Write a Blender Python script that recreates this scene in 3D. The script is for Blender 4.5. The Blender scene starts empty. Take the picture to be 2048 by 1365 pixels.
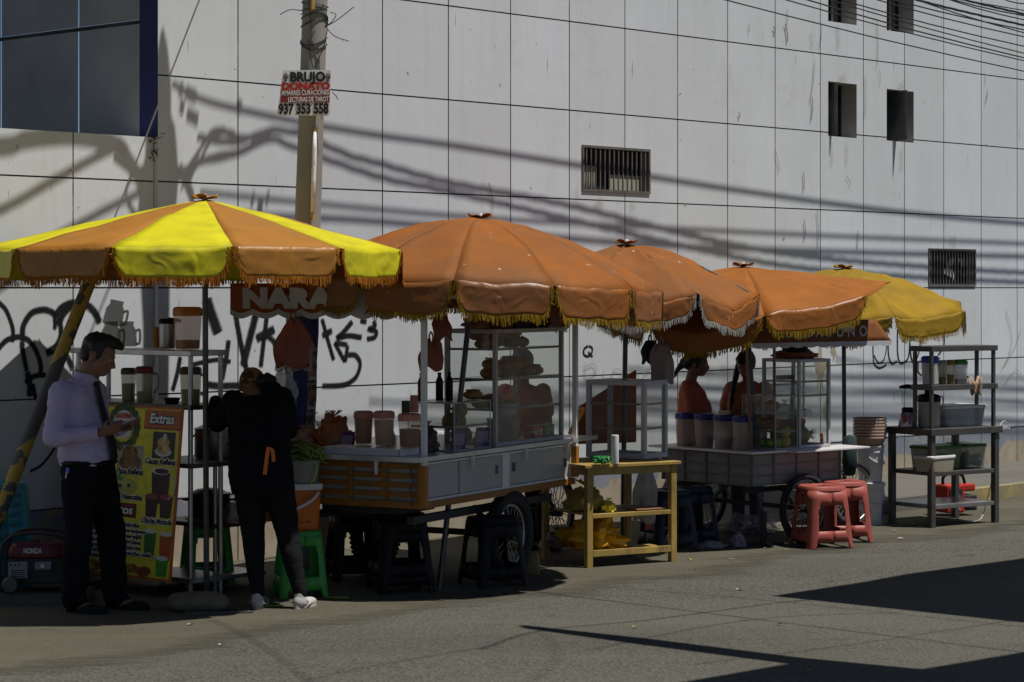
import bpy, math, random
from mathutils import Vector, Matrix, Euler
R = math.radians
SC = bpy.context.scene
COL = SC.collection
random.seed(7)

# ------------------------------------------------------------------ camera, sky, sun, exposure
F = 4600.0            # focal length in pixels of the 2048 px photograph
HC = 2.0              # camera height
cam_d = bpy.data.cameras.new('camera'); cam = bpy.data.objects.new('camera', cam_d); COL.objects.link(cam)
cam.location = (0, 0, HC); cam.rotation_euler = (R(90), 0, 0)
cam_d.sensor_width = 36; cam_d.lens = 36 * F / 2048; cam_d.shift_y = -106.5 / 2048
cam_d.clip_start = 0.1; cam_d.clip_end = 800
SC.camera = cam
SUN_AZ, SUN_EL = R(71), R(69)          # azimuth: to the right of the direction towards the camera
S = Vector((math.sin(SUN_AZ) * math.cos(SUN_EL), -math.cos(SUN_AZ) * math.cos(SUN_EL), math.sin(SUN_EL)))
W_ = bpy.data.worlds.new('World'); SC.world = W_; W_.use_nodes = True
nt = W_.node_tree; bg = nt.nodes['Background']
sky = nt.nodes.new('ShaderNodeTexSky'); sky.sky_type = 'NISHITA'; sky.sun_disc = False
sky.sun_elevation = SUN_EL; sky.sun_rotation = math.atan2(S.x, S.y); sky.air_density = .75; sky.dust_density = .3; sky.ozone_density = 4.0; sky.altitude = 300
nt.links.new(sky.outputs[0], bg.inputs[0]); bg.inputs[1].default_value = 0.05
sl = bpy.data.lights.new('sun', 'SUN'); sl.energy = 5.0; sl.angle = R(0.45); sl.color = (1.0, 0.975, 0.935)
so = bpy.data.objects.new('sun', sl); COL.objects.link(so); so.rotation_euler = S.to_track_quat('Z', 'Y').to_euler()
so.location = (20, -5, 30)
SC.view_settings.view_transform = 'Standard'; SC.view_settings.look = 'None'
SC.view_settings.exposure = 0.0; SC.view_settings.gamma = 1.0
SC.cycles.max_bounces = 6; SC.cycles.transparent_max_bounces = 24; SC.cycles.diffuse_bounces = 3

# ------------------------------------------------------------------ places: photograph pixels to points of the street
def G(x, y, z=0.0):
    Y = F * (HC - z) / (y - 576.0)
    return Vector(((x - 1024) / F * Y, Y, z))
def P(x, y, Y):
    return Vector(((x - 1024) / F * Y, Y, HC - (y - 576.0) * Y / F))
P0 = Vector((-2.010, 16.87, 0)); WD = Vector((0.679, 0.734, 0)).normalized(); WN = Vector((0.734, -0.679, 0)).normalized()
WRZ = math.atan2(WD.y, WD.x)
PW, PH = 0.7357, 0.7557               # size of one wall panel
def W(x, y):                          # pixel -> (along the wall, height)
    n = (x - 476.0) / (168.95 - 0.03201 * x)
    return n * PW, HC - (y - 576.0) * (1 + 0.03201 * n) / 272.6
def WP(s, z, out=0.0):
    v = P0 + WD * s + WN * out
    return Vector((v.x, v.y, z))

# ------------------------------------------------------------------ materials
MATS = {}
def lin(c):
    return tuple((x / 12.92 if x <= 0.04045 else ((x + 0.055) / 1.055) ** 2.4) for x in c)
def hx(h):
    return lin(tuple(int(h[i:i + 2], 16) / 255 for i in (0, 2, 4)))
def mat(name, col, rough=0.6, var=0.12, scale=6.0, metal=0.0, bump=0.0, bscale=40.0, spec=0.4, dirt=None, dscale=2.0, dlo=.5, dhi=.75, alpha=None, trans=0.0, stretch=None, ridged=False, specks=None):
    if name in MATS: return MATS[name]
    m = bpy.data.materials.new(name); m.use_nodes = True
    t = m.node_tree; n = t.nodes; l = t.links; b = n['Principled BSDF']
    b.inputs['Roughness'].default_value = rough; b.inputs['Metallic'].default_value = metal
    b.inputs['Specular IOR Level'].default_value = spec
    tc = n.new('ShaderNodeTexCoord'); vec = tc.outputs['Object']
    if stretch:
        mp = n.new('ShaderNodeMapping'); mp.inputs['Scale'].default_value = stretch; l.new(vec, mp.inputs[0]); vec = mp.outputs[0]
    nz = n.new('ShaderNodeTexNoise'); nz.inputs['Scale'].default_value = scale; nz.inputs['Detail'].default_value = 6; l.new(vec, nz.inputs[0])
    rp = n.new('ShaderNodeValToRGB'); rp.color_ramp.elements[0].position = .3; rp.color_ramp.elements[1].position = .7
    rp.color_ramp.elements[0].color = tuple(c * (1 - var) for c in col) + (1,); rp.color_ramp.elements[1].color = tuple(min(1, c * (1 + var)) for c in col) + (1,)
    l.new(nz.outputs[0], rp.inputs[0]); out = rp.outputs[0]
    if dirt:
        n2 = n.new('ShaderNodeTexNoise'); n2.inputs['Scale'].default_value = dscale; n2.inputs['Detail'].default_value = 9; n2.inputs['Roughness'].default_value = .65; l.new(vec, n2.inputs[0])
        r2 = n.new('ShaderNodeValToRGB'); r2.color_ramp.elements[0].position = dlo; r2.color_ramp.elements[1].position = dhi
        l.new(n2.outputs[0], r2.inputs[0])
        mx = n.new('ShaderNodeMixRGB'); l.new(r2.outputs[0], mx.inputs[0]); l.new(out, mx.inputs[1]); mx.inputs[2].default_value = tuple(dirt) + (1,); out = mx.outputs[0]
    if specks:
        n4 = n.new('ShaderNodeTexNoise'); n4.inputs['Scale'].default_value = 16; n4.inputs['Detail'].default_value = 3; l.new(vec, n4.inputs[0])
        r4 = n.new('ShaderNodeValToRGB'); r4.color_ramp.elements[0].position = .705; r4.color_ramp.elements[1].position = .725; l.new(n4.outputs[0], r4.inputs[0])
        m4 = n.new('ShaderNodeMixRGB'); l.new(r4.outputs[0], m4.inputs[0]); l.new(out, m4.inputs[1]); m4.inputs[2].default_value = tuple(specks) + (1,); out = m4.outputs[0]
    l.new(out, b.inputs['Base Color'])
    if bump:
        n3 = n.new('ShaderNodeTexNoise'); n3.inputs['Scale'].default_value = bscale; n3.inputs['Detail'].default_value = 4; l.new(vec, n3.inputs[0])
        if ridged: n3.noise_type = 'RIDGED_MULTIFRACTAL'; n3.inputs['Detail'].default_value = 3; n3.inputs['Distortion'].default_value = 1.2
        bp = n.new('ShaderNodeBump'); bp.inputs['Strength'].default_value = bump; bp.inputs['Distance'].default_value = .01; l.new(n3.outputs[0], bp.inputs['Height']); l.new(bp.outputs[0], b.inputs['Normal'])
    o = n['Material Output']; sh = b.outputs[0]
    if trans:
        tr = n.new('ShaderNodeBsdfTranslucent'); l.new(out, tr.inputs[0]); ms = n.new('ShaderNodeMixShader'); ms.inputs[0].default_value = trans
        l.new(sh, ms.inputs[1]); l.new(tr.outputs[0], ms.inputs[2]); sh = ms.outputs[0]
    if alpha is not None:
        tp = n.new('ShaderNodeBsdfTransparent'); ms = n.new('ShaderNodeMixShader'); ms.inputs[0].default_value = alpha
        l.new(tp.outputs[0], ms.inputs[1]); l.new(sh, ms.inputs[2]); sh = ms.outputs[0]
    if sh is not b.outputs[0]: l.new(sh, o.inputs[0])
    MATS[name] = m; return m
def col(h, name=None, **k):
    return mat(name or 'paint_' + h, hx(h), **k)
def glass(name, tint=(.94, .95, .94), a=.07):
    if name in MATS: return MATS[name]
    m = bpy.data.materials.new(name); m.use_nodes = True; t = m.node_tree; n = t.nodes; l = t.links
    n.remove(n['Principled BSDF']); tp = n.new('ShaderNodeBsdfTransparent'); tp.inputs[0].default_value = tint + (1,)
    gl = n.new('ShaderNodeBsdfGlossy'); gl.inputs['Roughness'].default_value = .03
    df = n.new('ShaderNodeBsdfDiffuse'); df.inputs[0].default_value = (.55, .55, .52, 1)
    nz = n.new('ShaderNodeTexNoise'); nz.inputs['Scale'].default_value = 7; nz.inputs['Detail'].default_value = 6
    mt = n.new('ShaderNodeMath'); mt.operation = 'MULTIPLY'; mt.inputs[1].default_value = a * 2; l.new(nz.outputs[0], mt.inputs[0])
    lw = n.new('ShaderNodeLayerWeight'); lw.inputs[0].default_value = .5; pw = n.new('ShaderNodeMath'); pw.operation = 'POWER'; l.new(lw.outputs['Facing'], pw.inputs[0]); pw.inputs[1].default_value = 4
    fr = n.new('ShaderNodeMath'); fr.operation = 'MULTIPLY_ADD'; l.new(pw.outputs[0], fr.inputs[0]); fr.inputs[1].default_value = .4; fr.inputs[2].default_value = .02
    m1 = n.new('ShaderNodeMixShader'); l.new(mt.outputs[0], m1.inputs[0]); l.new(tp.outputs[0], m1.inputs[1]); l.new(df.outputs[0], m1.inputs[2])
    m2 = n.new('ShaderNodeMixShader'); l.new(fr.outputs[0], m2.inputs[0]); l.new(m1.outputs[0], m2.inputs[1]); l.new(gl.outputs[0], m2.inputs[2])
    l.new(m2.outputs[0], n['Material Output'].inputs[0]); MATS[name] = m; return m

# ------------------------------------------------------------------ mesh helpers
class M:
    def __init__(s): s.v = []; s.f = []; s.m = []; s.mi = 0
    def add(s, vs, fs):
        o = len(s.v); s.v += [tuple(q) for q in vs]; s.f += [tuple(i + o for i in f) for f in fs]; s.m += [s.mi] * len(fs); return s
    def bx(s, x0, x1, y0, y1, z0, z1):
        return s.add([(x0, y0, z0), (x1, y0, z0), (x1, y1, z0), (x0, y1, z0), (x0, y0, z1), (x1, y0, z1), (x1, y1, z1), (x0, y1, z1)],
                     [(3, 2, 1, 0), (4, 5, 6, 7), (0, 1, 5, 4), (1, 2, 6, 5), (2, 3, 7, 6), (3, 0, 4, 7)])
    def box(s, c, sz, rot=None):
        c = Vector(c); vs = []
        for k in ((-1, -1, -1), (1, -1, -1), (1, 1, -1), (-1, 1, -1), (-1, -1, 1), (1, -1, 1), (1, 1, 1), (-1, 1, 1)):
            q = Vector((k[0] * sz[0] / 2, k[1] * sz[1] / 2, k[2] * sz[2] / 2))
            vs.append(c + (rot @ q if rot else q))
        return s.add(vs, [(3, 2, 1, 0), (4, 5, 6, 7), (0, 1, 5, 4), (1, 2, 6, 5), (2, 3, 7, 6), (3, 0, 4, 7)])
    def beam(s, p0, p1, w, h=None, up=(0, 0, 1)):
        p0, p1 = Vector(p0), Vector(p1); d = p1 - p0; x = d.normalized(); u = Vector(up)
        if abs(x.dot(u)) > .98: u = Vector((0, 1, 0))
        y = u.cross(x).normalized(); z = x.cross(y)
        return s.box((p0 + p1) / 2, (d.length, w, h or w), Matrix((x, y, z)).transposed())
    def tube(s, pts, r, n=8, caps=True, closed=False):
        pts = [Vector(p) for p in pts]; k = len(pts); rs = r if isinstance(r, (list, tuple)) else [r] * k
        vs = []; fs = []; px = None
        for i, p in enumerate(pts):
            if closed: d = pts[(i + 1) % k] - pts[i - 1]
            else: d = pts[min(i + 1, k - 1)] - pts[max(i - 1, 0)]
            d = d.normalized() if d.length > 1e-9 else Vector((0, 0, 1))
            if px is None: px = d.orthogonal().normalized()
            else:
                px = px - d * px.dot(d); px = px.normalized() if px.length > 1e-6 else d.orthogonal().normalized()
            py = d.cross(px)
            for j in range(n):
                a = 2 * math.pi * j / n; vs.append(p + (px * math.cos(a) + py * math.sin(a)) * rs[i])
        for i in range(k if closed else k - 1):
            for j in range(n):
                a, b = i * n, ((i + 1) % k) * n
                fs.append((a + j, a + (j + 1) % n, b + (j + 1) % n, b + j))
        if caps and not closed:
            fs.append(tuple(range(n))[::-1]); fs.append(tuple((k - 1) * n + j for j in range(n)))
        return s.add(vs, fs)
    def cyl(s, p0, p1, r0, r1=None, n=14): return s.tube([p0, p1], [r0, r0 if r1 is None else r1], n)
    def lathe(s, prof, n=24, c=(0, 0, 0), e=2.0, sy=1.0, rot=None, cap0=True, cap1=True):
        vs = []; fs = []; c = Vector(c)
        for (r, z) in prof:
            for j in range(n):
                a = 2 * math.pi * j / n; ca, sa = math.cos(a), math.sin(a)
                q = Vector((r * math.copysign(abs(ca) ** (2 / e), ca), sy * r * math.copysign(abs(sa) ** (2 / e), sa), z))
                vs.append(c + (rot @ q if rot else q))
        for i in range(len(prof) - 1):
            for j in range(n): fs.append((i * n + j, i * n + (j + 1) % n, (i + 1) * n + (j + 1) % n, (i + 1) * n + j))
        if cap0: fs.append(tuple(range(n))[::-1])
        if cap1: fs.append(tuple((len(prof) - 1) * n + j for j in range(n)))
        return s.add(vs, fs)
    def ell(s, c, r, n=14, m=9, rot=None, jit=0.0, rnd=random):
        c = Vector(c); vs = []; fs = []
        if not isinstance(r, (tuple, list)): r = (r, r, r)
        def pt(x, y, z):
            k = 1 + (rnd.uniform(-jit, jit) if jit else 0); q = Vector((x * r[0] * k, y * r[1] * k, z * r[2] * k)); return c + (rot @ q if rot else q)
        vs.append(pt(0, 0, -1))
        for i in range(1, m):
            t = -math.pi / 2 + math.pi * i / m
            for j in range(n):
                a = 2 * math.pi * j / n; vs.append(pt(math.cos(t) * math.cos(a), math.cos(t) * math.sin(a), math.sin(t)))
        vs.append(pt(0, 0, 1)); top = len(vs) - 1
        for j in range(n): fs.append((0, 1 + (j + 1) % n, 1 + j)); fs.append((top, top - n + j, top - n + (j + 1) % n))
        for i in range(m - 2):
            for j in range(n): a = 1 + i * n; fs.append((a + j, a + (j + 1) % n, a + n + (j + 1) % n, a + n + j))
        return s.add(vs, fs)
    def cap(s, p0, r0, p1, r1, n=12):       # tapered limb with round ends
        p0, p1 = Vector(p0), Vector(p1); d = p1 - p0; L = d.length; x = d / L
        pts = []; rs = []
        for k in (80, 55, 28): pts.append(p0 - x * r0 * math.sin(R(k))); rs.append(r0 * math.cos(R(k)))
        for k in range(5): pts.append(p0 + d * (k / 4)); rs.append(r0 + (r1 - r0) * k / 4)
        for k in (28, 55, 80): pts.append(p1 + x * r1 * math.sin(R(k))); rs.append(r1 * math.cos(R(k)))
        return s.tube(pts, rs, n)
    def prism(s, poly, h0, h1, fn):         # fn(a, b, h) -> point
        k = len(poly); vs = [fn(a, b, h0) for a, b in poly] + [fn(a, b, h1) for a, b in poly]
        return s.add(vs, [tuple(range(k))[::-1], tuple(range(k, 2 * k))] + [(i, (i + 1) % k, k + (i + 1) % k, k + i) for i in range(k)])
    def sheet(s, f, nu, nv, wrap=False):
        vs = [f(i / nu, j / nv) for j in range(nv + 1) for i in range(nu + 1)]
        return s.add(vs, [(j * (nu + 1) + i, j * (nu + 1) + i + 1, (j + 1) * (nu + 1) + i + 1, (j + 1) * (nu + 1) + i) for j in range(nv) for i in range(nu)])
    def mesh(s, name):
        me = bpy.data.meshes.new(name); me.from_pydata(s.v, [], s.f); me.polygons.foreach_set('material_index', s.m); me.update(); return me
    def done(s, name, mats, parent=None, smooth=False, bevel=0, solid=0, sub=0, weld=False):
        me = s.mesh(name)
        for q in (mats if isinstance(mats, (list, tuple)) else [mats]): me.materials.append(q)
        return put(name, me, parent, smooth, bevel, solid, sub)
def put(name, me, parent=None, smooth=False, bevel=0, solid=0, sub=0):
    o = bpy.data.objects.new(name, me); COL.objects.link(o)
    if parent is not None: o.parent = parent
    if smooth:
        me.polygons.foreach_set('use_smooth', [True] * len(me.polygons))
        if smooth is not True: me.set_sharp_from_angle(angle=R(smooth))
    if solid:
        q = o.modifiers.new('solid', 'SOLIDIFY'); q.thickness = solid; q.offset = 0
    if bevel:
        q = o.modifiers.new('bevel', 'BEVEL'); q.width = bevel; q.segments = 2; q.limit_method = 'ANGLE'
    if sub:
        q = o.modifiers.new('sub', 'SUBSURF'); q.levels = sub; q.render_levels = sub
    return o
def tag(o, label, cat, group=None, kind=None):
    o['label'] = label; o['category'] = cat
    if group: o['group'] = group
    if kind: o['kind'] = kind
    return o
def thing(name, label, cat, loc=(0, 0, 0), rz=0, group=None):
    o = bpy.data.objects.new(name, None); COL.objects.link(o); o.empty_display_size = .1
    o.location = loc; o.rotation_euler = (0, 0, rz); return tag(o, label, cat, group)
def struct(o):
    o['kind'] = 'structure'; return o
def kids(o): return [c for c in list(bpy.data.objects) if c.parent is o]
CH = {}
def dup(root, loc=None, rz=None, label=None, name=None):     # copy of a thing with its parts and sub-parts
    r = root.copy(); COL.objects.link(r)
    if loc is not None: r.location = loc
    if rz is not None: r.rotation_euler = (0, 0, rz)
    if label: r['label'] = label
    for ch in kids(root):
        c = ch.copy(); COL.objects.link(c); c.parent = r
        for g in kids(ch):
            d = g.copy(); COL.objects.link(d); d.parent = c
    return r
DG = None
def evalmesh(o):
    bpy.context.view_layer.update(); dg = bpy.context.evaluated_depsgraph_get()
    me = bpy.data.meshes.new_from_object(o.evaluated_get(dg)); return me
def text(body, size, m, parent, mtx, name='lettering', width=None, ext=.0012, bold=0.0, shear=0.0, align='CENTER', space=1.0):
    cu = bpy.data.curves.new(name, 'FONT'); cu.body = body; cu.size = size; cu.extrude = ext; cu.offset = bold; cu.shear = shear; cu.align_x = align; cu.align_y = 'CENTER'; cu.space_character = space; cu.resolution_u = 3
    o = bpy.data.objects.new('tmp', cu); COL.objects.link(o); me = evalmesh(o); bpy.data.objects.remove(o)
    xs = [v.co.x for v in me.vertices]
    if width and xs:
        k = width / (max(xs) - min(xs)); me.transform(Matrix.Diagonal((k, 1, 1, 1)))
    me.transform(mtx); me.materials.clear(); me.materials.append(m); me.name = name
    return put(name, me, parent)
def frame(o, x, y):                                      # matrix whose X/Y axes are x, y
    x = Vector(x).normalized(); y = Vector(y); y = (y - x * y.dot(x)).normalized(); z = x.cross(y)
    q = Matrix((x, y, z)).transposed().to_4x4(); q.translation = Vector(o); return q
def blob(name, mm, mats, parent, vox=.008, it=6, fac=.5):
    o = bpy.data.objects.new('tmp', mm.mesh('tmp')); COL.objects.link(o)
    q = o.modifiers.new('r', 'REMESH'); q.mode = 'VOXEL'; q.voxel_size = vox
    if it: q = o.modifiers.new('s', 'SMOOTH'); q.factor = fac; q.iterations = it
    me = evalmesh(o); bpy.data.objects.remove(o); me.name = name; me.materials.clear()
    for q in (mats if isinstance(mats, (list, tuple)) else [mats]): me.materials.append(q)
    return put(name, me, parent, True)
def smoothpath(pts, k=6):                                # Catmull-Rom
    pts = [Vector(p) for p in pts]; out = []
    for i in range(len(pts) - 1):
        a, b, c, d = pts[max(i - 1, 0)], pts[i], pts[i + 1], pts[min(i + 2, len(pts) - 1)]
        for j in range(k):
            t = j / k; out.append(.5 * ((2 * b) + (c - a) * t + (2 * a - 5 * b + 4 * c - d) * t * t + (3 * b - a - 3 * c + d) * t ** 3))
    out.append(pts[-1]); return out

# shared materials
STEEL = mat('stainless_steel', (.42, .41, .40), .35, .15, 8, metal=1.0, bump=.05)
DSTEEL = mat('dark_steel', (.10, .095, .09), .45, .25, 9, metal=.8)
IRON = mat('dark_iron', (.025, .024, .024), .6, .3, 10)
RUBBER = mat('black_rubber', (.018, .018, .018), .8, .3, 20, bump=.3, bscale=60)
WHITEMETAL = mat('white_enamel', (.68, .66, .63), .45, .08, 5, dirt=(.45, .42, .38), dscale=5, dlo=.55, dhi=.8)
BLACKPL = mat('black_plastic', (.006, .006, .007), .5, .2, 9, spec=.18)
GLASS = glass('clear_glass', a=.018)
# ================================================================== ground
def ground_mat(name, c0, c1, dust, sc, b):
    m = bpy.data.materials.new(name); m.use_nodes = True; t = m.node_tree; n = t.nodes; l = t.links; p = n['Principled BSDF']
    p.inputs['Roughness'].default_value = .9; p.inputs['Specular IOR Level'].default_value = .2
    tc = n.new('ShaderNodeTexCoord')
    def noise(s, d=8, r=.6, st=None):
        z = n.new('ShaderNodeTexNoise'); z.inputs['Scale'].default_value = s; z.inputs['Detail'].default_value = d; z.inputs['Roughness'].default_value = r
        if st:
            mp = n.new('ShaderNodeMapping'); mp.inputs['Scale'].default_value = st; mp.inputs['Rotation'].default_value = (0, 0, -WRZ); l.new(tc.outputs['Object'], mp.inputs[0]); l.new(mp.outputs[0], z.inputs[0])
        else: l.new(tc.outputs['Object'], z.inputs[0])
        return z.outputs[0]
    def ramp(i, a, b_, ca=(0, 0, 0), cb=(1, 1, 1)):
        r = n.new('ShaderNodeValToRGB'); r.color_ramp.elements[0].position = a; r.color_ramp.elements[1].position = b_
        r.color_ramp.elements[0].color = tuple(ca) + (1,); r.color_ramp.elements[1].color = tuple(cb) + (1,); l.new(i, r.inputs[0]); return r.outputs[0]
    def mix(f, a, b_):
        x = n.new('ShaderNodeMixRGB'); l.new(f, x.inputs[0]) if not isinstance(f, float) else None
        if isinstance(f, float): x.inputs[0].default_value = f
        l.new(a, x.inputs[1])
        if isinstance(b_, tuple): x.inputs[2].default_value = b_ + (1,)
        else: l.new(b_, x.inputs[2])
        return x.outputs[0]
    vo = n.new('ShaderNodeTexVoronoi'); vo.inputs['Scale'].default_value = sc; l.new(tc.outputs['Object'], vo.inputs[0])
    base = ramp(vo.outputs['Color'], .1, .9, c0, c1)
    grain = ramp(noise(sc * 1.6, 4), .35, .7, tuple(x * .7 for x in c0), tuple(x * 1.2 for x in c1))
    o = mix(.5, base, grain)
    o = mix(ramp(noise(.7, 10, .62, (.35, 1.6, 1)), .42, .72), o, dust)
    o = mix(ramp(noise(3.1, 9, .7), .60, .78), o, tuple(x * .55 for x in c0))
    o = mix(ramp(noise(.45, 7, .6, (.5, 1.3, 1)), .50, .66, (0, 0, 0), (.45, .45, .45)), o, tuple(x * .62 for x in dust))
    o = mix(ramp(noise(26, 3, .6), .70, .73, (0, 0, 0), (.7, .7, .7)), o, tuple(min(1, x * 1.9) for x in dust))
    l.new(o, p.inputs['Base Color'])
    bp = n.new('ShaderNodeBump'); bp.inputs['Strength'].default_value = b; bp.inputs['Distance'].default_value = .012; l.new(vo.outputs['Distance'], bp.inputs['Height'])
    l.new(bp.outputs[0], p.inputs['Normal']); return m
ASPH = ground_mat('asphalt', (.030, .0285, .0225), (.135, .128, .102), (.100, .094, .073), 48, .9)
DIRT = ground_mat('dusty_concrete', (.055, .048, .036), (.085, .075, .058), (.095, .083, .062), 60, .35)
SIDE = ground_mat('sidewalk_concrete', (.10, .094, .08), (.15, .14, .12), (.125, .115, .092), 50, .3)
q = M(); q.sheet(lambda u, v: (-150 + 300 * u, -60 + 320 * v, 0), 30, 32); road = struct(q.done('road', ASPH))
rr = random.Random(3)
def strip(name, out_fn, in_, z, m, s0=-9, s1=40, n=340):
    q = M(); vs = []; ed = []
    for i in range(n + 1):
        s = s0 + (s1 - s0) * i / n; o = out_fn(s)
        vs += [WP(s, z, in_), WP(s, z, o - .75), WP(s, z, o + .15)]; ed += [1, 1, 0]
    q.add(vs, [(3 * i + j, 3 * i + j + 1, 3 * i + j + 4, 3 * i + j + 3) for i in range(n) for j in (0, 1)]); o = q.done(name, m)
    at = o.data.attributes.new('cover', 'FLOAT', 'POINT'); at.data.foreach_set('value', ed); return struct(o)
def thinning(m):
    t = m.node_tree; n = t.nodes; l = t.links; b = n['Principled BSDF']; tc = n.new('ShaderNodeTexCoord'); at = n.new('ShaderNodeAttribute'); at.attribute_name = 'cover'
    mp = n.new('ShaderNodeMapping'); mp.inputs['Rotation'].default_value = (0, 0, -WRZ); mp.inputs['Scale'].default_value = (.5, 1.4, 1); l.new(tc.outputs['Object'], mp.inputs[0])
    nz = n.new('ShaderNodeTexNoise'); nz.inputs['Scale'].default_value = 2.2; nz.inputs['Detail'].default_value = 10; nz.inputs['Roughness'].default_value = .72; l.new(mp.outputs[0], nz.inputs[0])
    a = n.new('ShaderNodeMath'); a.operation = 'MULTIPLY_ADD'; l.new(nz.outputs[0], a.inputs[0]); a.inputs[1].default_value = 1.5; a.inputs[2].default_value = -1.05
    s_ = n.new('ShaderNodeMath'); s_.operation = 'ADD'; l.new(a.outputs[0], s_.inputs[0]); l.new(at.outputs['Fac'], s_.inputs[1])
    k = n.new('ShaderNodeMath'); k.operation = 'MULTIPLY'; k.use_clamp = True; l.new(s_.outputs[0], k.inputs[0]); k.inputs[1].default_value = 2.2
    tp = n.new('ShaderNodeBsdfTransparent'); ms = n.new('ShaderNodeMixShader'); l.new(k.outputs[0], ms.inputs[0]); l.new(tp.outputs[0], ms.inputs[1]); l.new(b.outputs[0], ms.inputs[2]); l.new(ms.outputs[0], n['Material Output'].inputs[0])
PAVM = ground_mat('dusty_gutter', (.056, .050, .035), (.102, .093, .064), (.106, .096, .066), 60, .35); thinning(PAVM)
strip('pavement', lambda s: 3.15 + .10 * math.sin(s * 1.3) + .07 * math.sin(s * 3.7 + 1), -.3, .004, PAVM)
def sidewalk():
    q = M(); vs = []; prof = []
    ss = [4.4, 5.4, 6.2] + [6.2 + 1.3 * i for i in range(1, 27)]
    for s in ss:
        h = .008 if s <= 4.4 else (.12 if s >= 6.2 else .008 + .112 * (s - 4.4) / 1.8)
        vs += [WP(s, h, -.3), WP(s, h, 1.42), WP(s, h, 1.52), WP(s, 0, 1.53)]
    n = len(ss)
    for i in range(n - 1):
        a, b = 4 * i, 4 * i + 4
        q.mi = 0; q.add([], []); q.f.append((a, a + 1, b + 1, b)); q.m.append(0)
        for k in (1, 2): q.f.append((a + k, a + k + 1, b + k + 1, b + k)); q.m.append(1 if ss[i] > 7.4 else 0)
    q.v = [tuple(v) for v in vs]
    kerb = mat('worn_yellow_kerb', (.26, .20, .06), .85, .3, 4, dirt=(.17, .15, .12), dscale=3, dlo=.4, dhi=.6)
    return struct(q.done('sidewalk', [SIDE, kerb]))
sidewalk()

# ================================================================== the white building
def wall_mat():
    m = bpy.data.materials.new('white_wall_paint'); m.use_nodes = True; t = m.node_tree; n = t.nodes; l = t.links; p = n['Principled BSDF']
    p.inputs['Roughness'].default_value = .75; p.inputs['Specular IOR Level'].default_value = .25
    tc = n.new('ShaderNodeTexCoord')
    def noise(s, d=8, r=.6, st=None):
        z = n.new('ShaderNodeTexNoise'); z.inputs['Scale'].default_value = s; z.inputs['Detail'].default_value = d; z.inputs['Roughness'].default_value = r
        mp = n.new('ShaderNodeMapping'); mp.inputs['Scale'].default_value = st or (1, 1, 1); l.new(tc.outputs['Object'], mp.inputs[0]); l.new(mp.outputs[0], z.inputs[0]); return z.outputs[0]
    def ramp(i, a, b_, ca=(0, 0, 0), cb=(1, 1, 1)):
        r = n.new('ShaderNodeValToRGB'); r.color_ramp.elements[0].position = a; r.color_ramp.elements[1].position = b_
        r.color_ramp.elements[0].color = tuple(ca) + (1,); r.color_ramp.elements[1].color = tuple(cb) + (1,); l.new(i, r.inputs[0]); return r.outputs[0]
    def mix(f, a, b_):
        x = n.new('ShaderNodeMixRGB'); l.new(f, x.inputs[0]); l.new(a, x.inputs[1])
        if isinstance(b_, tuple): x.inputs[2].default_value = b_ + (1,)
        else: l.new(b_, x.inputs[2])
        return x.outputs[0]
    def math_(op, a, b_):
        x = n.new('ShaderNodeMath'); x.operation = op
        for i, q in enumerate((a, b_)):
            if isinstance(q, (int, float)): x.inputs[i].default_value = q
            else: l.new(q, x.inputs[i])
        return x.outputs[0]
    o = ramp(noise(1.1, 8, .6, (1, 1, .6)), .3, .7, (.55, .575, .595), (.635, .66, .68))
    sp = n.new('ShaderNodeSeparateXYZ'); l.new(tc.outputs['Object'], sp.inputs[0])
    cb = n.new('ShaderNodeCombineXYZ'); l.new(math_('FLOOR', math_('MULTIPLY', sp.outputs[0], 1 / PW), 0), cb.inputs[0]); l.new(math_('FLOOR', math_('MULTIPLY', math_('SUBTRACT', sp.outputs[2], HC), 1 / PH), 0), cb.inputs[2])
    wn = n.new('ShaderNodeTexWhiteNoise'); l.new(cb.outputs[0], wn.inputs[0])
    o = mix(math_('MULTIPLY', wn.outputs[0], .5), o, (.50, .505, .49))                                         # every panel a little different
    o = mix(math_('MULTIPLY', ramp(noise(2.2, 6, .6, (4.5, 1, .25)), .52, .80), .45), o, (.47, .46, .42))       # rain streaks
    o = mix(math_('MULTIPLY', ramp(noise(1.4, 9, .7), .58, .74), .55), o, (.45, .43, .37))                      # grime
    o = mix(math_('MULTIPLY', ramp(noise(9, 5, .6, (2.5, 1, .22)), .675, .71), .8), o, (.13, .11, .09))            # narrow dark runs
    o = mix(ramp(noise(14, 4, .5), .715, .73), o, (.25, .22, .18))
    # painted dado, peeled, and bare plaster under it
    sx = n.new('ShaderNodeSeparateXYZ'); l.new(tc.outputs['Object'], sx.inputs[0])
    zz = math_('ADD', sx.outputs[2], math_('MULTIPLY', math_('SUBTRACT', noise(3.5, 8, .65), .5), .10))
    low = ramp(zz, .49, .505, (1, 1, 1), (0, 0, 0))
    band = mix(ramp(noise(3.3, 9, .7, (1, 1, 1.6)), .55, .60), ramp(noise(2, 6), .3, .7, (.17, .185, .215), (.235, .25, .28)), (.36, .29, .19))
    zz2 = math_('ADD', sx.outputs[2], math_('MULTIPLY', math_('SUBTRACT', noise(2.5, 9, .7), .5), .55))
    plas = ramp(noise(4, 9, .7), .3, .7, (.26, .21, .15), (.42, .36, .27))
    o = mix(low, o, mix(ramp(zz2, .29, .31, (1, 1, 1), (0, 0, 0)), band, plas))
    l.new(o, p.inputs['Base Color'])
    bp = n.new('ShaderNodeBump'); bp.inputs['Strength'].default_value = .12; bp.inputs['Distance'].default_value = .02; l.new(noise(5, 8, .6), bp.inputs['Height']); l.new(bp.outputs[0], p.inputs['Normal'])
    return m
WALLM = wall_mat()
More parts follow.
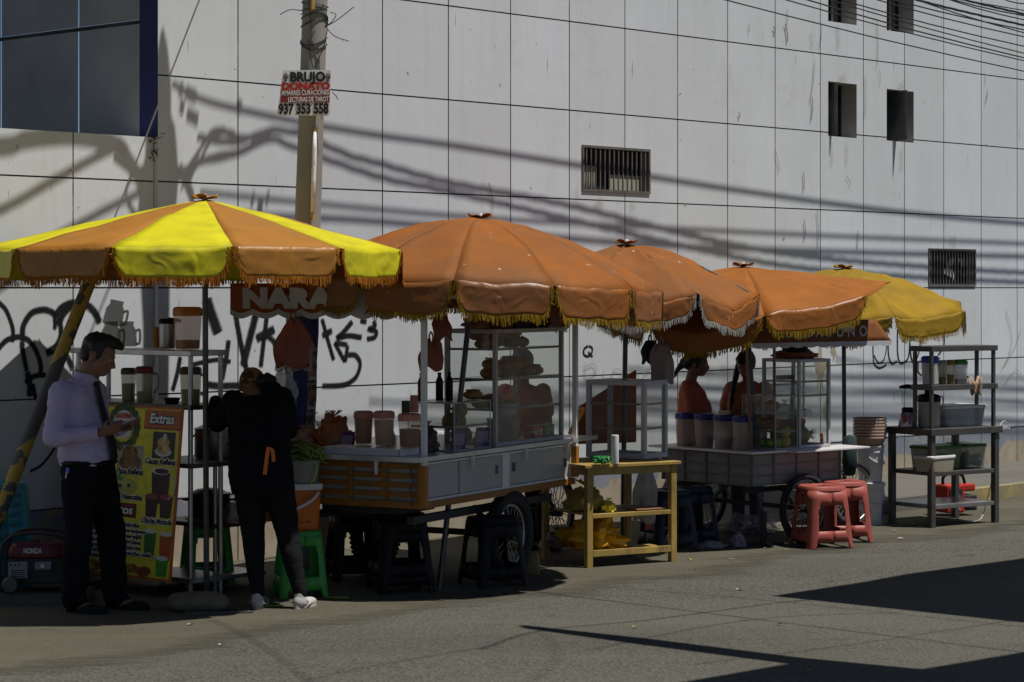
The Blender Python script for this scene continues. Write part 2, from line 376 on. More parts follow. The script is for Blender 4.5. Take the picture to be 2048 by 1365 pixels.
GROOVE = mat('groove_mortar', (.20, .19, .16), .95, .5, 3, dirt=(.55, .54, .5), dscale=2.3, dlo=.56, dhi=.62, stretch=(1, 1, .4))
HGROOVE = mat('dark_groove', (.05, .047, .04), .95, .5, 3, dirt=(.32, .31, .28), dscale=2.1, dlo=.60, dhi=.66, stretch=(1, 1, .4))  # darker joint colour of the horizontal grooves
REVEAL = mat('window_reveal', (.36, .35, .33), .8, .2, 3)
DARK = mat('dark_interior', (.012, .012, .014), .9, .3, 3)
WINS = {}          # name -> (s0, s1, z0, z1, depth)
def winpx(k, x0, y0, x1, y1, d):
    a = W(x0, y0); b = W(x1, y1); c = W(x0, y1 - (y1 - y0) * .03)
    WINS[k] = (a[0], b[0], b[1], a[1], d)
winpx('bar1', 1163, 290, 1299, 389, .10); winpx('bar2', 1856, 497, 1950, 573, .10)
winpx('a', 1656, 163, 1713, 277, .30); winpx('b', 1773, 178, 1827, 286, .30)
winpx('c', 1656, -60, 1713, 51, .30); winpx('d', 1773, -45, 1827, 69, .30)
def relief(s0, s1, z0, z1, gw, wins, goff=0.0):
    """front of a panelled wall: panels, recessed grooves and window openings as one mesh (local x along, y into the wall)"""
    cs, cz = {s0, s1}, {z0, z1}; gs, gz = [], []
    k = math.ceil((s0 - goff) / PW)
    while k * PW + goff < s1:
        c = k * PW + goff; k += 1
        if c - gw > s0 and c + gw < s1: gs.append((c - gw / 2, c + gw / 2)); cs |= {c - gw / 2, c + gw / 2}
    k = -3
    while HC + k * PH < z1:
        c = HC + k * PH; k += 1
        if c - gw > z0 and c + gw < z1: gz.append((c - gw * .5, c + gw * .5)); cz |= {c - gw * .5, c + gw * .5}
    for w in wins.values(): cs |= {w[0], w[1]}; cz |= {w[2], w[3]}
    cs, cz = sorted(cs), sorted(cz)
    def cell(i, j):
        if i < 0 or j < 0 or i >= len(cs) - 1 or j >= len(cz) - 1: return None
        a, b = (cs[i] + cs[i + 1]) / 2, (cz[j] + cz[j + 1]) / 2
        for w in wins.values():
            if w[0] < a < w[1] and w[2] < b < w[3]: return w[4], 3
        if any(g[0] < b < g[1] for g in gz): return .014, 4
        if any(g[0] < a < g[1] for g in gs): return .008, 1
        return 0.0, 0
    q = M()
    for i in range(len(cs) - 1):
        for j in range(len(cz) - 1):
            d, k = cell(i, j); x0, x1, y0, y1 = cs[i], cs[i + 1], cz[j], cz[j + 1]
            q.mi = k; q.add([(x0, d, y0), (x1, d, y0), (x1, d, y1), (x0, d, y1)], [(0, 1, 2, 3)])
            for di, dj, e in ((1, 0, [(x1, y0), (x1, y1)]), (0, 1, [(x1, y1), (x0, y1)])):
                o = cell(i + di, j + dj)
                if o and abs(o[0] - d) > 1e-6:
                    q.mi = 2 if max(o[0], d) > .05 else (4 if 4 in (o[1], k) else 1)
                    (ax, az), (bx_, bz) = e
                    q.add([(ax, d, az), (bx_, d, bz), (bx_, o[0], bz), (ax, o[0], az)], [(0, 1, 2, 3)] if d > o[0] else [(3, 2, 1, 0)])
    return q
WM = [WALLM, GROOVE, REVEAL, DARK, HGROOVE]
SE = -.741                         # corner of the building
bld = thing('building', 'big white panelled building with small barred and open windows behind the food stalls', 'building', P0, WRZ)
q = relief(SE, 22, 0, 7.6, .011, WINS)
q.mi = 0; q.add([(SE, 0, 7.6), (22, 0, 7.6), (22, 9, 7.6), (SE, 9, 7.6)], [(0, 1, 2, 3)])
q.add([(22, 0, 0), (22, 9, 0), (22, 9, 7.6), (22, 0, 7.6)], [(0, 1, 2, 3)])
q.done('wall', WM, bld)
NAVY = mat('navy_paint', (.012, .014, .075), .6, .2, 3)
GB = mat('grey_blue_paint', (.30, .285, .275), .92, .16, 1.6, dirt=(.24, .228, .218), dscale=1.2, dlo=.5, dhi=.8)
q = M(); q.mi = 0; q.add([(SE, 0, 3.07), (SE, .21, 3.07), (SE, .21, 7.6), (SE, 0, 7.6)], [(3, 2, 1, 0)]); q.mi = 4; q.add([(SE, 0, 0), (SE, .21, 0), (SE, .21, 3.07), (SE, 0, 3.07)], [(3, 2, 1, 0)])
q.mi = 1; ys = [.21, .92, .935, 1.9, 1.915, 3.2, 9]; zs = [0, 3.07, 3.89, 3.92, 5.2, 5.23, 7.6]
for i in range(6):
    for j in range(6):
        g = i in (1, 3); h = j in (2, 4); q.mi = 2 if h else (3 if g else 1); d = .012 if (g or h) else 0.0
        q.add([(SE + d, ys[i], zs[j]), (SE + d, ys[i + 1], zs[j]), (SE + d, ys[i + 1], zs[j + 1]), (SE + d, ys[i], zs[j + 1])], [(3, 2, 1, 0)])
q.done('side_wall', [NAVY, GB, HGROOVE, mat('grey_blue_edge', (.34, .35, .38), .7), WALLM], bld)
# window fittings
def grille(k, nb, extra=None):
    a, b, z0, z1, d = WINS[k]; f = M()
    for (x0, x1, y0, y1) in ((a, b, z0, z0 + .022), (a, b, z1 - .022, z1), (a, a + .022, z0 + .022, z1 - .022), (b - .022, b, z0 + .022, z1 - .022)): f.bx(x0, x1, -.012, .012, y0, y1)
    w = f.done('window', mat('rusty_window_frame', (.11, .10, .085), .7, .3, 12), bld)
    g = M()
    for i in range(1, nb): x = a + (b - a) * i / nb; g.cyl((x, 0, z0 + .022), (x, 0, z1 - .022), .0085, n=6)
    g.done('bars', mat('window_bar', (.14, .135, .125), .6, .3, 10), w)
    p = M()
    if k == 'bar1':
        p.bx(a + .02, a + (b - a) * .28, .06, .07, z0 + .03, z1 - .17); p.done('shutter', mat('pale_shutter', (.30, .29, .22), .8), w); p = M(); p.bx(a + (b - a) * .5, b - .05, .075, .085, z0 + .02, z0 + .16)
        p.done('shutter', mat('pale_shutter', (.30, .29, .22), .8), w)
    else:
        for pl in ([(.40, .35), (.52, .72), (.66, .75), (.60, .55), (.50, .52), (.62, .40), (.66, .10), (.56, .25)], [(.70, .75), (.86, .72), (.80, .5), (.78, .62)]):
            p.prism([(a + (b - a) * u, z0 + (z1 - z0) * v) for u, v in pl], .05, .055, lambda x, z, h: (x, h, z))
        p.done('torn_paper', mat('torn_paper', (.40, .39, .35), .9), w)
grille('bar1', 15); grille('bar2', 16)
WPANE = mat('dusty_window_pane', (.05, .055, .06), .18, .3, 4, spec=.6)
for k, op in (('a', .30), ('b', .55), ('c', .0), ('d', .0)):
    a, b, z0, z1, d = WINS[k]; f = M(); t = .018
    yb = .18
    for (x0, x1, y0, y1) in ((a, b, z0, z0 + t), (a, b, z1 - t, z1), (a, a + t, z0 + t, z1 - t), (b - t, b, z0 + t, z1 - t)): f.bx(x0, x1, yb, yb + .03, y0, y1)
    w = f.done('window', DSTEEL, bld)
    p = M(); p.bx(a + t, a + (b - a) * .55, yb + .012, yb + .018, z0 + t, z1 - t); p.done('pane', WPANE, w)
    if op:
        lf = M(); x = a + (b - a) * (.10 if k == 'a' else .33); L = .24 if k == 'a' else .30; y1 = .17; y0 = y1 - L
        for (u0, u1, v0, v1) in ((y0, y1, z0 + .01, z0 + .03), (y0, y1, z1 - .03, z1 - .01), (y0, y0 + .02, z0 + .03, z1 - .03), (y1 - .02, y1, z0 + .03, z1 - .03)): lf.bx(x, x + .012, u0, u1, v0, v1)
        lo = lf.done('sash', DSTEEL, w)
        g = M(); g.bx(x + .004, x + .008, y0 + .02, y1 - .02, z0 + .03, z1 - .03); g.done('pane', WPANE, lo)
    else:
        m_ = M(); m_.bx(a + (b - a) * .62, a + (b - a) * .68, yb - .01, yb, z0 + t, z1 - t); m_.bx(a + .09, a + .14, yb - .04, yb, z0 + t, z0 + .07); m_.done('mullion', mat('tan_mullion', (.25, .2, .13), .7), w)

# boundary wall on the left, slightly in front of the building
BF = -.045
bw = thing('boundary_wall', 'lower white panelled wall with black graffiti loops below the grey blue building side', 'wall', WP(0, 0, BF), WRZ)
q = relief(-9, SE - .005, 0, 3.07, .011, {}, .028)
q.mi = 0; e = SE - .005
q.add([(-9, 0, 3.07), (e, 0, 3.07), (e, .24, 3.07), (-9, .24, 3.07)], [(0, 1, 2, 3)]); q.add([(e, 0, 0), (e, .24, 0), (e, .24, 3.07), (e, 0, 3.07)], [(0, 1, 2, 3)])
q.done('wall', WM, bw)
# weeds and cable remains on the corner
q = M(); rw = random.Random(5)
for i in range(70):
    x = e + rw.uniform(-.04, .04); z = 3.07 + rw.uniform(-.16, .05); a = rw.uniform(0, 6.3); L = rw.uniform(.02, .055)
    p = Vector((x, -.02 + rw.uniform(-.03, .05), z)); dv = Vector((math.cos(a) * L, -.01, math.sin(a) * L)); w_ = Vector((.006, 0, .006))
    q.add([p - w_, p + w_, p + dv], [(0, 1, 2)])
wd = q.done('dry_weed', mat('dry_weed', (.06, .045, .025), .9)); wd.location = WP(0, 0, BF); wd.rotation_euler = (0, 0, WRZ)
tag(wd, 'small dry brown weed growing on the top corner of the low white wall', 'weed')

# ------------------------------------------------------------------ spray paint: soft edged ribbons on the wall skin
def spray_mat(name, c, op):
    m = bpy.data.materials.new(name); m.use_nodes = True; t = m.node_tree; n = t.nodes; l = t.links; b = n['Principled BSDF']
    b.inputs['Base Color'].default_value = c + (1,); b.inputs['Roughness'].default_value = .6; b.inputs['Specular IOR Level'].default_value = .2
    at = n.new('ShaderNodeAttribute'); at.attribute_name = 'ink'; nz = n.new('ShaderNodeTexNoise'); nz.inputs['Scale'].default_value = 60; tc = n.new('ShaderNodeTexCoord'); l.new(tc.outputs['Object'], nz.inputs[0])
    mm = n.new('ShaderNodeMath'); mm.operation = 'MULTIPLY_ADD'; l.new(nz.outputs[0], mm.inputs[0]); mm.inputs[1].default_value = .9; mm.inputs[2].default_value = .55
    m2 = n.new('ShaderNodeMath'); m2.operation = 'MULTIPLY'; l.new(at.outputs['Fac'], m2.inputs[0]); l.new(mm.outputs[0], m2.inputs[1])
    m3 = n.new('ShaderNodeMath'); m3.operation = 'MULTIPLY'; m3.use_clamp = True; l.new(m2.outputs[0], m3.inputs[0]); m3.inputs[1].default_value = op
    tp = n.new('ShaderNodeBsdfTransparent'); ms = n.new('ShaderNodeMixShader'); l.new(m3.outputs[0], ms.inputs[0]); l.new(tp.outputs[0], ms.inputs[1]); l.new(b.outputs[0], ms.inputs[2]); l.new(ms.outputs[0], n['Material Output'].inputs[0])
    return m
SPRAY = spray_mat('black_spray_paint', (.012, .012, .014), 1.0); FAINT = spray_mat('faded_spray_paint', (.25, .25, .25), .35)
def graffiti(name, strokes, parent, m, yoff, off=0.0):
    q = M(); ink = []; k = 0
    for w, pts in strokes:
        pp = []
        for (x, y) in pts:
            s, z = W(x, y); pp.append(Vector((s + off, 0, z)))
        pp = smoothpath(pp, 7) if len(pp) > 2 else [pp[0].lerp(pp[1], i / 6) for i in range(7)]
        vs = []; k += 1; y = -yoff - .0006 * (k % 12); hw = w * 1.1 / 272.0 / 2
        for i, p in enumerate(pp):
            d = pp[min(i + 1, len(pp) - 1)] - pp[max(i - 1, 0)]; d = d.normalized() if d.length > 1e-6 else Vector((1, 0, 0)); nn = Vector((-d.z, 0, d.x))
            e_ = .5 if i in (0, len(pp) - 1) else 1
            for c in (-1.7, -.75, .75, 1.7): vs.append(Vector((p.x, y, p.z)) + nn * hw * c); ink.append(0 if abs(c) > 1 else e_)
        fs = [(4 * i + j, 4 * i + j + 1, 4 * i + j + 5, 4 * i + j + 4) for i in range(len(pp) - 1) for j in range(3)]
        q.add(vs, fs)
    o = q.done(name, m, parent); at = o.data.attributes.new('ink', 'FLOAT', 'POINT'); at.data.foreach_set('value', ink); return o
z5 = lambda *p: [(x * .2931, 560 + y * .2931) for x, y in p]
z8 = lambda *p: [(x * .3809, 580 + y * .3809) for x, y in p]
zr = lambda *p: [(1560 + x * .381, 600 + y * .381) for x, y in p]
graffiti('graffiti', [
    (6, z5((-20, 140), (40, 200), (75, 280), (92, 350), (86, 425))), (7, z5((-10, 470), (50, 410), (130, 388), (200, 415), (250, 490), (280, 580), (278, 665))),
    (8, z5((157, 380), (163, 310), (215, 228), (290, 202), (345, 212), (385, 240))), (6, z5((375, 240), (380, 290), (377, 335))),
    (9, z5((385, 250), (415, 195), (480, 158), (540, 158))), (9, z5((405, 300), (440, 222), (510, 168), (590, 168), (645, 210), (685, 290))),
    (7, z5((400, 260), (420, 330), (410, 400), (380, 450), (325, 498))), (11, z5((315, 500), (370, 478), (410, 488))), (6, z5((410, 488), (460, 520), (500, 605))),
    (7, z5((153, 400), (160, 510), (185, 630))), (9, z5((185, 630), (203, 720), (200, 800))), (7, z5((175, 705), (220, 668), (280, 652), (340, 668), (392, 735))),
    (6, z5((229, 712), (245, 800), (285, 880))), (9, z5((285, 885), (330, 915), (380, 918))), (3.5, z5((205, 1312), (280, 1272), (350, 1190), (402, 1100)))], bw, SPRAY, .002, .028)
_mid = [
    (17, z8((1085, 45), (1100, 100), (1125, 170), (1145, 228))), (7, z8((905, 530), (930, 440), (946, 350))), (6, z8((1000, 395), (1080, 375), (1150, 366), (1212, 377))),
    (8, z8((1200, 262), (1190, 340), (1175, 420), (1166, 470))), (9, z8((1085, 495), (1150, 502), (1250, 500), (1400, 497))), (9, z8((1237, 130), (1260, 260), (1295, 425))), (12, z8((1275, 400), (1310, 260), (1345, 120))),
    (8, z8((1400, 140), (1385, 260), (1368, 405))), (12, z8((1345, 255), (1395, 228), (1440, 205))), (7, z8((1385, 235), (1425, 255), (1455, 300))),
    (7, z8((1690, 150), (1720, 260), (1752, 370))), (9, z8((1690, 240), (1744, 212))), (8, z8((1850, 165), (1800, 225), (1772, 252), (1830, 240), (1900, 250))),
    (7, z8((1890, 160), (1925, 168))), (7, z8((1960, 162), (1968, 190), (1935, 205), (1975, 218), (1965, 248), (1925, 256))),
    (7, z8((1756, 275), (1785, 330), (1812, 378))), (7, z8((1812, 378), (1825, 288))), (7, z8((1825, 288), (1756, 275))),
    (7, z8((1825, 340), (1865, 342), (1890, 385), (1872, 450), (1830, 487), (1780, 500), (1690, 502))),
    (4, [(1176, 692), (1168, 698), (1167, 708), (1174, 713), (1182, 708), (1184, 697), (1177, 692)]), (3.5, [(1176, 704), (1180, 709), (1185, 714)]),
    (4, zr((485, 190), (488, 300), (495, 340), (522, 358), (558, 340))), (3, zr((492, 290), (515, 330), (545, 310), (563, 220))), (4, zr((566, 200), (568, 290), (585, 335), (612, 320))), (4, zr((615, 150), (615, 270), (625, 325), (645, 330), (672, 300), (680, 212))), (4, zr((680, 230), (686, 300), (702, 325), (728, 270), (742, 140))), (2.5, zr((735, 240), (762, 255))), (3.5, zr((828, 110), (855, 170), (857, 240), (826, 290)))]
for a_, b_ in ((0, 1), (1, 2), (2, 5), (5, 10), (10, 12), (12, 15), (15, 19), (19, 21), (21, 99)): graffiti('graffiti', _mid[a_:b_], bld, SPRAY, .002, 0)
GRIME = spray_mat('window_grime_paint', (.30, .26, .19), .16)
DRIP = spray_mat('dirt_streak_paint', (.16, .135, .10), .75)
_dr = [((1572, 18), (1570, 60), 3), ((1568, 48), (1573, 85), 7), ((1545, 54), (1547, 68), 8), ((1495, 48), (1495, 66), 3), ((1618, 68), (1622, 95), 3), ((1641, 45), (1637, 95), 3), ((1752, 40), (1753, 130), 3), ((1757, 140), (1757, 172), 2.5), ((1627, 122), (1618, 205), 3), ((1622, 195), (1620, 242), 5), ((1728, 150), (1728, 238), 2.5), ((1973, 178), (1968, 208), 4), ((1632, 420), (1633, 500), 4), ((1606, 440), (1607, 480), 5), ((1713, 460), (1711, 500), 4), ((1690, 352), (1700, 372), 3), ((1150, 375), (1154, 400), 9), ((1604, 345), (1605, 382), 5), ((1475, 225), (1476, 236), 6), ((1548, 300), (1556, 345), 3), ((720, 540), (720, 575), 3), ((1090, 585), (1094, 592), 6), ((975, 365), (985, 420), 3), ((1660, 285), (1661, 330), 12), ((1690, 288), (1690, 330), 10), ((1800, 296), (1800, 340), 12), ((1680, 150), (1682, 162), 30), ((1800, 165), (1800, 176), 30), ((1903, 470), (1903, 495), 30), ((1672, 50), (1674, 95), 14), ((1195, 395), (1198, 415), 22), ((1262, 398), (1262, 420), 18)]
for a_, b_, w_ in _dr: graffiti('dirt_streak', [(w_ * (.55 if w_ < 9 else .9), [a_, ((a_[0] + b_[0]) / 2 + 1.5, (a_[1] + b_[1]) / 2), b_])], bld, DRIP if w_ < 9 else GRIME, .0125)
def peel(cx, cy, w, h, seed, m):
    rp = random.Random(seed); s0, z0 = W(cx, cy); k = 1.3 / 272; q = M(); n = 46
    pts = []
    for i in range(n):
        a = 2 * math.pi * i / n; f = .62 + .38 * math.sin(a * 3 + seed) * math.cos(a * 2) + rp.uniform(-.13, .13); pts.append((s0 + math.cos(a) * w * k * f, z0 - math.sin(a) * h * k * f))
    q.prism(pts, -.0008, .0005, lambda x, z, hh: (x, hh, z)); q.done('bare_plaster', m, bld)
PEEL = mat('bare_plaster', (.40, .33, .24), .95, .2, 8, dirt=(.26, .22, .17), dscale=6, dlo=.45, dhi=.65)
for a_ in ((1640, 745, 26, 60, 3), (1668, 700, 14, 30, 5), (1600, 740, 12, 16, 7), (1655, 820, 20, 30, 11), (820, 790, 3, 10, 2), (1090, 785, 22, 4, 4), (800, 830, 5, 12, 9)): peel(*a_, PEEL if a_[0] > 1000 else mat('lifted_paint', (.50, .49, .46), .9))
_fd = [(4, [(1168, 725), (1168, 775)]), (4, [(1168, 735), (1185, 728), (1190, 745), (1170, 752)]), (4, [(1205, 740), (1205, 770)]), (4, [(1222, 770), (1224, 742), (1240, 742), (1242, 770)]), (4, [(1262, 740), (1254, 755), (1264, 770), (1275, 756), (1263, 740)]), (4, [(1300, 738), (1285, 750), (1300, 760), (1287, 772)]),
    (4, [(2010, 620), (2022, 680), (2008, 730)]), (4, [(2000, 740), (2025, 700), (2040, 660)]), (4, [(2006, 770), (2030, 740), (2046, 760)])]
for a_, b_ in ((0, 2), (2, 3), (3, 4), (4, 5), (5, 6), (6, 7), (7, 8), (8, 9)): graffiti('faded_graffiti', _fd[a_:b_], bld, FAINT, .011)

# ================================================================== concrete pole, guy wire, cables
PX, PY = P(611, 576, 15.93).x, 15.93
LEAN = .042
def pole_at(z): return Vector((PX + LEAN * (z - 2.0) * .8, PY, z))
CONC = mat('pole_concrete', (.265, .25, .215), .85, .18, 5, bump=.15, bscale=30, dirt=(.20, .17, .13), dscale=1.5, dlo=.5, dhi=.75, stretch=(1, 1, .3))
pole = thing('utility_pole', 'tall concrete utility pole with posters, cables and a white paper sign behind the stalls', 'utility pole', (PX, PY, 0))
def L_(v): return Vector(v) - Vector((PX, PY, 0))
q = M(); q.tube([L_(pole_at(z)) for z in (0, 1, 2, 3, 4, 5, 6, 6.7, 7.0, 7.2)], [.099, .096, .092, .088, .086, .085, .084, .08, .05, .015], 20); q.done('post', CONC, pole, smooth=40)
q = M(); rp_ = random.Random(11)
for z in (3.30, 3.36, 3.68, 3.71, 3.82, 3.86, 3.9, 3.97):
    pts = []
    for i in range(25):
        a = 2 * math.pi * i / 24; pts.append(L_(pole_at(z + .012 * math.sin(a * 2 + z * 9) + .03 * math.cos(a + z * 20))) + Vector((math.cos(a), math.sin(a), 0)) * .092)
    q.tube(pts, .004, 5)
for (pts) in ([(560, 30), (580, 20), (606, 22)], [(600, 30), (606, 27), (610, 24)], [(650, 52), (662, 46), (672, 30), (660, 25)], [(648, 55), (672, 42), (708, 14)], [(650, 52), (668, 72), (698, 83)], [(610, 5), (640, 30), (655, 55)], [(615, 80), (620, 110), (626, 136)], [(655, 60), (645, 100), (628, 136)], [(618, 0), (622, 60), (620, 100)], [(648, 8), (640, 20), (625, 28)], [(664, 185), (672, 192), (676, 200)]):
    q.tube(smoothpath([L_(P(x, y, PY - .11)) for x, y in pts], 5), .0032, 5)
q.done('wire_wrap', IRON, pole)
# white wrapped conduit and poster paper
q = M(); q.tube([L_(P(x, y, PY - .105)) for x, y in ((630, 264), (629, 300), (627, 360), (625, 425))], [.010, .017, .016, .014], 8); q.done('wrapped_conduit', mat('white_cloth_wrap', (.72, .71, .72), .8, .1, 20, bump=.4, bscale=30), pole, smooth=True)
for (xa, ya), (xb, yb), rr_ in (((631, 255), (630.5, 266), .013), ((626, 424), (625.5, 440), .013), ((624, 0), (624, 20), .02)):
    q = M(); q.cyl(L_(P(xa, ya, PY - .1)), L_(P(xb, yb, PY - .1)), rr_, n=8); q.done('conduit_end', mat('ochre_pipe', (.38, .24, .06), .7), pole)
def wrap_sheet(z0, z1, a0, a1, m, name='poster', r=.105):
    q = M(); q.sheet(lambda u, v: L_(pole_at(z0 + (z1 - z0) * v)) + Vector((math.sin(R(a0 + (a1 - a0) * u)), -math.cos(R(a0 + (a1 - a0) * u)), 0)) * (r + .003 * math.sin(u * 9 + v * 13)), 10, 8); return q.done(name, m, pole, solid=.002)
wrap_sheet(.92, 1.80, -80, 85, mat('dark_blue_poster', (.03, .035, .16), .6), r=.1)
PAP = mat('old_white_paper', (.50, .48, .42), .8, .15, 6); SKINP = mat('faded_portrait_print', (.30, .20, .15), .7, .3, 9, dirt=(.08, .07, .08), dscale=14, dlo=.5, dhi=.6)
for z0, z1 in ((1.36, 1.60), (1.16, 1.36), (.96, 1.16)): wrap_sheet(z0, z1 - .012, 25, 72, SKINP, r=.104)
wrap_sheet(1.20, 1.36, -62, -10, mat('blue_white_poster', (.10, .12, .32), .7), r=.104); wrap_sheet(1.00, 1.19, -62, -15, PAP, r=.104); wrap_sheet(.84, .95, -60, 10, PAP, r=.104)
INK = mat('black_print', (.012, .012, .014), .6); WINK = mat('white_print', (.70, .69, .67), .6); NAVYI = mat('navy_print', (.03, .05, .2), .6)
for z, s_ in ((1.545, 'LUIS'), (1.31, 'LUIS'), (1.105, 'LUIS'), (1.375, 'SERVIR'), (1.17, 'SERVIR')):
    text(s_, .035, INK if s_ == 'LUIS' else WINK, pole, frame(L_(pole_at(z)) + Vector((.075, -.084, 0)), (.72, .69, 0), (0, 0, 1)), width=.06)
text('O', .13, PAP, pole, frame(L_(pole_at(1.275)) + Vector((-.055, -.094, 0)), (.85, -.5, 0), (0, 0, 1)), bold=.004)
text('E3', .06, NAVYI, pole, frame(L_(pole_at(1.06)) + Vector((-.06, -.092, 0)), (.85, -.55, 0), (0, 0, 1)), bold=.003)
# the paper sign of the fortune teller
YS = PY - .12
sg = thing('poster_sign', 'white square poster sign for a fortune teller with red and black lettering on the pole', 'sign', P(612, 186, YS))
def Q_(x, y, d=0.0): return P(x, y, YS - d) - P(612, 186, YS)
q = M(); c4 = [(566, 141), (662, 140), (659, 232), (554, 231)]
q.add([Q_(*c) for c in c4] + [Q_(*c, -.006) for c in c4], [(3, 2, 1, 0), (4, 5, 6, 7), (0, 1, 5, 4), (1, 2, 6, 5), (2, 3, 7, 6), (3, 0, 4, 7)]); q.done('board', mat('white_poster_card', (.72, .71, .70), .55, .08, 8), sg)
MAROON = mat('maroon_print', (.22, .02, .02), .6); REDI = mat('red_print', (.42, .025, .015), .6)
q = M()
for (y0, y1, x0, x1) in ((180, 191.5, 562, 659.5), (192.5, 205.5, 560.5, 659)): q.add([Q_(x0, y1, .002), Q_(x1, y1, .002), Q_(x1, y0, .002), Q_(x0 + 1, y0, .002)], [(0, 1, 2, 3)])
q.done('colour_band', MAROON, sg)
def tl(s_, x0, x1, y, h, m, b=.0, d=.003): 
    return text(s_, h / F * YS * 1.35, m, sg, frame(Q_((x0 + x1) / 2, y, d), (1, 0, .012), (0, 0, 1)), width=(x1 - x0) / F * YS, bold=b)
tl('BRUJO', 580, 650, 155, 19, INK, .004); tl('DONATO', 563, 660, 173.5, 14, REDI, .004); tl('AMARRES CURACIONES', 563, 658, 186, 10, WINK, .001); tl('LECTURAS DE TAROT', 576, 657, 199.5, 10, WINK, .001); tl('937 353 558', 557, 657, 219, 21, INK, .004)
q = M()
for cx in (571.5, 656): q.ell(Q_(cx, 153, .003), (.018, .002, .024)); q.ell(Q_(cx, 160, .003), (.011, .002, .012))
q.done('skull_print', mat('grey_print', (.22, .20, .20), .6), sg)
q = M()
for cx in (571.5, 656):
    for dx in (-2.4, 2.4): q.ell(Q_(cx + dx, 154, .006), (.005, .002, .006), 8, 5)
    q.ell(Q_(cx, 157, .006), (.002, .002, .004), 6, 5); q.ell(Q_(cx, 161.5, .006), (.007, .002, .003), 6, 5)
q.done('skull_print', INK, sg)
# guy wire with its striped guard
A0 = Vector((-3.475, 14.6, 0)); A1 = pole_at(6.25)
gw = thing('guy_wire', 'steel guy wire with a yellow and black striped guard tube slanting down at left', 'guy wire', A0)
d_ = A1 - A0
q = M(); q.tube([d_ * 0.33, d_], .006, 6); q.tube([d_ * .662, d_ * .70], .010, 6); q.done('wire', mat('galvanised_wire', (.16, .155, .14), .6), gw)
def stripe_mat():
    m = mat('striped_guard', (.5, .3, .02), .65); t = m.node_tree; n = t.nodes; l = t.links; b = n['Principled BSDF']
    tc = n.new('ShaderNodeTexCoord'); sx = n.new('ShaderNodeSeparateXYZ'); l.new(tc.outputs['Object'], sx.inputs[0])
    a = n.new('ShaderNodeMath'); a.operation = 'MULTIPLY_ADD'; l.new(sx.outputs[2], a.inputs[0]); a.inputs[1].default_value = 1 / .80; a.inputs[2].default_value = .06
    a2 = n.new('ShaderNodeMath'); a2.operation = 'MULTIPLY_ADD'; l.new(sx.outputs[0], a2.inputs[0]); a2.inputs[1].default_value = -.9; l.new(a.outputs[0], a2.inputs[2])
    fr = n.new('ShaderNodeMath'); fr.operation = 'FRACT'; l.new(a2.outputs[0], fr.inputs[0])
    gt = n.new('ShaderNodeMath'); gt.operation = 'GREATER_THAN'; l.new(fr.outputs[0], gt.inputs[0]); gt.inputs[1].default_value = .5
    nz = n.new('ShaderNodeTexNoise'); nz.inputs['Scale'].default_value = 9; nz.inputs['Detail'].default_value = 8; l.new(tc.outputs['Object'], nz.inputs[0])
    g2 = n.new('ShaderNodeMath'); g2.operation = 'LESS_THAN'; l.new(nz.outputs[0], g2.inputs[0]); g2.inputs[1].default_value = .52
    an = n.new('ShaderNodeMath'); an.operation = 'MULTIPLY'; l.new(gt.outputs[0], an.inputs[0]); l.new(g2.outputs[0], an.inputs[1])
    mx = n.new('ShaderNodeMixRGB'); l.new(an.outputs[0], mx.inputs[0]); mx.inputs[1].default_value = (.07, .068, .068, 1); mx.inputs[2].default_value = (.36, .235, .04, 1)
    l.new(mx.outputs[0], b.inputs['Base Color']); return m
q = M(); q.cyl(d_ * .0, d_ * .385, .044, n=18); q.done('guard_tube', stripe_mat(), gw, smooth=40)
# cables: overhead lines whose shadows cross the wall
CAB = mat('black_cable', (.02, .02, .022), .6)
SN = S.dot(WN)
def caster(x, y, p):
    s, z = W(x, y); b = BF if LOW else 0
    return WP(s, z, b) + S * ((p - b) / SN)
LOW = False
def cable(pts, r, p, label, grp='overhead cables whose shadows fall on the wall', twist=False, k=8):
    q = M(); pp = smoothpath([caster(x, y, p) for x, y in pts], k)
    if twist:
        for ph in (0, 2.1, 4.2):
            L = 0; tw = []
            for i, v in enumerate(pp):
                if i: L += (v - pp[i - 1]).length
                a = L * 9 + ph; tw.append(v + Vector((0, math.cos(a), math.sin(a))) * r * .8)
            q.tube(tw, r * .75, 6)
    else: q.tube(pp, r, 6)
    o = q.done('overhead_cable', CAB); tag(o, label, 'cable', grp); return o
cable([(395, 275), (470, 285), (540, 262), (600, 270), (700, 312), (760, 328), (900, 366), (1140, 412), (1400, 476), (1600, 512), (1850, 534), (2100, 548), (2500, 560)], .0085, .90, 'upper thick twisted power cable running along the wall from the pole', twist=True, k=22)
cable([(400, 325), (470, 310), (540, 280), (600, 300), (760, 355), (900, 384), (1140, 440), (1400, 500), (1600, 536), (1850, 556), (2100, 567), (2500, 580)], .0085, .90, 'lower thick twisted power cable running along the wall from the pole', twist=True, k=22)
cable([(345, 168), (420, 205), (600, 245), (760, 272), (900, 291), (1160, 332), (1500, 385), (1800, 425), (2100, 452), (2600, 490)], .010, .95, 'thin single cable high over the stalls, topmost of the shadow lines')
cable([(400, 385), (600, 405), (900, 432), (1200, 450), (1600, 470), (2100, 490)], .008, 1.0, 'thin slack cable above the umbrellas')
cable([(420, 430), (700, 440), (1000, 465), (1300, 490), (1700, 505), (2100, 515)], .010, 1.0, 'slack telephone cable just above the umbrella tops')
LOW = True
cable([(-300, 560), (0, 425), (100, 370), (190, 320), (250, 290)], .014, .95, 'loose cable slanting down from the pole to the left')
cable([(-300, 700), (0, 580), (80, 500), (200, 430), (300, 380)], .012, .95, 'second loose cable slanting lower down from the pole to the left')
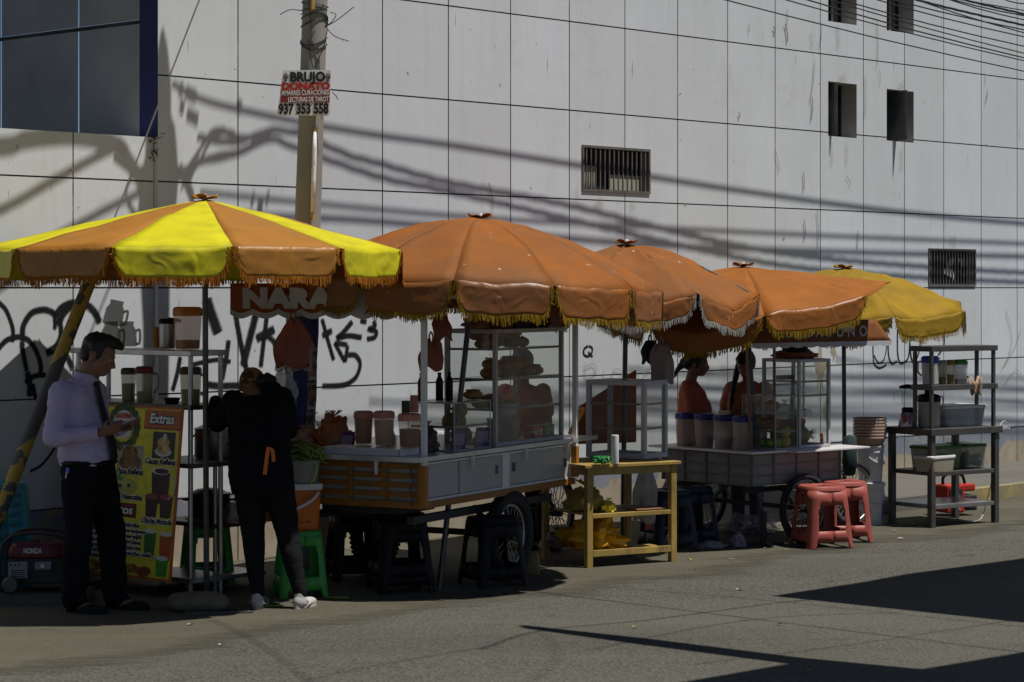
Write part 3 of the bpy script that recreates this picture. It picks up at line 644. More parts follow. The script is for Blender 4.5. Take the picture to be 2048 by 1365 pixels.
cable([(-300, 300), (0, 295), (60, 280), (150, 272), (240, 290), (270, 330), (300, 380)], .024, .95, 'thick cable bundle coming to the pole from the left')
LOW = False
for (pts, r) in (([(300, 300), (275, 320), (265, 360), (290, 400), (330, 430)], .016), ([(240, 280), (275, 310), (300, 350), (310, 400)], .014),
                 ([(360, 360), (380, 330), (410, 285), (430, 262), (470, 268)], .014), ([(366, 372), (395, 330), (420, 285), (445, 265), (480, 275), (540, 275)], .014), ([(352, 350), (372, 340), (400, 325), (440, 312), (480, 305), (540, 275)], .018),
                 ([(362, 380), (390, 330), (405, 290), (425, 262), (450, 258)], .010), ([(500, 292), (525, 270), (545, 258), (570, 262), (600, 262)], .012), ([(350, 345), (372, 352), (385, 345)], .03), ([(360, 340), (370, 360), (385, 400), (380, 430)], .03)):
    q = M(); q.tube([v - Vector((PX, PY, 0)) for v in smoothpath([caster(x, y, .85) for x, y in pts], 6)], r * .62, 6); q.done('cable_loop', CAB, pole)
q = M()
for (x, y, w, h) in ((382, 190, .10, .05), (385, 235, .11, .05), (478, 215, .05, .06), (362, 180, .03, .07), (364, 215, .04, .06), (505, 400, .02, .10), (535, 398, .02, .09), (520, 415, .05, .05)):
    c = caster(x, y, 1.05) - Vector((PX, PY, 0)); q.box(c, (w, .03, h * .45), Matrix.Rotation(WRZ, 3, 'Z') @ Matrix.Rotation(.35, 3, 'Y'))
q.done('cable_clamp', IRON, pole)
q = M(); q.tube([L_(pole_at(z)) for z in (5.2, 5.6, 5.95, 6.2, 6.4)], [.086, .11, .15, .13, .086], 14); q.done('cable_bundle', CAB, pole, smooth=True)
# visible lines, upper right
vis = [([(1380, -18), (2048, 143)], .006), ([(1500, -20), (2048, 122)], .006), ([(1580, -10), (2048, 116)], .007), ([(1600, -18), (2048, 107)], .006), ([(1640, -12), (2048, 93)], .0065), ([(1700, -16), (2048, 74)], .0065), ([(1690, -26), (2048, 60)], .007), ([(1760, -26), (2048, 66)], .0065), ([(1860, -14), (2048, 40)], .0065), ([(1840, -20), (2048, 32)], .007), ([(1990, -10), (2048, 8)], .0065)]
for i, (pp, r) in enumerate(vis):
    (x0, y0), (x1, y1) = pp; pp_ = 1.25
    def on_plane(x, y):
        d = Vector(((x - 1024) / F, 1, -(y - 576) / F)); o = Vector((0, 0, HC)); c = P0 + WN * pp_
        t = (c - Vector((0, 0, 0))).dot(WN) / d.dot(WN); return o + d * t
    a, b = on_plane(x0, y0), on_plane(x1, y1); d = b - a
    pts = [a + d * t + Vector((0, 0, -.02 * math.sin(max(0, min(1, t)) * math.pi))) for t in (-.6, -.3, 0, .25, .5, .75, 1, 1.3, 1.8, 2.6)]
    q = M(); q.tube(pts, r, 6); o = q.done('overhead_cable', CAB)
    tag(o, 'black overhead cable crossing the upper right of the white wall', 'cable', 'cables across the upper right corner')

# unseen slabs added above the street, outlined to cast the shadows on the road
def road_shadow(polys, h, name, label):
    q = M()
    sh = S * (h / S.z)
    for poly in polys:
        pp = [G(x, y) for x, y in poly]; q.prism([(p.x + sh.x, p.y + sh.y) for p in pp], h, h + .12, lambda a, b, z: (a, b, z))
    o = q.done(name, CONC); tag(o, label, 'canopy'); return o
road_shadow([[(1557, 1193), (2048, 1245), (2700, 1290), (2700, 1000), (2048, 1119), (1826, 1149), (1740, 1165)]], 5.5, 'shadow_slab', 'unseen slab added above the street to cast the angular road shadow')
road_shadow([[(1050, 1251), (1062, 1258), (1300, 1291), (1592, 1329), (1374, 1367), (1100, 1450), (2400, 1700), (2700, 1200), (2048, 1308), (1858, 1340), (1597, 1315), (1300, 1278)]], 5.5, 'shadow_slab', 'unseen pointed slab added above the street to cast the long road shadow')
for pts, r in (([(1010, 1178), (1200, 1200), (1600, 1250), (2100, 1312)], .009), ([(1250, 1178), (1500, 1198), (2100, 1260)], .006), ([(960, 1300), (1080, 1262), (1300, 1240), (1560, 1206), (1700, 1196)], .009), ([(420, 1240), (520, 1290), (620, 1365)], .007), ([(600, 1365), (760, 1330), (1000, 1290)], .006), ([(1060, 1250), (1100, 1280), (1110, 1320), (1060, 1365)], .004), ([(1380, 1330), (1700, 1290), (2100, 1230)], .006), ([(1180, 1300), (1500, 1240), (1800, 1225)], .006)):
    q = M(); h = 9.0 if pts[0][0] in (420, 600, 1060) else 6.0; q.tube(smoothpath([G(x, y) + S * (h / S.z) for x, y in pts], 5), r, 6); o = q.done('overhead_cable', CAB); tag(o, 'cable strung over the street beyond the top of the view', 'cable', 'cables over the roadway')
# ================================================================== umbrellas
VAL = {}
def fabric(name, c, dirt, **k):
    a = dict(rough=.68, var=.10, scale=5, dirt=tuple(x * .68 for x in dirt), dscale=2.2, dlo=.5, dhi=.78, bump=.30, bscale=5.5, ridged=True, trans=.22, spec=.2); a.update(k); m = mat(name, tuple(x * .68 for x in c), **a); b_ = dict(a); b_.update(bump=.9, bscale=7, rough=.42, spec=.45); VAL[m.name] = mat('creased_' + name, tuple(x * .68 for x in c), **b_); return m
ORANGE = fabric('orange_canvas', (.44, .145, .025), (.27, .13, .06)); ORB = fabric('orange_striped_canvas', (.58, .245, .035), (.46, .23, .06))
YEL = fabric('yellow_canvas', (.92, .82, .014), (.42, .36, .03)); OLDO = fabric('faded_orange_canvas', (.50, .155, .018), (.23, .125, .06), dlo=.36, dhi=.80, dscale=1.7, specks=(.42, .38, .32))
OCH = fabric('ochre_canvas', (.50, .30, .012), (.30, .19, .03), dlo=.45)
def umbrella(label, cx, cy, ztop, rad, rise, n, off, cols, fringe, val, base, lean=(0, 0), wr=.01, seed=1, droop=None, fmul=1.0, slope=1.35, pole_r=.019, polec=None, skip=(), flare=.006, rnd=1.0, sag=.004, apex=0.0):
    """cx,cy: canopy centre; base: where the pole stands; lean: height change of the rim towards +x and +y"""
    rn = random.Random(seed); U = thing('market_umbrella', label, 'umbrella', base, 0, 'market umbrellas over the stalls')
    b = Vector(base); top = Vector((cx, cy, ztop)) - b; tip0 = top + Vector((apex, 0, 0))
    from mathutils import noise as N
    def surf(a, t):                     # point of the canopy, a: angle measured from towards the viewer to the right, t: 0 centre .. 1 rim
        g = (a - off) / (2 * math.pi / n); i = math.floor(g); f = g - i; am = off + (i + .5) * 2 * math.pi / n
        flat = 1 - (1 - math.cos(math.pi / n) / math.cos(a - am)) * rnd
        r = rad * t * (1 + (flat - 1) * t)
        z = -rise * (t ** slope) - sag * t * (1 - (2 * f - 1) ** 2)
        x, y = r * math.sin(a), -r * math.cos(a)
        z += (lean[0] * x + lean[1] * y) / rad
        z += wr * N.noise(Vector((x * 3 + seed, y * 3, seed * 2.0))) * min(1, t * 2) + wr * .5 * N.noise(Vector((x * 8, y * 8, seed)))
        v = Vector((x + apex * (1 - t) ** 1.2, y, z))
        if droop: v = droop(v, a, t)
        return top + v
    q = M(); na, ntt = 8, 12
    for g in range(n):
        q.mi = g % len(cols)
        q.sheet(lambda u, v: surf(off + (g + u) * 2 * math.pi / n, .02 + .98 * v), na, ntt)
    can = q.done('canopy', cols, U, smooth=50, solid=.003)
    for g in range(n):
        if g in skip: continue
        def vp(u, v):
            a = off + (g + .015 + .97 * u) * 2 * math.pi / n; p = surf(a, 1.0); e = min(u, 1 - u)
            d = val * (1 - max(0, 1 - e / .13) ** 2.2 * .92) * v
            o = Vector((math.sin(a), -math.cos(a), 0)) * (flare * v * (.6 + .5 * math.sin(u * 11 + g * 2 + seed) * v) + .007 * N.noise(Vector((u * 5 + g * 3, v * 4, seed))) * min(1, v * 3) + .003)
            return p + o + Vector((0, 0, -d + .003))
        q = M(); q.sheet(vp, 18, 6); vo = q.done('valance', VAL[cols[g % len(cols)].name], U, smooth=50, solid=.003)
        q = M(); L0 = .052 * fmul; k = int(2 * math.pi * rad / n / .0044)
        for i in range(k):
            u = (i + rn.random() * .7) / k; p = vp(u, 1.0); L = L0 * rn.uniform(.5, 1.05) * (.85 + .25 * math.sin(i * .11 + g)); a = off + (g + u) * 2 * math.pi / n
            tn = Vector((math.cos(a), math.sin(a), 0)) * .0026; nn = Vector((math.sin(a), -math.cos(a), 0))
            tip = p + Vector((0, 0, -L)) + tn * rn.uniform(-4.5, 4.5) + nn * rn.uniform(-.006, .012); p = p + nn * .004 + Vector((0, 0, .014))
            q.add([p - tn, p + tn, tip + tn, tip - tn], [(0, 1, 2, 3)])
        for s_ in (0, 1):                # trimmed side edges
            for i in range(14):
                v = (i + rn.random()) / 14; p = vp(s_ * .94 + .03, v); a = off + (g + s_) * 2 * math.pi / n; tn = Vector((math.cos(a), math.sin(a), 0)); nn = Vector((math.sin(a), -math.cos(a), 0)) * .006
                p = p + nn; z = Vector((0, 0, .005)); d = tn * (1 if s_ else -1) * rn.uniform(.012, .03) + Vector((0, 0, -.02))
                q.add([p - z, p + z, p + d + z * .6, p + d - z * .6], [(0, 1, 2, 3)])
        q.done('fringe', fringe, vo)
    # ribs, pole, top
    ribm = mat('umbrella_rib', (.16, .15, .14), .5, metal=.7)
    for g in range(n):
        a = off + g * 2 * math.pi / n; q = M(); q.tube([surf(a, t) + Vector((0, 0, -.013)) for t in (.03, .25, .5, .75, .97)], .005, 5); q.done('rib', ribm, U)
    q = M(); q.cyl((0, 0, 0), tip0 + Vector((0, 0, .02)), pole_r, n=14); q.done('pole', polec or DSTEEL, U, smooth=40)
    q = M()
    for g in range(6):
        a = g * math.pi / 3 + seed; q.sheet(lambda u, v: tip0 + Vector((math.sin(a + (u - .5) * .95) * v * .085, -math.cos(a + (u - .5) * .95) * v * .085, .004 + .020 * v * v * (1 if g % 2 else .35) + .012 * math.sin(u * 3.1))), 4, 4)
    q.done('top_flap', cols[0], U, smooth=50, solid=.004)
    q = M(); q.lathe([(.018, 0), (.02, .02), (.012, .036)], 12, tip0 + Vector((0, 0, .0))); q.done('finial', WHITEMETAL, U, smooth=40)
    return U
FR_O = fabric('orange_fringe', (.50, .17, .012), (.36, .13, .02), rough=.8); FR_Y = fabric('yellow_fringe', (.40, .24, .01), (.26, .16, .02), rough=.8); FR_W = fabric('grey_white_fringe', (.50, .47, .41), (.32, .28, .22), rough=.8)
D = R(1)
umbrella('big umbrella with alternating yellow and orange panels and orange fringe at the left', -2.015, 14.62, 2.56, 1.36, .325, 12, 17 * D, [ORB, YEL], FR_O, .185, (-1.955, 14.72, 0), wr=.012, seed=3, slope=1.12, apex=.062)
umbrella('large dusty orange dome umbrella with yellow fringe over the glass bread cabinet', -.215, 15.62, 2.47, 1.235, .44, 12, -7 * D, [OLDO], FR_Y, .21, (-.483, 15.23, 0), lean=(-.055, .0), wr=.032, seed=8, slope=1.75, rnd=.5)
def droop3(v, a, t):
    v = v.copy(); k = t * t
    v.z += -.07 * k * max(0, math.cos(a - .75)) + .035 * k * math.sin(5 * a) - .10 * k * max(0, math.cos(a + 1.0)) + .05 * k * max(0, math.cos(a - 1.9))
    v.z += .05 * math.sin(v.x * 9 + v.y * 4) * t * (1 - t) * 2; return v
umbrella('crumpled sagging orange umbrella with white fringe, third from the left', 0.868, 17.42, 2.332, 1.02, .31, 8, 27 * D, [OLDO], FR_W, .15, (.835, 17.38, 0), lean=(-.06, -.02), sag=.075, wr=.075, seed=15, droop=droop3, slope=1.3)
def droop4(v, a, t):
    v = v.copy(); v.z += .25 * t * t * max(0, math.cos(a - 1.25)) ** 1.5 - .055 * t * t * max(0, math.cos(a - .1)) ** 2 + .10 * t * t * max(0, math.cos(a + 1.9)) + .03 * t * math.sin(4 * a + 1) * t; return v
umbrella('smooth orange umbrella with ochre fringe and one raised edge above the grey cart', 1.838, 18.3, 2.168, 1.19, .39, 8, 2 * D, [fabric('bright_orange_canvas', (.49, .165, .025), (.36, .14, .04), dlo=.55)], FR_Y, .17, (1.948, 17.83, 0), lean=(.02, .01), sag=.03, wr=.03, seed=21, droop=droop4, slope=1.5, skip=(1, 2))
umbrella('ochre yellow umbrella behind the others at the far right of the row', 2.91, 20.2, 2.17, 1.11, .36, 8, 14 * D, [OCH], FR_Y, .16, (2.93, 20.25, 0), lean=(.05, 0), sag=.04, wr=.05, seed=30, slope=1.5, droop=lambda v, a, t: v + Vector((0, 0, -.07 * t * t * max(0, math.cos(a - .2)))))

# ================================================================== shared pieces of the carts
def wheel(parent, c, r, axis, tyre=.035, spokes=24, knob=False):
    """spoked wheel: tyre > rim, spokes, hub; axis: 'y' local"""
    c = Vector(c); q = M(); n = 40
    def ring(rr, w): return [c + Vector((math.cos(2 * math.pi * i / n) * rr, 0, math.sin(2 * math.pi * i / n) * rr)) for i in range(n)]
    q.tube(ring(r - tyre, 0), tyre, 10, closed=True)
    if knob:
        for i in range(54):
            a = 2 * math.pi * i / 54
            for dy in (-.026, .0, .026): 
                rr = r - tyre + math.sqrt(max(0, tyre ** 2 - dy ** 2)) ; m_ = Matrix.Rotation(-a, 3, 'Y'); q.box(c + Vector((math.cos(a) * rr, dy, math.sin(a) * rr)), (.014, .018, .018), m_)
    w = q.done('wheel', RUBBER, parent, smooth=60)
    q = M(); q.tube(ring(r - 2.1 * tyre, 0), .014, 8, closed=True); q.done('rim', mat('wheel_rim', (.30, .29, .28), .4, metal=.8), w, smooth=True)
    q = M(); rr = r - 2.1 * tyre
    for i in range(spokes):
        a = 2 * math.pi * i / spokes; b = a + (.5 if i % 2 else -.5); s_ = .025 if (i // 2) % 2 else -.025
        q.tube([c + Vector((math.cos(b) * .03, s_, math.sin(b) * .03)), c + Vector((math.cos(a) * rr, 0, math.sin(a) * rr))], .0032, 4)
    q.done('spokes', mat('wheel_spoke', (.35, .34, .32), .4, metal=.7), w)
    q = M(); q.cyl(c + Vector((0, -.05, 0)), c + Vector((0, .05, 0)), .035); q.done('hub', IRON, w, smooth=40); return w
CORANGE = mat('orange_cart_paint', (.25, .10, .014), .5, .15, 6, dirt=(.16, .08, .03), dscale=4, dlo=.52, dhi=.75)
CREAM = mat('dull_white_board', (.34, .325, .29), .55, .10, 3, dirt=(.28, .26, .23), dscale=3, dlo=.5, dhi=.8)
PANEL = mat('grey_white_panel', (.36, .35, .34), .35, .06, 2, dirt=(.26, .26, .26), dscale=2, dlo=.55, dhi=.85)
COUNTER = mat('white_counter', (.66, .62, .60), .28, .06, 4, dirt=(.5, .44, .40), dscale=3, dlo=.55, dhi=.8)
def face_text(body, h, m, parent, o, xdir, ydir, w=None, bold=0, **k): return text(body, h, m, parent, frame(o, xdir, ydir), width=w, bold=bold, **k)

# ------------------------------------------------------------------ first cart (orange slats, white sliding doors)
C1 = Vector((-.572, 14.7, 0)); RZ1 = math.atan2(.88, .47)
def c1(x, y, z=0): return C1 + Vector((x * .4711 - y * .8821, x * .8821 + y * .4711, z))
cart = thing('food_cart', 'orange and white food cart with slatted end, sliding doors and NARANJA awning', 'food cart', C1, RZ1)
LX, LY = 2.13, 1.03
q = M(); q.bx(.02, LX, .02, LY - .02, .63, .645); q.bx(.012, .022, .02, LY - .02, .645, .88); q.bx(.022, LX, .02, .03, .645, .88); q.bx(.022, LX, LY - .03, LY - .02, .645, .88); q.bx(LX - .012, LX, .03, LY - .03, .645, .88); q.done('body', CREAM, cart)
q = M()
for z in (.655, .715, .775, .835): q.bx(-.008, .010, .0, LY, z, z + .034)
for y in (0, .26, .52, .78, LY - .035): q.bx(-.018, -.008, y, y + .035, .632, .885)
q.done('slatted_end', CORANGE, cart, bevel=.003)
q = M(); q.bx(-.018, LX + .02, -.02, .02, .585, .63); q.bx(-.018, LX + .02, LY - .02, LY + .02, .585, .63); q.bx(-.018, .02, .02, LY - .02, .585, .63); q.bx(LX - .02, LX + .02, .02, LY - .02, .585, .63); q.done('chassis_rail', CORANGE, cart, bevel=.003)
q = M(); q.bx(.05, LX, -.008, .018, .63, .645); q.bx(.05, LX, -.008, .018, .865, .878); q.bx(1.06, 1.16, -.010, .018, .645, .865); q.bx(2.085, LX, -.01, .018, .645, .865); q.done('side_frame', WHITEMETAL, cart)
for (x0, x1, hs) in ((.05, .47, None), (.47, 1.06, .97), (1.16, 2.085, 1.22)):
    q = M(); q.bx(x0 + .004, x1 - .004, .0 if x0 != .47 else -.005, .016, .648, .862); pn = q.done('sliding_door', PANEL, cart, bevel=.002)
    if hs:
        q = M(); q.bx(hs, hs + .028, -.012, -.004, .74, .80)
        pn2 = q.done('handle', mat('recess_grip', (.12, .11, .10), .6), pn)
        if hs > 1.1: q = M(); q.bx(2.0, 2.028, -.012, -.004, .72, .78); q.done('handle', mat('recess_grip', (.12, .11, .10), .6), pn)
q = M(); q.bx(-.13, 2.44, -.045, LY + .30, .898, .918); tt = q.done('counter', COUNTER, cart, bevel=.003)
q = M(); q.bx(-.135, 2.445, -.052, -.046, .892, .922); q.bx(-.137, -.131, -.046, LY + .30, .892, .922); q.done('edge_trim', mat('aluminium_trim', (.55, .54, .52), .35, metal=.6), cart)
for (x, y) in ((-.06, .30), (.62, -.03), (1.38, -.03), (2.02, -.03)):
    q = M(); q.add([(x - .012, y, .896), (x + .012, y, .896), (x, y, .80), (x - .012, y + .02, .896), (x + .012, y + .02, .896), (x, y + .02, .80)], [(0, 1, 2), (5, 4, 3), (0, 3, 4, 1), (1, 4, 5, 2), (2, 5, 3, 0)]); q.done('shelf_bracket', WHITEMETAL, cart)
for (x, y) in ((0, 0), (2.12, -.02), (0, LY), (2.1, LY)):
    q = M(); q.bx(x - .017, x + .017, y - .017 - .012, y + .017 - .012, .86, 1.93); po = q.done('post', WHITEMETAL, cart, bevel=.003)
    q = M(); q.bx(x - .021, x + .021, y - .033, y + .009, .60 if x < 1 else .64, .862); q.done('sleeve', mat('orange_post_paint', (.33, .13, .012), .5, .15, 6), po, bevel=.003)
q = M()
for (a, b) in (((-.08, -.10, 1.94), (2.25, -.10, 1.94)), ((-.08, 1.40, 1.94), (2.25, 1.40, 1.94)), ((-.08, -.10, 1.94), (-.08, 1.40, 1.94)), ((2.25, -.10, 1.94), (2.25, 1.40, 1.94))): q.beam(a, b, .022)
q.done('awning_frame', WHITEMETAL, cart)
q = M(); AWO = fabric('orange_awning_cloth', (.55, .15, .02), (.30, .08, .02), trans=.3)
def aw(u, v):
    y = 1.42 - 1.50 * u; sc = abs(math.sin(u * 8 * math.pi)); return Vector((-.10 - .012 * math.sin(u * 17), y, 2.03 - v * (.17 + .028 * sc)))
q.sheet(aw, 64, 6); va = q.done('awning_valance', AWO, cart, smooth=True, solid=.002)
q = M(); q.sheet(lambda u, v: aw(u, 1.0) + Vector((-.001, 0, -.038 * v + .002)), 64, 2); q.done('scallop_border', mat('white_awning_hem', (.58, .56, .56), .7, trans=.3), va, solid=.002)
face_text('NARANJA', .17, mat('white_awning_letters', (.60, .58, .58), .7, trans=.3), va, (-.122, .74, 1.925), (0, -1, 0), (0, 0, 1), 1.16, .012)
q = M(); q.beam((.05, .12, .50), (2.0, .12, .50), .05); q.beam((.05, .9, .50), (2.0, .9, .50), .05); q.beam((1.19, -.02, .31), (1.19, 1.05, .31), .04); q.beam((.3, .12, .5), (.3, .9, .5), .04)
for x in (.9, 1.19, 1.5):
    for y in (.12, .9): q.beam((x, y, .52), (1.19, y, .31), .03)
q.bx(.06, .5, .2, .8, .535, .58); q.done('chassis', IRON, cart)
wheel(cart, (1.19, .01, .305), .305, 'y', .046, 28, True); wheel(cart, (1.10, 1.02, .305), .305, 'y', .046, 28, True); wheel(cart, (2.85, .5, .30), .30, 'y', .03, 28)
q = M(); q.tube([(2.1, .5, .56), (2.5, .5, .62), (2.85, .5, .30)], .018, 8); q.tube([(2.5, .5, .62), (2.45, .5, .85)], .016, 8); q.tube([(2.1, .5, .40), (2.85, .5, .30)], .014, 8); q.done('rear_fork', IRON, cart)
q = M(); rc = random.Random(2)
for i in range(14):
    z = .85 - i * .018; q.tube([Vector((-.03, .06 + .01 * math.sin(i), z)) + Vector((0, math.cos(t) * (.004 if i % 2 else .009), math.sin(t) * .012)) for t in [2 * math.pi * j / 8 for j in range(8)]], .0025, 4, closed=True)
q.done('chain', DSTEEL, cart)
# leaning orange board and bracket at its far end
q = M(); q.prism([(0, -.10), (.54, .20), (.54, -.36), (0, -.36)], 0, .02, lambda a, b, h: (a, h, b)); bo = q.done('orange_board', mat('orange_board', (.30, .06, .012), .6, .15, 4)); bo.location = P(1148, 795, 17.6); bo.rotation_euler = (0, 0, R(25)); tag(bo, 'dark orange slanted board standing behind the cart corner', 'board')
q = M(); b0 = P(1140, 868, 16.6); q.beam((0, 0, 0), P(1166, 818, 16.7) - b0, .03, .02); q.beam(P(1166, 818, 16.7) - b0, P(1150, 818, 16.6) - b0, .03, .02); o = q.done('orange_bracket', mat('bright_orange_paint', (.60, .24, .02), .5)); o.location = b0; tag(o, 'bright orange folded metal bracket at the right end of the orange cart', 'bracket')

# ------------------------------------------------------------------ glass cabinets
def cabinet(label, loc, rz, sx, sy, h, shelves, fm, bar=.028, name='glass_cabinet', group=None, split=None, back=True):
    t = thing(name, label, 'display case', loc, rz, group); q = M(); b = bar
    for x in (0, sx - b):
        for y in (0, sy - b): q.bx(x, x + b, y, y + b, b, h - b)
    for z in (0, h - b):
        q.bx(0, sx, 0, b, z, z + b); q.bx(0, sx, sy - b, sy, z, z + b); q.bx(0, b, b, sy - b, z, z + b); q.bx(sx - b, sx, b, sy - b, z, z + b)
    if split:
        ax, p_ = split
        if ax == 'y': q.bx(0, b, p_, p_ + b, b, h - b)
        else: q.bx(p_, p_ + b, 0, b, b, h - b)
    q.done('frame', fm, t, bevel=.004)
    for nm, (x0, x1, y0, y1) in (('front', (b, sx - b, .010, .013)), ('end', (.010, .013, b, sy - b)), ('rear', (b, sx - b, sy - .013, sy - .010)), ('end', (sx - .013, sx - .010, b, sy - b))):
        if nm == 'rear' and not back: continue
        q = M(); q.bx(x0, x1, y0, y1, b, h - b); q.done('glass_pane', GLASS, t)
    q = M(); q.bx(.004, sx - .004, .004, sy - .004, h - .006, h - .001); q.done('top', fm, t)
    q = M(); q.bx(b, sx - b, b, sy - b, .004, .012); q.done('floor', fm, t)
    for z in shelves:
        q = M(); q.bx(.015, sx - .015, .015, sy - .015, z, z + .006); sh = q.done('shelf', glass('shelf_glass', (.80, .86, .84), .12), t)
        q = M(); q.bx(.013, sx - .013, .0135, .0185, z - .006, z + .010); q.bx(.0135, .0185, .02, sy - .02, z - .006, z + .010); q.done('shelf_edge', mat('shelf_edge', (.25, .22, .18), .5, metal=.4), sh)
    return t
VZ = .919
BROWNW = mat('brown_white_frame', (.42, .38, .36), .4, .1, 6, dirt=(.3, .24, .2), dscale=4)
cab1 = c1(.985, .0, VZ); cabinet('tall glass bread cabinet with three shelves of rolls on the orange cart', cab1, RZ1, 1.02, .40, .80, [.25, .455, .66], BROWNW, .03)
cab2 = c1(.45, .02, VZ); cabinet('low clear glass box with drink bottles on top at the left of the bread cabinet', cab2, RZ1, .50, .36, .325, [.16], mat('thin_clear_edge', (.40, .39, .37), .3), .008, 'glass_box')
EC = Vector((.973, 16.83, .742)); RZE = math.atan2(.437, .27)
cabinet('empty glass display case with rounded brown frame on the wooden stand', EC, RZE, .36, .50, .575, [.40, .22], mat('mauve_white_frame', (.46, .43, .46), .4, .08), .036)

# ------------------------------------------------------------------ wooden stand
WOOD = mat('yellow_wood', (.33, .22, .055), .6, .25, 3, bump=.25, bscale=20, stretch=(1, 1, 1), dirt=(.16, .10, .035), dscale=5, dlo=.52, dhi=.72)
WT = Vector((.537, 16.37, 0)); RZW = math.atan2(.51, .86)
def wt(x, y, z=0): return WT + Vector((x * .86 - y * .51, x * .51 + y * .86, z))
st = thing('wooden_stand', 'yellow wooden stand with two low shelves carrying the empty glass case', 'stand', WT, RZW)
q = M()
for i in range(5): q.bx(-.03, .80, -.02 + i * .132, .108 + i * .132, .715, .738)
q.done('tabletop', WOOD, st, bevel=.003)
for (x, y, w) in ((0, 0, .048), (.725, 0, .048), (0, .585, .045), (.725, .585, .045), (.40, .585, .03)):
    q = M(); q.bx(x, x + w, y, y + w, 0, .714); q.done('leg', WOOD, st, bevel=.003)
q = M(); q.bx(.05, .723, .005, .03, .66, .714); q.bx(.05, .723, .60, .622, .66, .714); q.bx(.01, .035, .05, .583, .66, .714); q.bx(.735, .76, .05, .583, .66, .714); q.done('apron', WOOD, st, bevel=.002)
q = M(); q.bx(.05, .723, .0, .022, .355, .385)
for i in range(4): q.bx(.05, .722, .03 + i * .14, .15 + i * .14, .365, .38)
q.done('shelf', WOOD, st, bevel=.002)
q = M(); q.bx(.05, .723, .0, .024, .08, .125)
for i in (0, 1, 3): q.bx(.05, .722, .03 + i * .15, .13 + i * .15, .095, .11)
q.done('shelf', WOOD, st, bevel=.002)

# ------------------------------------------------------------------ second cart
C2 = Vector((1.842, 17.7, 0)); RZ2 = math.atan2(.65, .76)
def c2(x, y, z=0): return C2 + Vector((x * .76 - y * .65, x * .65 + y * .76, z))
GWOOD = mat('greyed_board', (.21, .195, .18), .7, .2, 4, dirt=(.12, .105, .09), dscale=3, dlo=.5, dhi=.75)
k2 = thing('food_cart', 'grey boarded food cart on spoked wheels with blue lidded jugs and DESAYUNO awning', 'food cart', C2, RZ2)
q = M(); L2, D2 = 1.03, .98
q.bx(0, L2, 0, .014, .47, .715); q.bx(0, L2, D2 - .014, D2, .47, .715); q.bx(0, .014, .014, D2 - .014, .47, .715); q.bx(L2 - .014, L2, .014, D2 - .014, .47, .715); q.bx(.014, L2 - .014, .014, D2 - .014, .47, .485); q.done('body', GWOOD, k2)
q = M()
for x in (.0, .24, .5, .76, L2 - .02): q.bx(x, x + .018, -.012, 0, .468, .717)
for y in (.0, .24, .48, .72, D2 - .02): q.bx(-.012, 0, y, y + .018, .468, .717)
for z in (.468, .54, .62, .705): q.bx(.02, L2 - .02, -.008, -.001, z, z + .012); q.bx(-.008, -.001, .02, D2 - .02, z, z + .012)
q.done('side_battens', mat('grey_batten', (.15, .14, .13), .7), k2)
q = M(); q.bx(-.06, L2 + .02, -.06, D2 + .1, .722, .738); q.done('counter', COUNTER, k2, bevel=.002)
q = M(); q.bx(.34, 1.20, -.16, -.062, .720, .734); q.bx(1.055, 1.20, -.06, .6, .720, .734); q.done('side_flap', COUNTER, k2, bevel=.002)
q = M(); q.beam((.02, .1, .43), (1.0, .1, .43), .04); q.beam((.02, .88, .43), (1.0, .88, .43), .04); q.beam((.52, -.08, .275), (.52, 1.05, .275), .035)
for y in (.02, .95):
    for x in (.35, .85): q.beam((x, y, .45), (.52, y, .275), .022)
q.done('chassis', IRON, k2)
wheel(k2, (.52, -.075, .275), .275, 'y', .026, 30); wheel(k2, (.52, 1.04, .275), .275, 'y', .026, 30); wheel(k2, (1.75, .5, .275), .275, 'y', .02, 30)
PST = mat('reddish_pipe', (.20, .10, .08), .5, metal=.2)
for (x, y) in ((.10, .10), (.30, .04), (.98, .35), (1.02, .55)):
    q = M(); dx = -.05 if x < .2 else (.08 if x > 1 else 0); q.tube([(x, y, .738), (x + dx, y, 1.62)], .012, 8); q.done('post', PST if x < .9 else WHITEMETAL, k2)
# awning DESAYUNO at its right end
q = M(); AW2 = fabric('brown_awning_cloth', (.30, .115, .035), (.22, .09, .03), trans=.2)
B0 = Vector((2.10, 18.6, 0)); bx2 = (P(1783, 640, 18.6) - P(1640, 640, 18.1)); bx2.z = 0
ctr = P(1640, 640, 18.1); 
def awp(u, v, d=0):
    p = Vector((ctr.x, ctr.y, 0)) + bx2 * (-.9 + 1.9 * u); n_ = bx2.cross(Vector((0, 0, 1))).normalized()
    return Vector((p.x, p.y, 1.57 + .175 * v)) + n_ * (-.05 * v + d) + bx2 * (-.16 * v * max(0, u * 2 - 1))
inv = Matrix.Rotation(-RZ2, 3, 'Z')
def l2(w): return inv @ (Vector(w) - C2)
q.sheet(lambda u, v: l2(awp(u, v)), 24, 4); av = q.done('awning_valance', AW2, k2, smooth=True, solid=.002)
q = M(); q.sheet(lambda u, v: l2(awp(u, 0, .002) + Vector((0, 0, -.045 * v * (.7 + .3 * abs(math.sin(u * 11 * math.pi))) + .004))), 44, 2); q.done('scallop_border', mat('white_awning_hem', (.58, .56, .56), .7, trans=.3), av, solid=.002)
xd = inv @ bx2.normalized(); c_ = l2(awp(.535, .45, .012))
face_text('DESAYUNO', .12, mat('white_awning_letters', (.60, .58, .58), .7), av, c_, xd, (0, 0, 1), .90, .002, space=1.75)
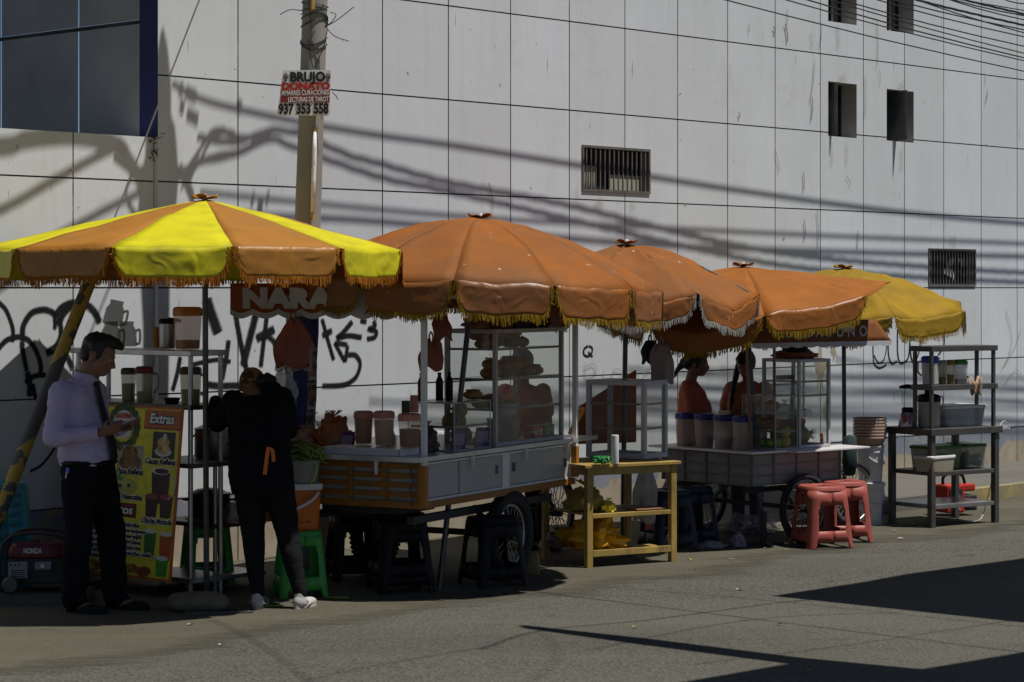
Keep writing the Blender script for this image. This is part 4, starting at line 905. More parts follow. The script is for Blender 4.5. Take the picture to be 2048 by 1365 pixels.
# trike tail: red tube, handlebar frame
q = M(); q.tube([(1.05, .4, .68), (1.25, .45, .45), (1.6, .5, .3)], .014, 8); q.tube([(1.0, .5, .5), (1.4, .5, .42), (1.75, .5, .275)], .014, 8); q.tube([(1.40, .5, .42), (1.36, .5, .80)], .014, 8)
q.done('tail_frame', mat('red_tube', (.30, .04, .02), .5), k2)
q = M(); q.tube([(.95, .75, 1.20), (1.36, .75, 1.20), (1.36, .75, .76), (1.1, .75, .76)], .012, 6); q.done('carry_frame', mat('grey_tube', (.30, .29, .3), .5), k2)
cab3 = c2(.52, -.02, .739)
cabinet('glass fruit cabinet with a pineapple and jars on the grey cart', cab3, RZ2, .37, .40, .70, [.41, .52], mat('grey_white_frame', (.40, .39, .40), .4, .1), .026)
cabinet('low clear glass box of limes and oranges beside the fruit cabinet', c2(.25, -.02, .739), RZ2, .255, .36, .42, [.14, .28], mat('thin_clear_edge', (.40, .39, .37), .3), .008, 'glass_box')

# ------------------------------------------------------------------ steel shelf on the left with its menu board
SH = Vector((-2.065, 14.77, 0)); RZS = math.atan2(.76, .65)
def sh(x, y, z=0): return SH + Vector((x * .65 - y * .76, x * .76 + y * .65, z))
s1 = thing('steel_shelf', 'tall stainless steel shelf with jugs behind the yellow menu board', 'shelf', SH, RZS)
for (x, y) in ((.012, .012), (.27, .012), (.012, 1.14), (.27, 1.14)):
    q = M(); q.cyl((x, y, 0), (x, y, 1.56), .0165, n=14); q.done('leg', STEEL, s1, smooth=40)
for z, nm, h in ((1.56, 'shelf', .036), (1.215, 'shelf', .03), (.84, 'shelf', .03), (.10, 'shelf', .035)):
    q = M(); q.bx(-.025, .33 if z < 1 else .305, -.03, 1.19, z, z + h); q.done(nm, STEEL if z > 1.5 or z < .2 else DSTEEL, s1, bevel=.004)
# right continuation of its lower shelves (beside the woman)
s2 = thing('steel_table', 'low stainless table with pots and bags between the menu board and the green stool', 'table', SH + Vector((.65, .76, 0)) * .30 + Vector((-.76, .65, 0)) * .1, RZS)
for (x, y) in ((.03, .03), (.42, .03), (.03, .55), (.42, .55)):
    q = M(); q.cyl((x, y, 0), (x, y, .83), .015, n=12); q.done('leg', STEEL, s2, smooth=40)
for z in (.83, .42, .08):
    q = M(); q.bx(0, .46, 0, .60, z, z + .028); q.done('shelf', DSTEEL if z > .1 else STEEL, s2, bevel=.003)

# ------------------------------------------------------------------ steel tables on the right
RT = Vector((3.489, 19.13, 0)); RZR = math.atan2(.44, .622)
ux, uy = math.cos(RZR), math.sin(RZR)
def rt(x, y, z=0): return RT + Vector((x * ux - y * uy, x * uy + y * ux, z))
GSTEEL = mat('grey_steel', (.095, .09, .082), .5, .2, 8, metal=.55, bump=.05)
r1 = thing('steel_table', 'grey steel work table with two lower shelves at the right end of the row', 'table', RT, RZR)
TL, TD = .76, .46
for (x, y) in ((0, 0), (TL, 0), (0, TD), (TL, TD)):
    q = M(); q.bx(x - .026, x + .026, y - .026, y + .026, 0, .768); q.done('leg', GSTEEL, r1, bevel=.006)
for z, h in ((.769, .055), (.43, .035), (.155, .035)):
    q = M()
    if z > .7: q.bx(-.045, TL + .05, -.045, TD + .05, z, z + h)
    else: q.bx(.027, TL - .027, -.02, TD + .02, z, z + h)
    q.done('tabletop' if z > .7 else 'shelf', GSTEEL if z > .3 else mat('bright_grey_steel', (.30, .29, .28), .3, .15, 8, metal=.7), r1, bevel=.004)
TZ = .825
r2 = thing('steel_rack', 'two tier grey steel rack standing on the right work table', 'rack', rt(0, 0, TZ), RZR)
for (x, y) in ((.01, .01), (TL - .01, .01), (.01, .20), (TL - .01, .20)):
    q = M(); q.bx(x - .014, x + .014, y - .014, y + .014, 0, .641); q.done('post', GSTEEL, r2, bevel=.003)
for z in (.318, .642):
    q = M(); q.bx(-.01, TL + .02, -.015, .235, z, z + .045); q.done('shelf', GSTEEL, r2, bevel=.003)
# ================================================================== plastic stools
def stool(label, loc, rz, m, h=.45, top=.15, foot=.205, name='plastic_stool', group=None):
    t = thing(name, label, 'stool', loc, rz, group); q = M()
    q.lathe([(top * .2, h), (top * .96, h), (top, h - .008), (top * 1.03, h - .03), (top * 1.0, h - .032), (top * .94, h - .02)], 48, e=3.4, cap0=False, cap1=True)
    q.add([], []); q.lathe([(top * .94, h - .02), (top * .2, h - .012)], 48, e=3.4, cap0=False); q.done('seat', m, t, smooth=45, solid=.003)
    def pt(a, z):
        k = 1 - z / h; r = top * .98 + (foot - top * .98) * k; ca, sa = math.cos(a), math.sin(a); e = 2 / 4.0
        bulge = 1 + .035 * math.cos(4 * (a - math.pi / 4)) * k
        return Vector((r * math.copysign(abs(ca) ** e, ca) * bulge, r * math.copysign(abs(sa) ** e, sa) * bulge, z))
    zs = [0, .012, .05, .055, .10, .105, .14, .2, .26, .30, .325, .335, .38, h - .028]
    for k in range(4):
        q = M(); a0 = k * math.pi / 2; n = 24; vs = []; idx = {}
        for j, z in enumerate(zs):
            for i in range(n + 1): idx[i, j] = len(vs); vs.append(pt(a0 + math.pi / 2 * i / n, z))
        fs = []
        for j in range(len(zs) - 1):
            for i in range(n):
                d = abs((i + .5) / n - .5) * math.pi / 2; zc = (zs[j] + zs[j + 1]) / 2; e = math.pi / 4 - d      # e: angle from the middle of the side
                w1 = .43 if zc < .29 else .40
                if .14 < zc < .335 and e < w1 - .08 * (zc - .14) / .2: continue
                if zc < .053 and e < .50 - (.06 if zc > .02 else 0): continue
                fs.append((idx[i, j], idx[i + 1, j], idx[i + 1, j + 1], idx[i, j + 1]))
        q.add(vs, fs); q.done('leg', m, t, smooth=45, solid=.006)
    return t
REDPL = mat('terracotta_plastic', (.31, .072, .052), .5, .14, 6, spec=.3, dirt=(.21, .07, .052), dscale=5, dlo=.5, dhi=.75); GRNPL = mat('green_plastic', (.05, .30, .045), .4, .08, 6)
BLUPL = mat('light_blue_plastic', (.06, .28, .36), .4, .08, 6); NAVPL = mat('navy_plastic', (.006, .009, .024), .5, .1, 6)
g = G(1648, 1099); stool('terracotta red plastic stool in front, beside the spoked wheel of the grey cart', (g.x, g.y + .16, 0), .35, REDPL, h=.475, top=.165, foot=.205)
g = G(1697, 1087); stool('second terracotta red plastic stool, half hidden behind the first one', (g.x - .02, g.y + .16, 0), .2, REDPL, h=.475, top=.165, foot=.205)
g = G(598, 1200); stool('bright green plastic stool carrying an orange cooler box', (g.x - .01, g.y + .18, 0), .3, GRNPL, h=.43, top=.13, foot=.17)
g = G(398, 1120); stool('green plastic stool standing behind the steel shelf', (-2.05, 15.45, 0), .3, GRNPL, h=.46, top=.14, foot=.18)
sx = P(18, 1130, 15.0)
for i, c in enumerate(['bottom', 'second', 'third', 'fourth', 'fifth', 'topmost']):
    stool('light blue plastic stool, %s of the tall stack at the left edge' % c, (-3.335, 15.02, .0 + .062 * i), .5, BLUPL, h=.42, top=.15, foot=.185, group='light blue stools stacked at the left edge')
for px, py, lab, rz_ in ((797, 1190, 'black plastic stool with another nested on it, under the left end of the orange cart', .35), (985, 1178, 'black plastic stool in front of the knobbly cart wheel', .5), (705, 1165, 'black plastic stool deep in the shade behind the others under the cart', .3)):
    g = G(px, py); o = stool(lab, (g.x, g.y + .2, 0), rz_, BLACKPL, h=.46, top=.155, foot=.20)
    if px == 797: stool('black plastic stool nested on top of another under the orange cart', (g.x, g.y + .2, .055), rz_, BLACKPL, h=.46, top=.155, foot=.20)
for px, py, lab in ((1340, 1108, 'navy blue plastic stool in shade beside the wooden stand'), (1385, 1098, 'navy blue plastic stool behind the first one under the grey cart')):
    g = G(px, py); stool(lab, (g.x, g.y + .25, 0), .4, NAVPL, h=.46, top=.15, foot=.2)

# ================================================================== jugs, bottles, jars
def milky(h, a=.62, name=None): return mat(name or 'milky_' + h, hx(h), .35, .05, 4, alpha=a, spec=.4)
def liquid(h): return mat('liquid_' + h, hx(h), .3, .12, 5, trans=.5)
def jug(label, loc, h, r, lid, liq, fill, body='c9c2b4', rz=0, group=None, handle=True, a=.55, lidh=.17, e=3.0, name='juice_jug', cat='jug'):
    t = thing(name, label, cat, loc, rz, group); r0 = r * .86
    q = M(); q.lathe([(r0 * .9, 0), (r0, .006), (r, h * (1 - lidh)), (r, h * (1 - lidh) + .002)], 28, e=e, cap1=False); q.done('body', milky(body, a), t, smooth=40)
    if liq:
        f = fill * h; q = M(); q.lathe([(r0 * .86, .006), (r0 * .95, .012), (r0 * .95 + (r - r0) * fill, f)], 28, e=e); q.done('juice', liquid(liq), t, smooth=40)
    lm = lid if not isinstance(lid, str) else mat('lid_' + lid, hx(lid), .45, .07, 6)
    q = M(); b = h * (1 - lidh); q.lathe([(r * 1.02, b - .004), (r * 1.05, b + .004), (r * 1.05, h - .018), (r * .98, h - .006), (r * .80, h)], 28, e=e); q.add([(-r * .9, -.02, h - .02), (-r * .9, .02, h - .02), (-r * 1.28, .0, h - .012), (-r * .9, -.02, h - .045), (-r * .9, .02, h - .045)], [(0, 1, 2), (0, 2, 3), (1, 4, 2), (3, 2, 4)]); q.done('lid', lm, t, smooth=40)
    if handle:
        q = M(); q.tube(smoothpath([(r * .95, 0, h * .80), (r * 1.42, 0, h * .76), (r * 1.45, 0, h * .45), (r * 1.0, 0, h * .30)], 6), .009, 8); q.done('handle', milky(body, .8, 'milky_handle_' + body), t, smooth=True)
    return t
def jpx(label, x0, x1, y0, y1, Y, lid, liq, fill, **k):      # a jug seen between those pixels at depth Y
    b = P((x0 + x1) / 2, y1, Y); s = Y / F; return jug(label, b, (y1 - y0) * s, (x1 - x0) * s / 2 * .95, lid, liq, fill, **k)
ZT = SH.z + 1.597
def onplane(x, y, z):       # point of the horizontal plane z seen at that pixel
    return G(x, y, z)
# upper shelf on the left
Y1 = sh(.13, .12).y
jpx('tall jug with a wide orange lid and a little dark juice on the top shelf', 350, 400, 614, 699, Y1 - .02, 'b4691c', '14080a', .22, rz=2.2, body='c98f62', handle=False, lidh=.2, e=5)
q_ = P(334, 697, Y1 + .12); t = thing('metal_pitcher', 'steel pitcher with a black spout lid beside the orange lidded jug', 'pitcher', q_, .6)
q = M(); q.lathe([(.05, 0), (.054, .01), (.054, .16)], 24); q.done('body', STEEL, t, smooth=40); q = M(); q.lathe([(.056, .16), (.056, .18), (.045, .192), (.02, .196)], 24); q.box((.055, 0, .185), (.07, .05, .02), Matrix.Rotation(.2, 3, 'Y')); q.done('lid', BLACKPL, t, smooth=40)
q_ = P(313, 696, Y1 + .17)
CUPO = mat('orange_cup', (.42, .20, .06), .5)
t = thing('cup_stack', 'small stack of orange cups beside the steel pitcher', 'cups', q_); q = M()
for i in range(7): q.lathe([(.022, i * .014), (.029, i * .014 + .05), (.031, i * .014 + .052)], 16, cap1=False)
q.done('cups', CUPO, t, smooth=40)
def upjar(label, b, rot=0, hh=.165, r=.056):
    t = thing('plastic_jar', label, 'jar', b, 0); m = milky('6b6452', .62); mx = Matrix.Rotation(rot, 3, 'Y'); q = M()
    q.lathe([(r * 1.12, 0), (r * 1.16, .01), (r * 1.1, hh * .62), (r * .78, hh * .82), (r * .74, hh * .84), (r * .78, hh * .86), (r * .8, hh)], 26, rot=mx, e=2.4); q.done('body', m, t, smooth=40)
    q = M(); q.tube([mx @ Vector(v) for v in smoothpath([(r * 1.05, 0, hh * .10), (r * 1.5, 0, hh * .15), (r * 1.5, 0, hh * .65), (r * 1.05, 0, hh * .6)], 5)], .009, 8); q.done('handle', m, t, smooth=True); return t
Yj = sh(.12, .72).y
upjar('grey plastic jar standing upside down at the left end of the top shelf', P(222, 693, Yj + .05)); upjar('grey plastic jar with handle standing upside down in the middle of three', P(254, 693, Yj - .06))
o = upjar('grey plastic jar lying tilted on top of two others', P(224, 650, Yj), .22)
# middle shelf
ZM = 1.245
jpx('juice jug with a grey lid half full of brown juice on the middle shelf', 243, 271, 736, 806, sh(.14, .62).y, '4a3a2a', '21100a', .55, rz=3.0, body='a7a07e', e=4, handle=False)
jpx('jug with a brick red lid and dark juice in front of the grey lidded jug', 271, 309, 733, 809, sh(.10, .46).y, '6e2414', '0c0608', .34, rz=0, body='a7a07e', e=4)
jpx('juice jug with a brown lid and dark juice behind the thin umbrella pole', 360, 403, 734, 815, sh(.12, .05).y, '4a3423', '0c0608', .44, rz=0, body='a79f6a', e=4)
t = thing('bowl', 'small black bowl on the middle steel shelf', 'bowl', P(344, 812, sh(.10, .22).y)); q = M(); q.lathe([(.035, 0), (.055, .05), (.06, .052), (.052, .045)], 22, cap1=False); q.done('shell', BLACKPL, t, smooth=40)
# pots and bags on the low steel table
T2 = s2.location
def t2(x, y, z): return Vector(T2) + Matrix.Rotation(RZS, 3, 'Z') @ Vector((x, y, z))
ALU = mat('dull_aluminium', (.30, .29, .28), .4, .15, 6, metal=.8)
for lab, p, r, h in (('big dull aluminium pot on the steel table behind the menu board', t2(.2, .2, .86), .15, .2), ('dark cooking pot on the lower shelf of the steel table', t2(.22, .3, .45), .14, .17)):
    t = thing('cooking_pot', lab, 'pot', p); q = M(); q.lathe([(r * .9, 0), (r, .02), (r, h), (r * 1.04, h + .005), (r * .97, h + .002)], 28, cap1=False); q.done('body', ALU if 'alum' in lab else IRON, t, smooth=40)
    q = M(); q.lathe([(r, h), (r * .6, h + .03), (r * .1, h + .04)], 28); q.done('lid', ALU, t, smooth=40)
    for s_ in (-1, 1): q = M(); q.tube(smoothpath([(s_ * r, -.04, h * .75), (s_ * (r + .035), -.02, h * .78), (s_ * (r + .035), .02, h * .78), (s_ * r, .04, h * .75)], 4), .006, 6); q.done('handle', IRON, t)
from mathutils import noise as NZ
def bag(label, loc, size, m, seed, name='plastic_bag', cat='bag', crum=.25, knot=True, parts=True, flat=True, freq=3.5):
    rn = random.Random(seed); t = thing(name, label, cat, loc); q = M(); sx_, sy_, sz_ = size; n, k = 40, 26; vs = []
    for j in range(k + 1):
        ph = -math.pi / 2 + math.pi * j / k
        for i in range(n):
            a = 2 * math.pi * i / n; d = Vector((math.cos(ph) * math.cos(a), math.cos(ph) * math.sin(a), math.sin(ph)))
            f = 1 + crum * (NZ.noise(d * freq * .5 + Vector((seed, 0, 0))) + .8 * abs(NZ.noise(d * freq + Vector((0, seed, 0)))) - .25) + crum * .35 * NZ.noise(d * freq * 3)
            v = Vector((d.x * f * sx_, d.y * f * sy_, d.z * f * sz_))
            if flat: v.z = max(v.z, -sz_ * .62) + sz_ * .62
            vs.append(v)
    q.add(vs, [(j * n + i, j * n + (i + 1) % n, (j + 1) * n + (i + 1) % n, (j + 1) * n + i) for j in range(k) for i in range(n)])
    q.done('sack', m, t, smooth=60)
    if knot:
        q = M()
        for e in range(5):
            a = e * 1.3 + seed; q.sheet(lambda u, v: Vector((math.cos(a + (u - .5) * .8) * v * sx_ * .45, math.sin(a + (u - .5) * .8) * v * sy_ * .45, (1.62 if flat else 1) * sz_ + sz_ * (.10 + .30 * v + .06 * math.sin(u * 9)))), 5, 4)
        q.done('knot', m, t, smooth=60)
    return t
CLEARB = mat('clear_plastic_film', (.50, .48, .47), .3, .1, 5, alpha=.42, spec=.6); CORALB = mat('coral_plastic_film', (.42, .14, .08), .45, .12, 5, alpha=.85, trans=.5)
ORB_ = mat('orange_plastic_film', (.48, .15, .025), .35, .15, 6, alpha=.9, trans=.35, dirt=(.35, .25, .05), dscale=6, dlo=.5, dhi=.6); YELB = mat('yellow_plastic_film', (.50, .40, .04), .4, .15, 5, trans=.2); YOR = mat('yellow_orange_film', (.70, .36, .012), .35, .3, 3, trans=.2)
WHB = mat('white_plastic_film', (.55, .52, .52), .4, .08, 5, alpha=.8, trans=.4); LILB = mat('lilac_plastic_film', (.42, .34, .42), .4, .08, 5, trans=.3)
bag('crumpled clear bag on the lower shelf of the steel table', t2(.18, .12, .45) + Vector((.1, -.1, 0)), (.11, .1, .08), mat('brown_tint_film', (.20, .13, .11), .35, .1, 5, alpha=.7), 4)
# ------------------------------------------------------------------ on the orange cart
ZC = .919
r0_ = thing('riser_tray', 'low white riser tray under the three juice jugs on the orange cart', 'tray', c1(.02, .30, ZC), RZ1)
q = M(); q.bx(-.07, .18, -.16, .42, .034, .048); q.bx(-.07, -.058, -.16, .42, 0, .034); q.bx(-.07, .18, -.16, -.148, 0, .034); q.bx(.168, .18, -.148, .42, 0, .034); q.done('tray', COUNTER, r0_, bevel=.003)
ZJ = ZC + .049
for lab, px, y0, y1, w, liq, fl in (('juice jug with coral lid and olive brown juice, leftmost on the white tray', 727, 822, 889, 37, '94703c', .78), ('juice jug with coral lid and pale cloudy juice, middle of the white tray', 768, 822, 892, 40, 'dcc8a6', .74), ('juice jug with coral lid and dark purple juice, under the coral cup stack', 819, 827, 896, 44, '0b0709', .55)):
    p = G(px, y1, ZJ); s = p.y / F; jug(lab, p, (y1 - y0) * s, w * s / 2, 'c4826c', liq, fl, body='e2b496', a=.36, rz=2.5, handle=False, lidh=.2, e=2.2)
p = G(819, 893, ZJ); t = thing('cup_stack', 'stack of coral plastic cups standing on the dark juice jug', 'cups', p + Vector((.03, 0, (893 - 827) * p.y / F + .001))); q = M()
for i in range(6): q.lathe([(.030 - i * .0, .005 + i * .011), (.024, .06 + i * .011), (.022, .062 + i * .011)], 20, cap0=False)
q.done('cups', mat('coral_cup', (.45, .17, .12), .45), t, smooth=40)
t = thing('tin_can', 'dark green tin can behind the coral cup stack', 'can', p + Vector((-.03, .1, (893 - 828) * p.y / F + .0))); q = M(); q.lathe([(.026, 0), (.027, .003), (.027, .078), (.026, .08)], 20); q.done('can', mat('dark_green_label', (.045, .06, .015), .5), t, smooth=40)
PURP = mat('purple_card', (.13, .03, .17), .4, .1, 5)
for lab, p, rz_ in (('purple payment card stand leaning on the orange bag on the cart counter', G(688, 902, ZC), -.25), ('purple payment card stand inside the low glass box, left one', c1(.56, .06, ZC + .014), .1), ('purple payment card stand at the corner of the bread cabinet', c1(.86, .05, ZC + .014), .1)):
    t = thing('card_stand', lab, 'card stand', p, rz_); q = M(); tl_ = .05
    q.add([(-.05, 0, 0), (.05, 0, 0), (.065, .04, .125), (-.025, .04, .125), (-.05, .004, 0), (.05, .004, 0), (.065, .044, .125), (-.025, .044, .125)], [(0, 1, 2, 3), (7, 6, 5, 4), (0, 4, 5, 1), (1, 5, 6, 2), (2, 6, 7, 3), (3, 7, 4, 0)]); q.done('card', PURP, t)
    q = M(); q.add([(-.045, .07, 0), (.05, .07, 0), (.06, .045, .11), (-.025, .045, .11), (-.045, .073, 0), (.05, .073, 0), (.06, .048, .11), (-.025, .048, .11)], [(0, 1, 2, 3), (7, 6, 5, 4), (0, 4, 5, 1), (1, 5, 6, 2), (2, 6, 7, 3), (3, 7, 4, 0)]); q.done('rear_leg', PURP, t)
    q = M(); q.add([(-.034, .0065, .026), (.046, .0065, .026), (.055, .0295, .10), (-.022, .0295, .10)], [(0, 1, 2, 3)]); q.done('blank_label', mat('pale_violet_label', (.32, .24, .36), .5), t)
p = G(668, 893, ZC); bag('crumpled orange plastic bag on the counter of the orange cart', p, (.13, .10, .12), ORB_, 12, crum=.5)
p = G(622, 890, ZC); bag('crumpled clear plastic bag beside the orange bag on the counter', p + Vector((0, .05, 0)), (.10, .08, .11), CLEARB, 9, crum=.5); bag('small pinkish bag of bread on the counter left of the orange bag', p + Vector((-.03, -.12, 0)), (.09, .07, .07), mat('pinkish_film', (.42, .22, .15), .4, .15, 5, alpha=.9), 22, crum=.4)
# bottles on the glass box
def bottle(label, b, liq, cap, h=.19, r=.026):
    t = thing('drink_bottle', label, 'bottle', b); q = M(); q.lathe([(r * .9, 0), (r, .008), (r * .96, .03), (r, .034), (r * .96, .06), (r, .064), (r * .96, .09), (r, .094), (r, h * .68), (r * .6, h * .82), (r * .42, h * .88), (r * .42, h * .92)], 20); q.done('body', liquid(liq), t, smooth=40)
    q = M(); q.lathe([(r * .52, h * .905), (r * .52, h * .99), (r * .45, h)], 16); q.done('cap', mat('cap_' + cap, hx(cap), .5), t, smooth=40); return t
zb = ZC + .327
bottle('orange soft drink bottle with a blue cap on the low glass box', c1(.50, .30, zb), '8a4a10', '1b2a6a'); bottle('dark cola bottle with a blue cap on the low glass box, left one', c1(.60, .22, zb), '0c0707', '20233a'); bottle('dark cola bottle on the low glass box, half behind the umbrella strut', c1(.66, .18, zb), '0c0707', '20233a')
# bread
BREAD = mat('bread_crust', (.34, .16, .05), .6, .3, 9, dirt=(.20, .085, .025), dscale=12, dlo=.5, dhi=.7); rb = random.Random(4)
m_ = M(); m_.ell((0, 0, .028), (.062, .042, .03), 16, 10); m_.tube([(-.045, -.004, .056), (0, .002, .0595), (.045, -.004, .056)], .005, 6); bread_me = m_.mesh('bread_roll'); bread_me.materials.append(BREAD)
first = True
for zi, cnt in ((VZ + .666, 11), (VZ + .461, 14), (VZ + .256, 3)):
    for k in range(cnt):
        if zi > VZ + .6: x, y, z = .08 + .10 * (k % 6), .12 + .13 * rb.random(), zi + (.06 if k > 5 else 0)
        elif zi > VZ + .3: x, y, z = (.05 + .105 * (k % 8), .08 + .16 * rb.random(), zi + (.06 if k > 7 else 0))
        else: x, y, z = .06 + .1 * k, .2, zi
        o = put('bread_roll', bread_me, None, True); o.location = c1(.985 + .04 + x, y, z); o.rotation_euler = (rb.uniform(-.25, .25), rb.uniform(-.2, .2), rb.uniform(0, 3)); sc_ = rb.uniform(1.2, 1.5); o.scale = (sc_, sc_, sc_)
        tag(o, 'golden brown bread roll piled on the %s shelf of the glass cabinet' % ('top' if zi > VZ + .6 else 'middle' if zi > VZ + .3 else 'bottom'), 'bread roll', 'bread rolls in the glass cabinet')
o = put('bread_roll', bread_me, None, True); o.location = c1(.91, .15, zb + .04); tag(o, 'single bread roll lying on the glass box left of the cabinet', 'bread roll'); o.scale = (1.1, 1.1, 1.1); o.location = c1(.88, .12, zb)
# fruit, bowl and boxes inside
PAPAYA = mat('papaya_skin', (.30, .17, .03), .5, .25, 5, dirt=(.10, .09, .02), dscale=5)
for i, (x, y, z, r) in enumerate(((.83, .2, .03, .06), (.90, .2, .03, .055), (.80, .25, .12, .06), (.88, .24, .12, .06), (.84, .2, .20, .055))):
    q = M(); q.ell((0, 0, r), (r, r * .95, r), 18, 12); o = q.done('orange_fruit', PAPAYA, None, True); o.location = c1(x, y, ZC + .0 + z * 1.0); tag(o, 'dull orange fruit heaped in the shade inside the low glass box', 'fruit', 'oranges in the low glass box')
t = thing('serving_bowl', 'white bowl of green salad inside the bread cabinet', 'bowl', c1(1.50, .22, ZC + .17)); q = M(); q.lathe([(.05, 0), (.09, .05), (.11, .10), (.105, .10), (.085, .05)], 26, cap1=False); q.done('shell', COUNTER, t, smooth=40)
q = M(); rb2 = random.Random(8)
for i in range(40): a = rb2.uniform(0, 6.28); d = rb2.uniform(0, .09); q.ell((math.cos(a) * d, math.sin(a) * d, .10 + rb2.uniform(0, .02)), (.018, .014, .008), 6, 4, Matrix.Rotation(rb2.uniform(0, 3), 3, 'X'))
q.done('salad', mat('salad_green', (.30, .38, .05), .5, .4, 30), t)
t = thing('plastic_tub', 'white plastic tub inside the bread cabinet under the salad bowl', 'tub', c1(1.50, .22, ZC + .014)); q = M(); q.lathe([(.10, 0), (.12, .14), (.125, .15)], 28, e=3); q.done('body', milky('b09a90', .8), t, smooth=40)
for lab, x, c, c2_ in (('red tea box with lettering at the right end of the bread cabinet', 1.62, (.45, .08, .04), (.6, .45, .3)), ('green tea box beside the red tea box in the bread cabinet', 1.80, (.13, .15, .05), (.4, .42, .3))):
    t = thing('tea_box', lab, 'box', c1(x, .05, ZC + .014), RZ1); q = M(); q.bx(0, .15, 0, .07, 0, .095); q.done('box', mat('tea_box_%d' % int(x * 100), c, .5, .25, 12), t, bevel=.002)
    q = M(); q.bx(.01, .14, -.0022, -.0012, .03, .07); q.done('label_band', mat('tea_label_%d' % int(x * 100), c2_, .5, .5, 25, dirt=c, dscale=20, dlo=.48, dhi=.55), t)
t = thing('sauce_bottle', 'clear sauce bottle with a coral cap left of the bread cabinet', 'bottle', c1(.30, .42, ZC)); q = M(); q.lathe([(.035, 0), (.036, .10), (.02, .14), (.02, .15)], 18); q.done('body', milky('8a7a6a', .7), t, smooth=40); q = M(); q.lathe([(.022, .15), (.022, .18), (.008, .21)], 16); q.done('cap', mat('coral_cup', (.45, .17, .12), .45), t, smooth=40)
for i, (x, y) in enumerate(((.22, .30), (.27, .22), (.20, .38))):
    t = thing('drinking_glass', 'clear drinking glass on the counter beside the corner post', 'glass', c1(x + .06, y, ZC), 0, 'drinking glasses by the corner post'); q = M(); q.lathe([(.028, 0), (.034, .11), (.032, .11), (.027, .006)], 18, cap1=False); q.done('tumbler', GLASS, t, smooth=40)
bag('dark bag of napkins on the counter behind the umbrella strut', c1(.38, .2, ZC), (.09, .07, .10), mat('dark_film', (.08, .05, .045), .4), 31, crum=.5)
# on top of the bread cabinet
zt = VZ + .802
bag('crumpled brown paper bag on top of the bread cabinet', c1(1.02, .18, zt), (.10, .12, .06), mat('brown_paper', (.20, .10, .05), .8, .2, 8), 3, crum=.4, knot=False)
for lab, x, w, c in (('cardboard tray on top of the bread cabinet behind the fringe', 1.22, .16, (.22, .10, .05)), ('dark carton of packets on top of the bread cabinet', 1.42, .22, (.05, .035, .035)), ('black carton at the right end on top of the bread cabinet', 1.70, .24, (.018, .015, .022))):
    t = thing('carton', lab, 'box', c1(x, .08, zt), RZ1); q = M(); q.bx(0, w, 0, .22, 0, .075 if w > .2 else .055); q.done('box', mat('carton_%d' % int(x * 100), c, .7, .25, 9), t, bevel=.002)
    q = M(); q.bx(-.004, w + .004, -.004, .224, .045, .076 if w > .2 else .058); q.done('lid', mat('carton_lid_%d' % int(x * 100), tuple(v * 1.4 for v in c), .7), t)
# hanging bags
def hang(label, top, w, h, m, seed, flare=.7, name='hanging_bag'):
    t = thing(name, label, 'bag', top); q = M()
    def f(u, v):
        a = 2 * math.pi * u; ww = w * (.16 + .84 * min(1, (v / .45)) ** flare) * (1 - .12 * max(0, v - .7)); k = 1 + .20 * NZ.noise(Vector((math.cos(a) * 1.6, math.sin(a) * 1.6 + seed, v * 2.5))) + .12 * math.sin(a * 5 + seed + v * 3)
        return Vector((math.cos(a) * ww * k, math.sin(a) * ww * .5 * k, -h * v + .02 * math.sin(a * 3 + seed)))
    q.sheet(f, 36, 18); q.done('sack', m, t, smooth=60, solid=.001)
    q = M()
    for s_ in (-1, 1): q.tube(smoothpath([(s_ * w * .12, 0, -.02), (s_ * w * .16, 0, .03), (0, 0, .06)], 4), .006, 6)
    q.done('strap', m, t); return t
hang('coral shopping bag hanging from the awning in front of the posters', P(586, 640, 15.0), .105, .30, mat('coral_film_dense', (.45, .14, .09), .45, .15, 4, alpha=.93, trans=.45), 2); hang('translucent bag behind the coral bag under the awning', P(588, 650, 15.12), .12, .29, mat('pale_coral_film', (.50, .36, .32), .45, .1, 5, alpha=.6, trans=.4), 6)
hang('clear bag with blue and yellow packets hanging on the cart post', P(568, 742, 15.05), .075, .21, CLEARB, 11, .5)
t = thing('snack_packet', 'blue snack packet inside the hanging clear bag', 'packet', P(570, 786, 15.06)); q = M(); q.ell((0, 0, 0), (.055, .025, .045), 14, 9); q.done('pouch', mat('royal_blue_film', (.03, .05, .40), .35), t, smooth=True)
hang('coral bag hanging on the near corner post of the orange cart', P(862, 682, 14.85), .075, .18, CORALB, 14, .4); hang('coral bag hanging high at the corner of the awning', P(884, 632, 15.1), .06, .15, CORALB, 17, .3)
hang('long clear bag hanging from the grey cart beside the stand', P(1290, 925, 17.1), .085, .44, mat('cloudy_film', (.50, .46, .43), .4, .1, 4, alpha=.55, trans=.3), 21, .8)
hang('grey crumpled bag hanging under the crumpled umbrella', P(1323, 690, 17.3), .085, .28, mat('pink_grey_film', (.40, .30, .27), .5, .15, 4, alpha=.9, trans=.3), 25, .3)
hang('dark cloth hanging beside the grey bag under the umbrella', P(1300, 685, 17.5), .06, .15, mat('dark_green_cloth', (.02, .03, .028), .8), 28, .3)
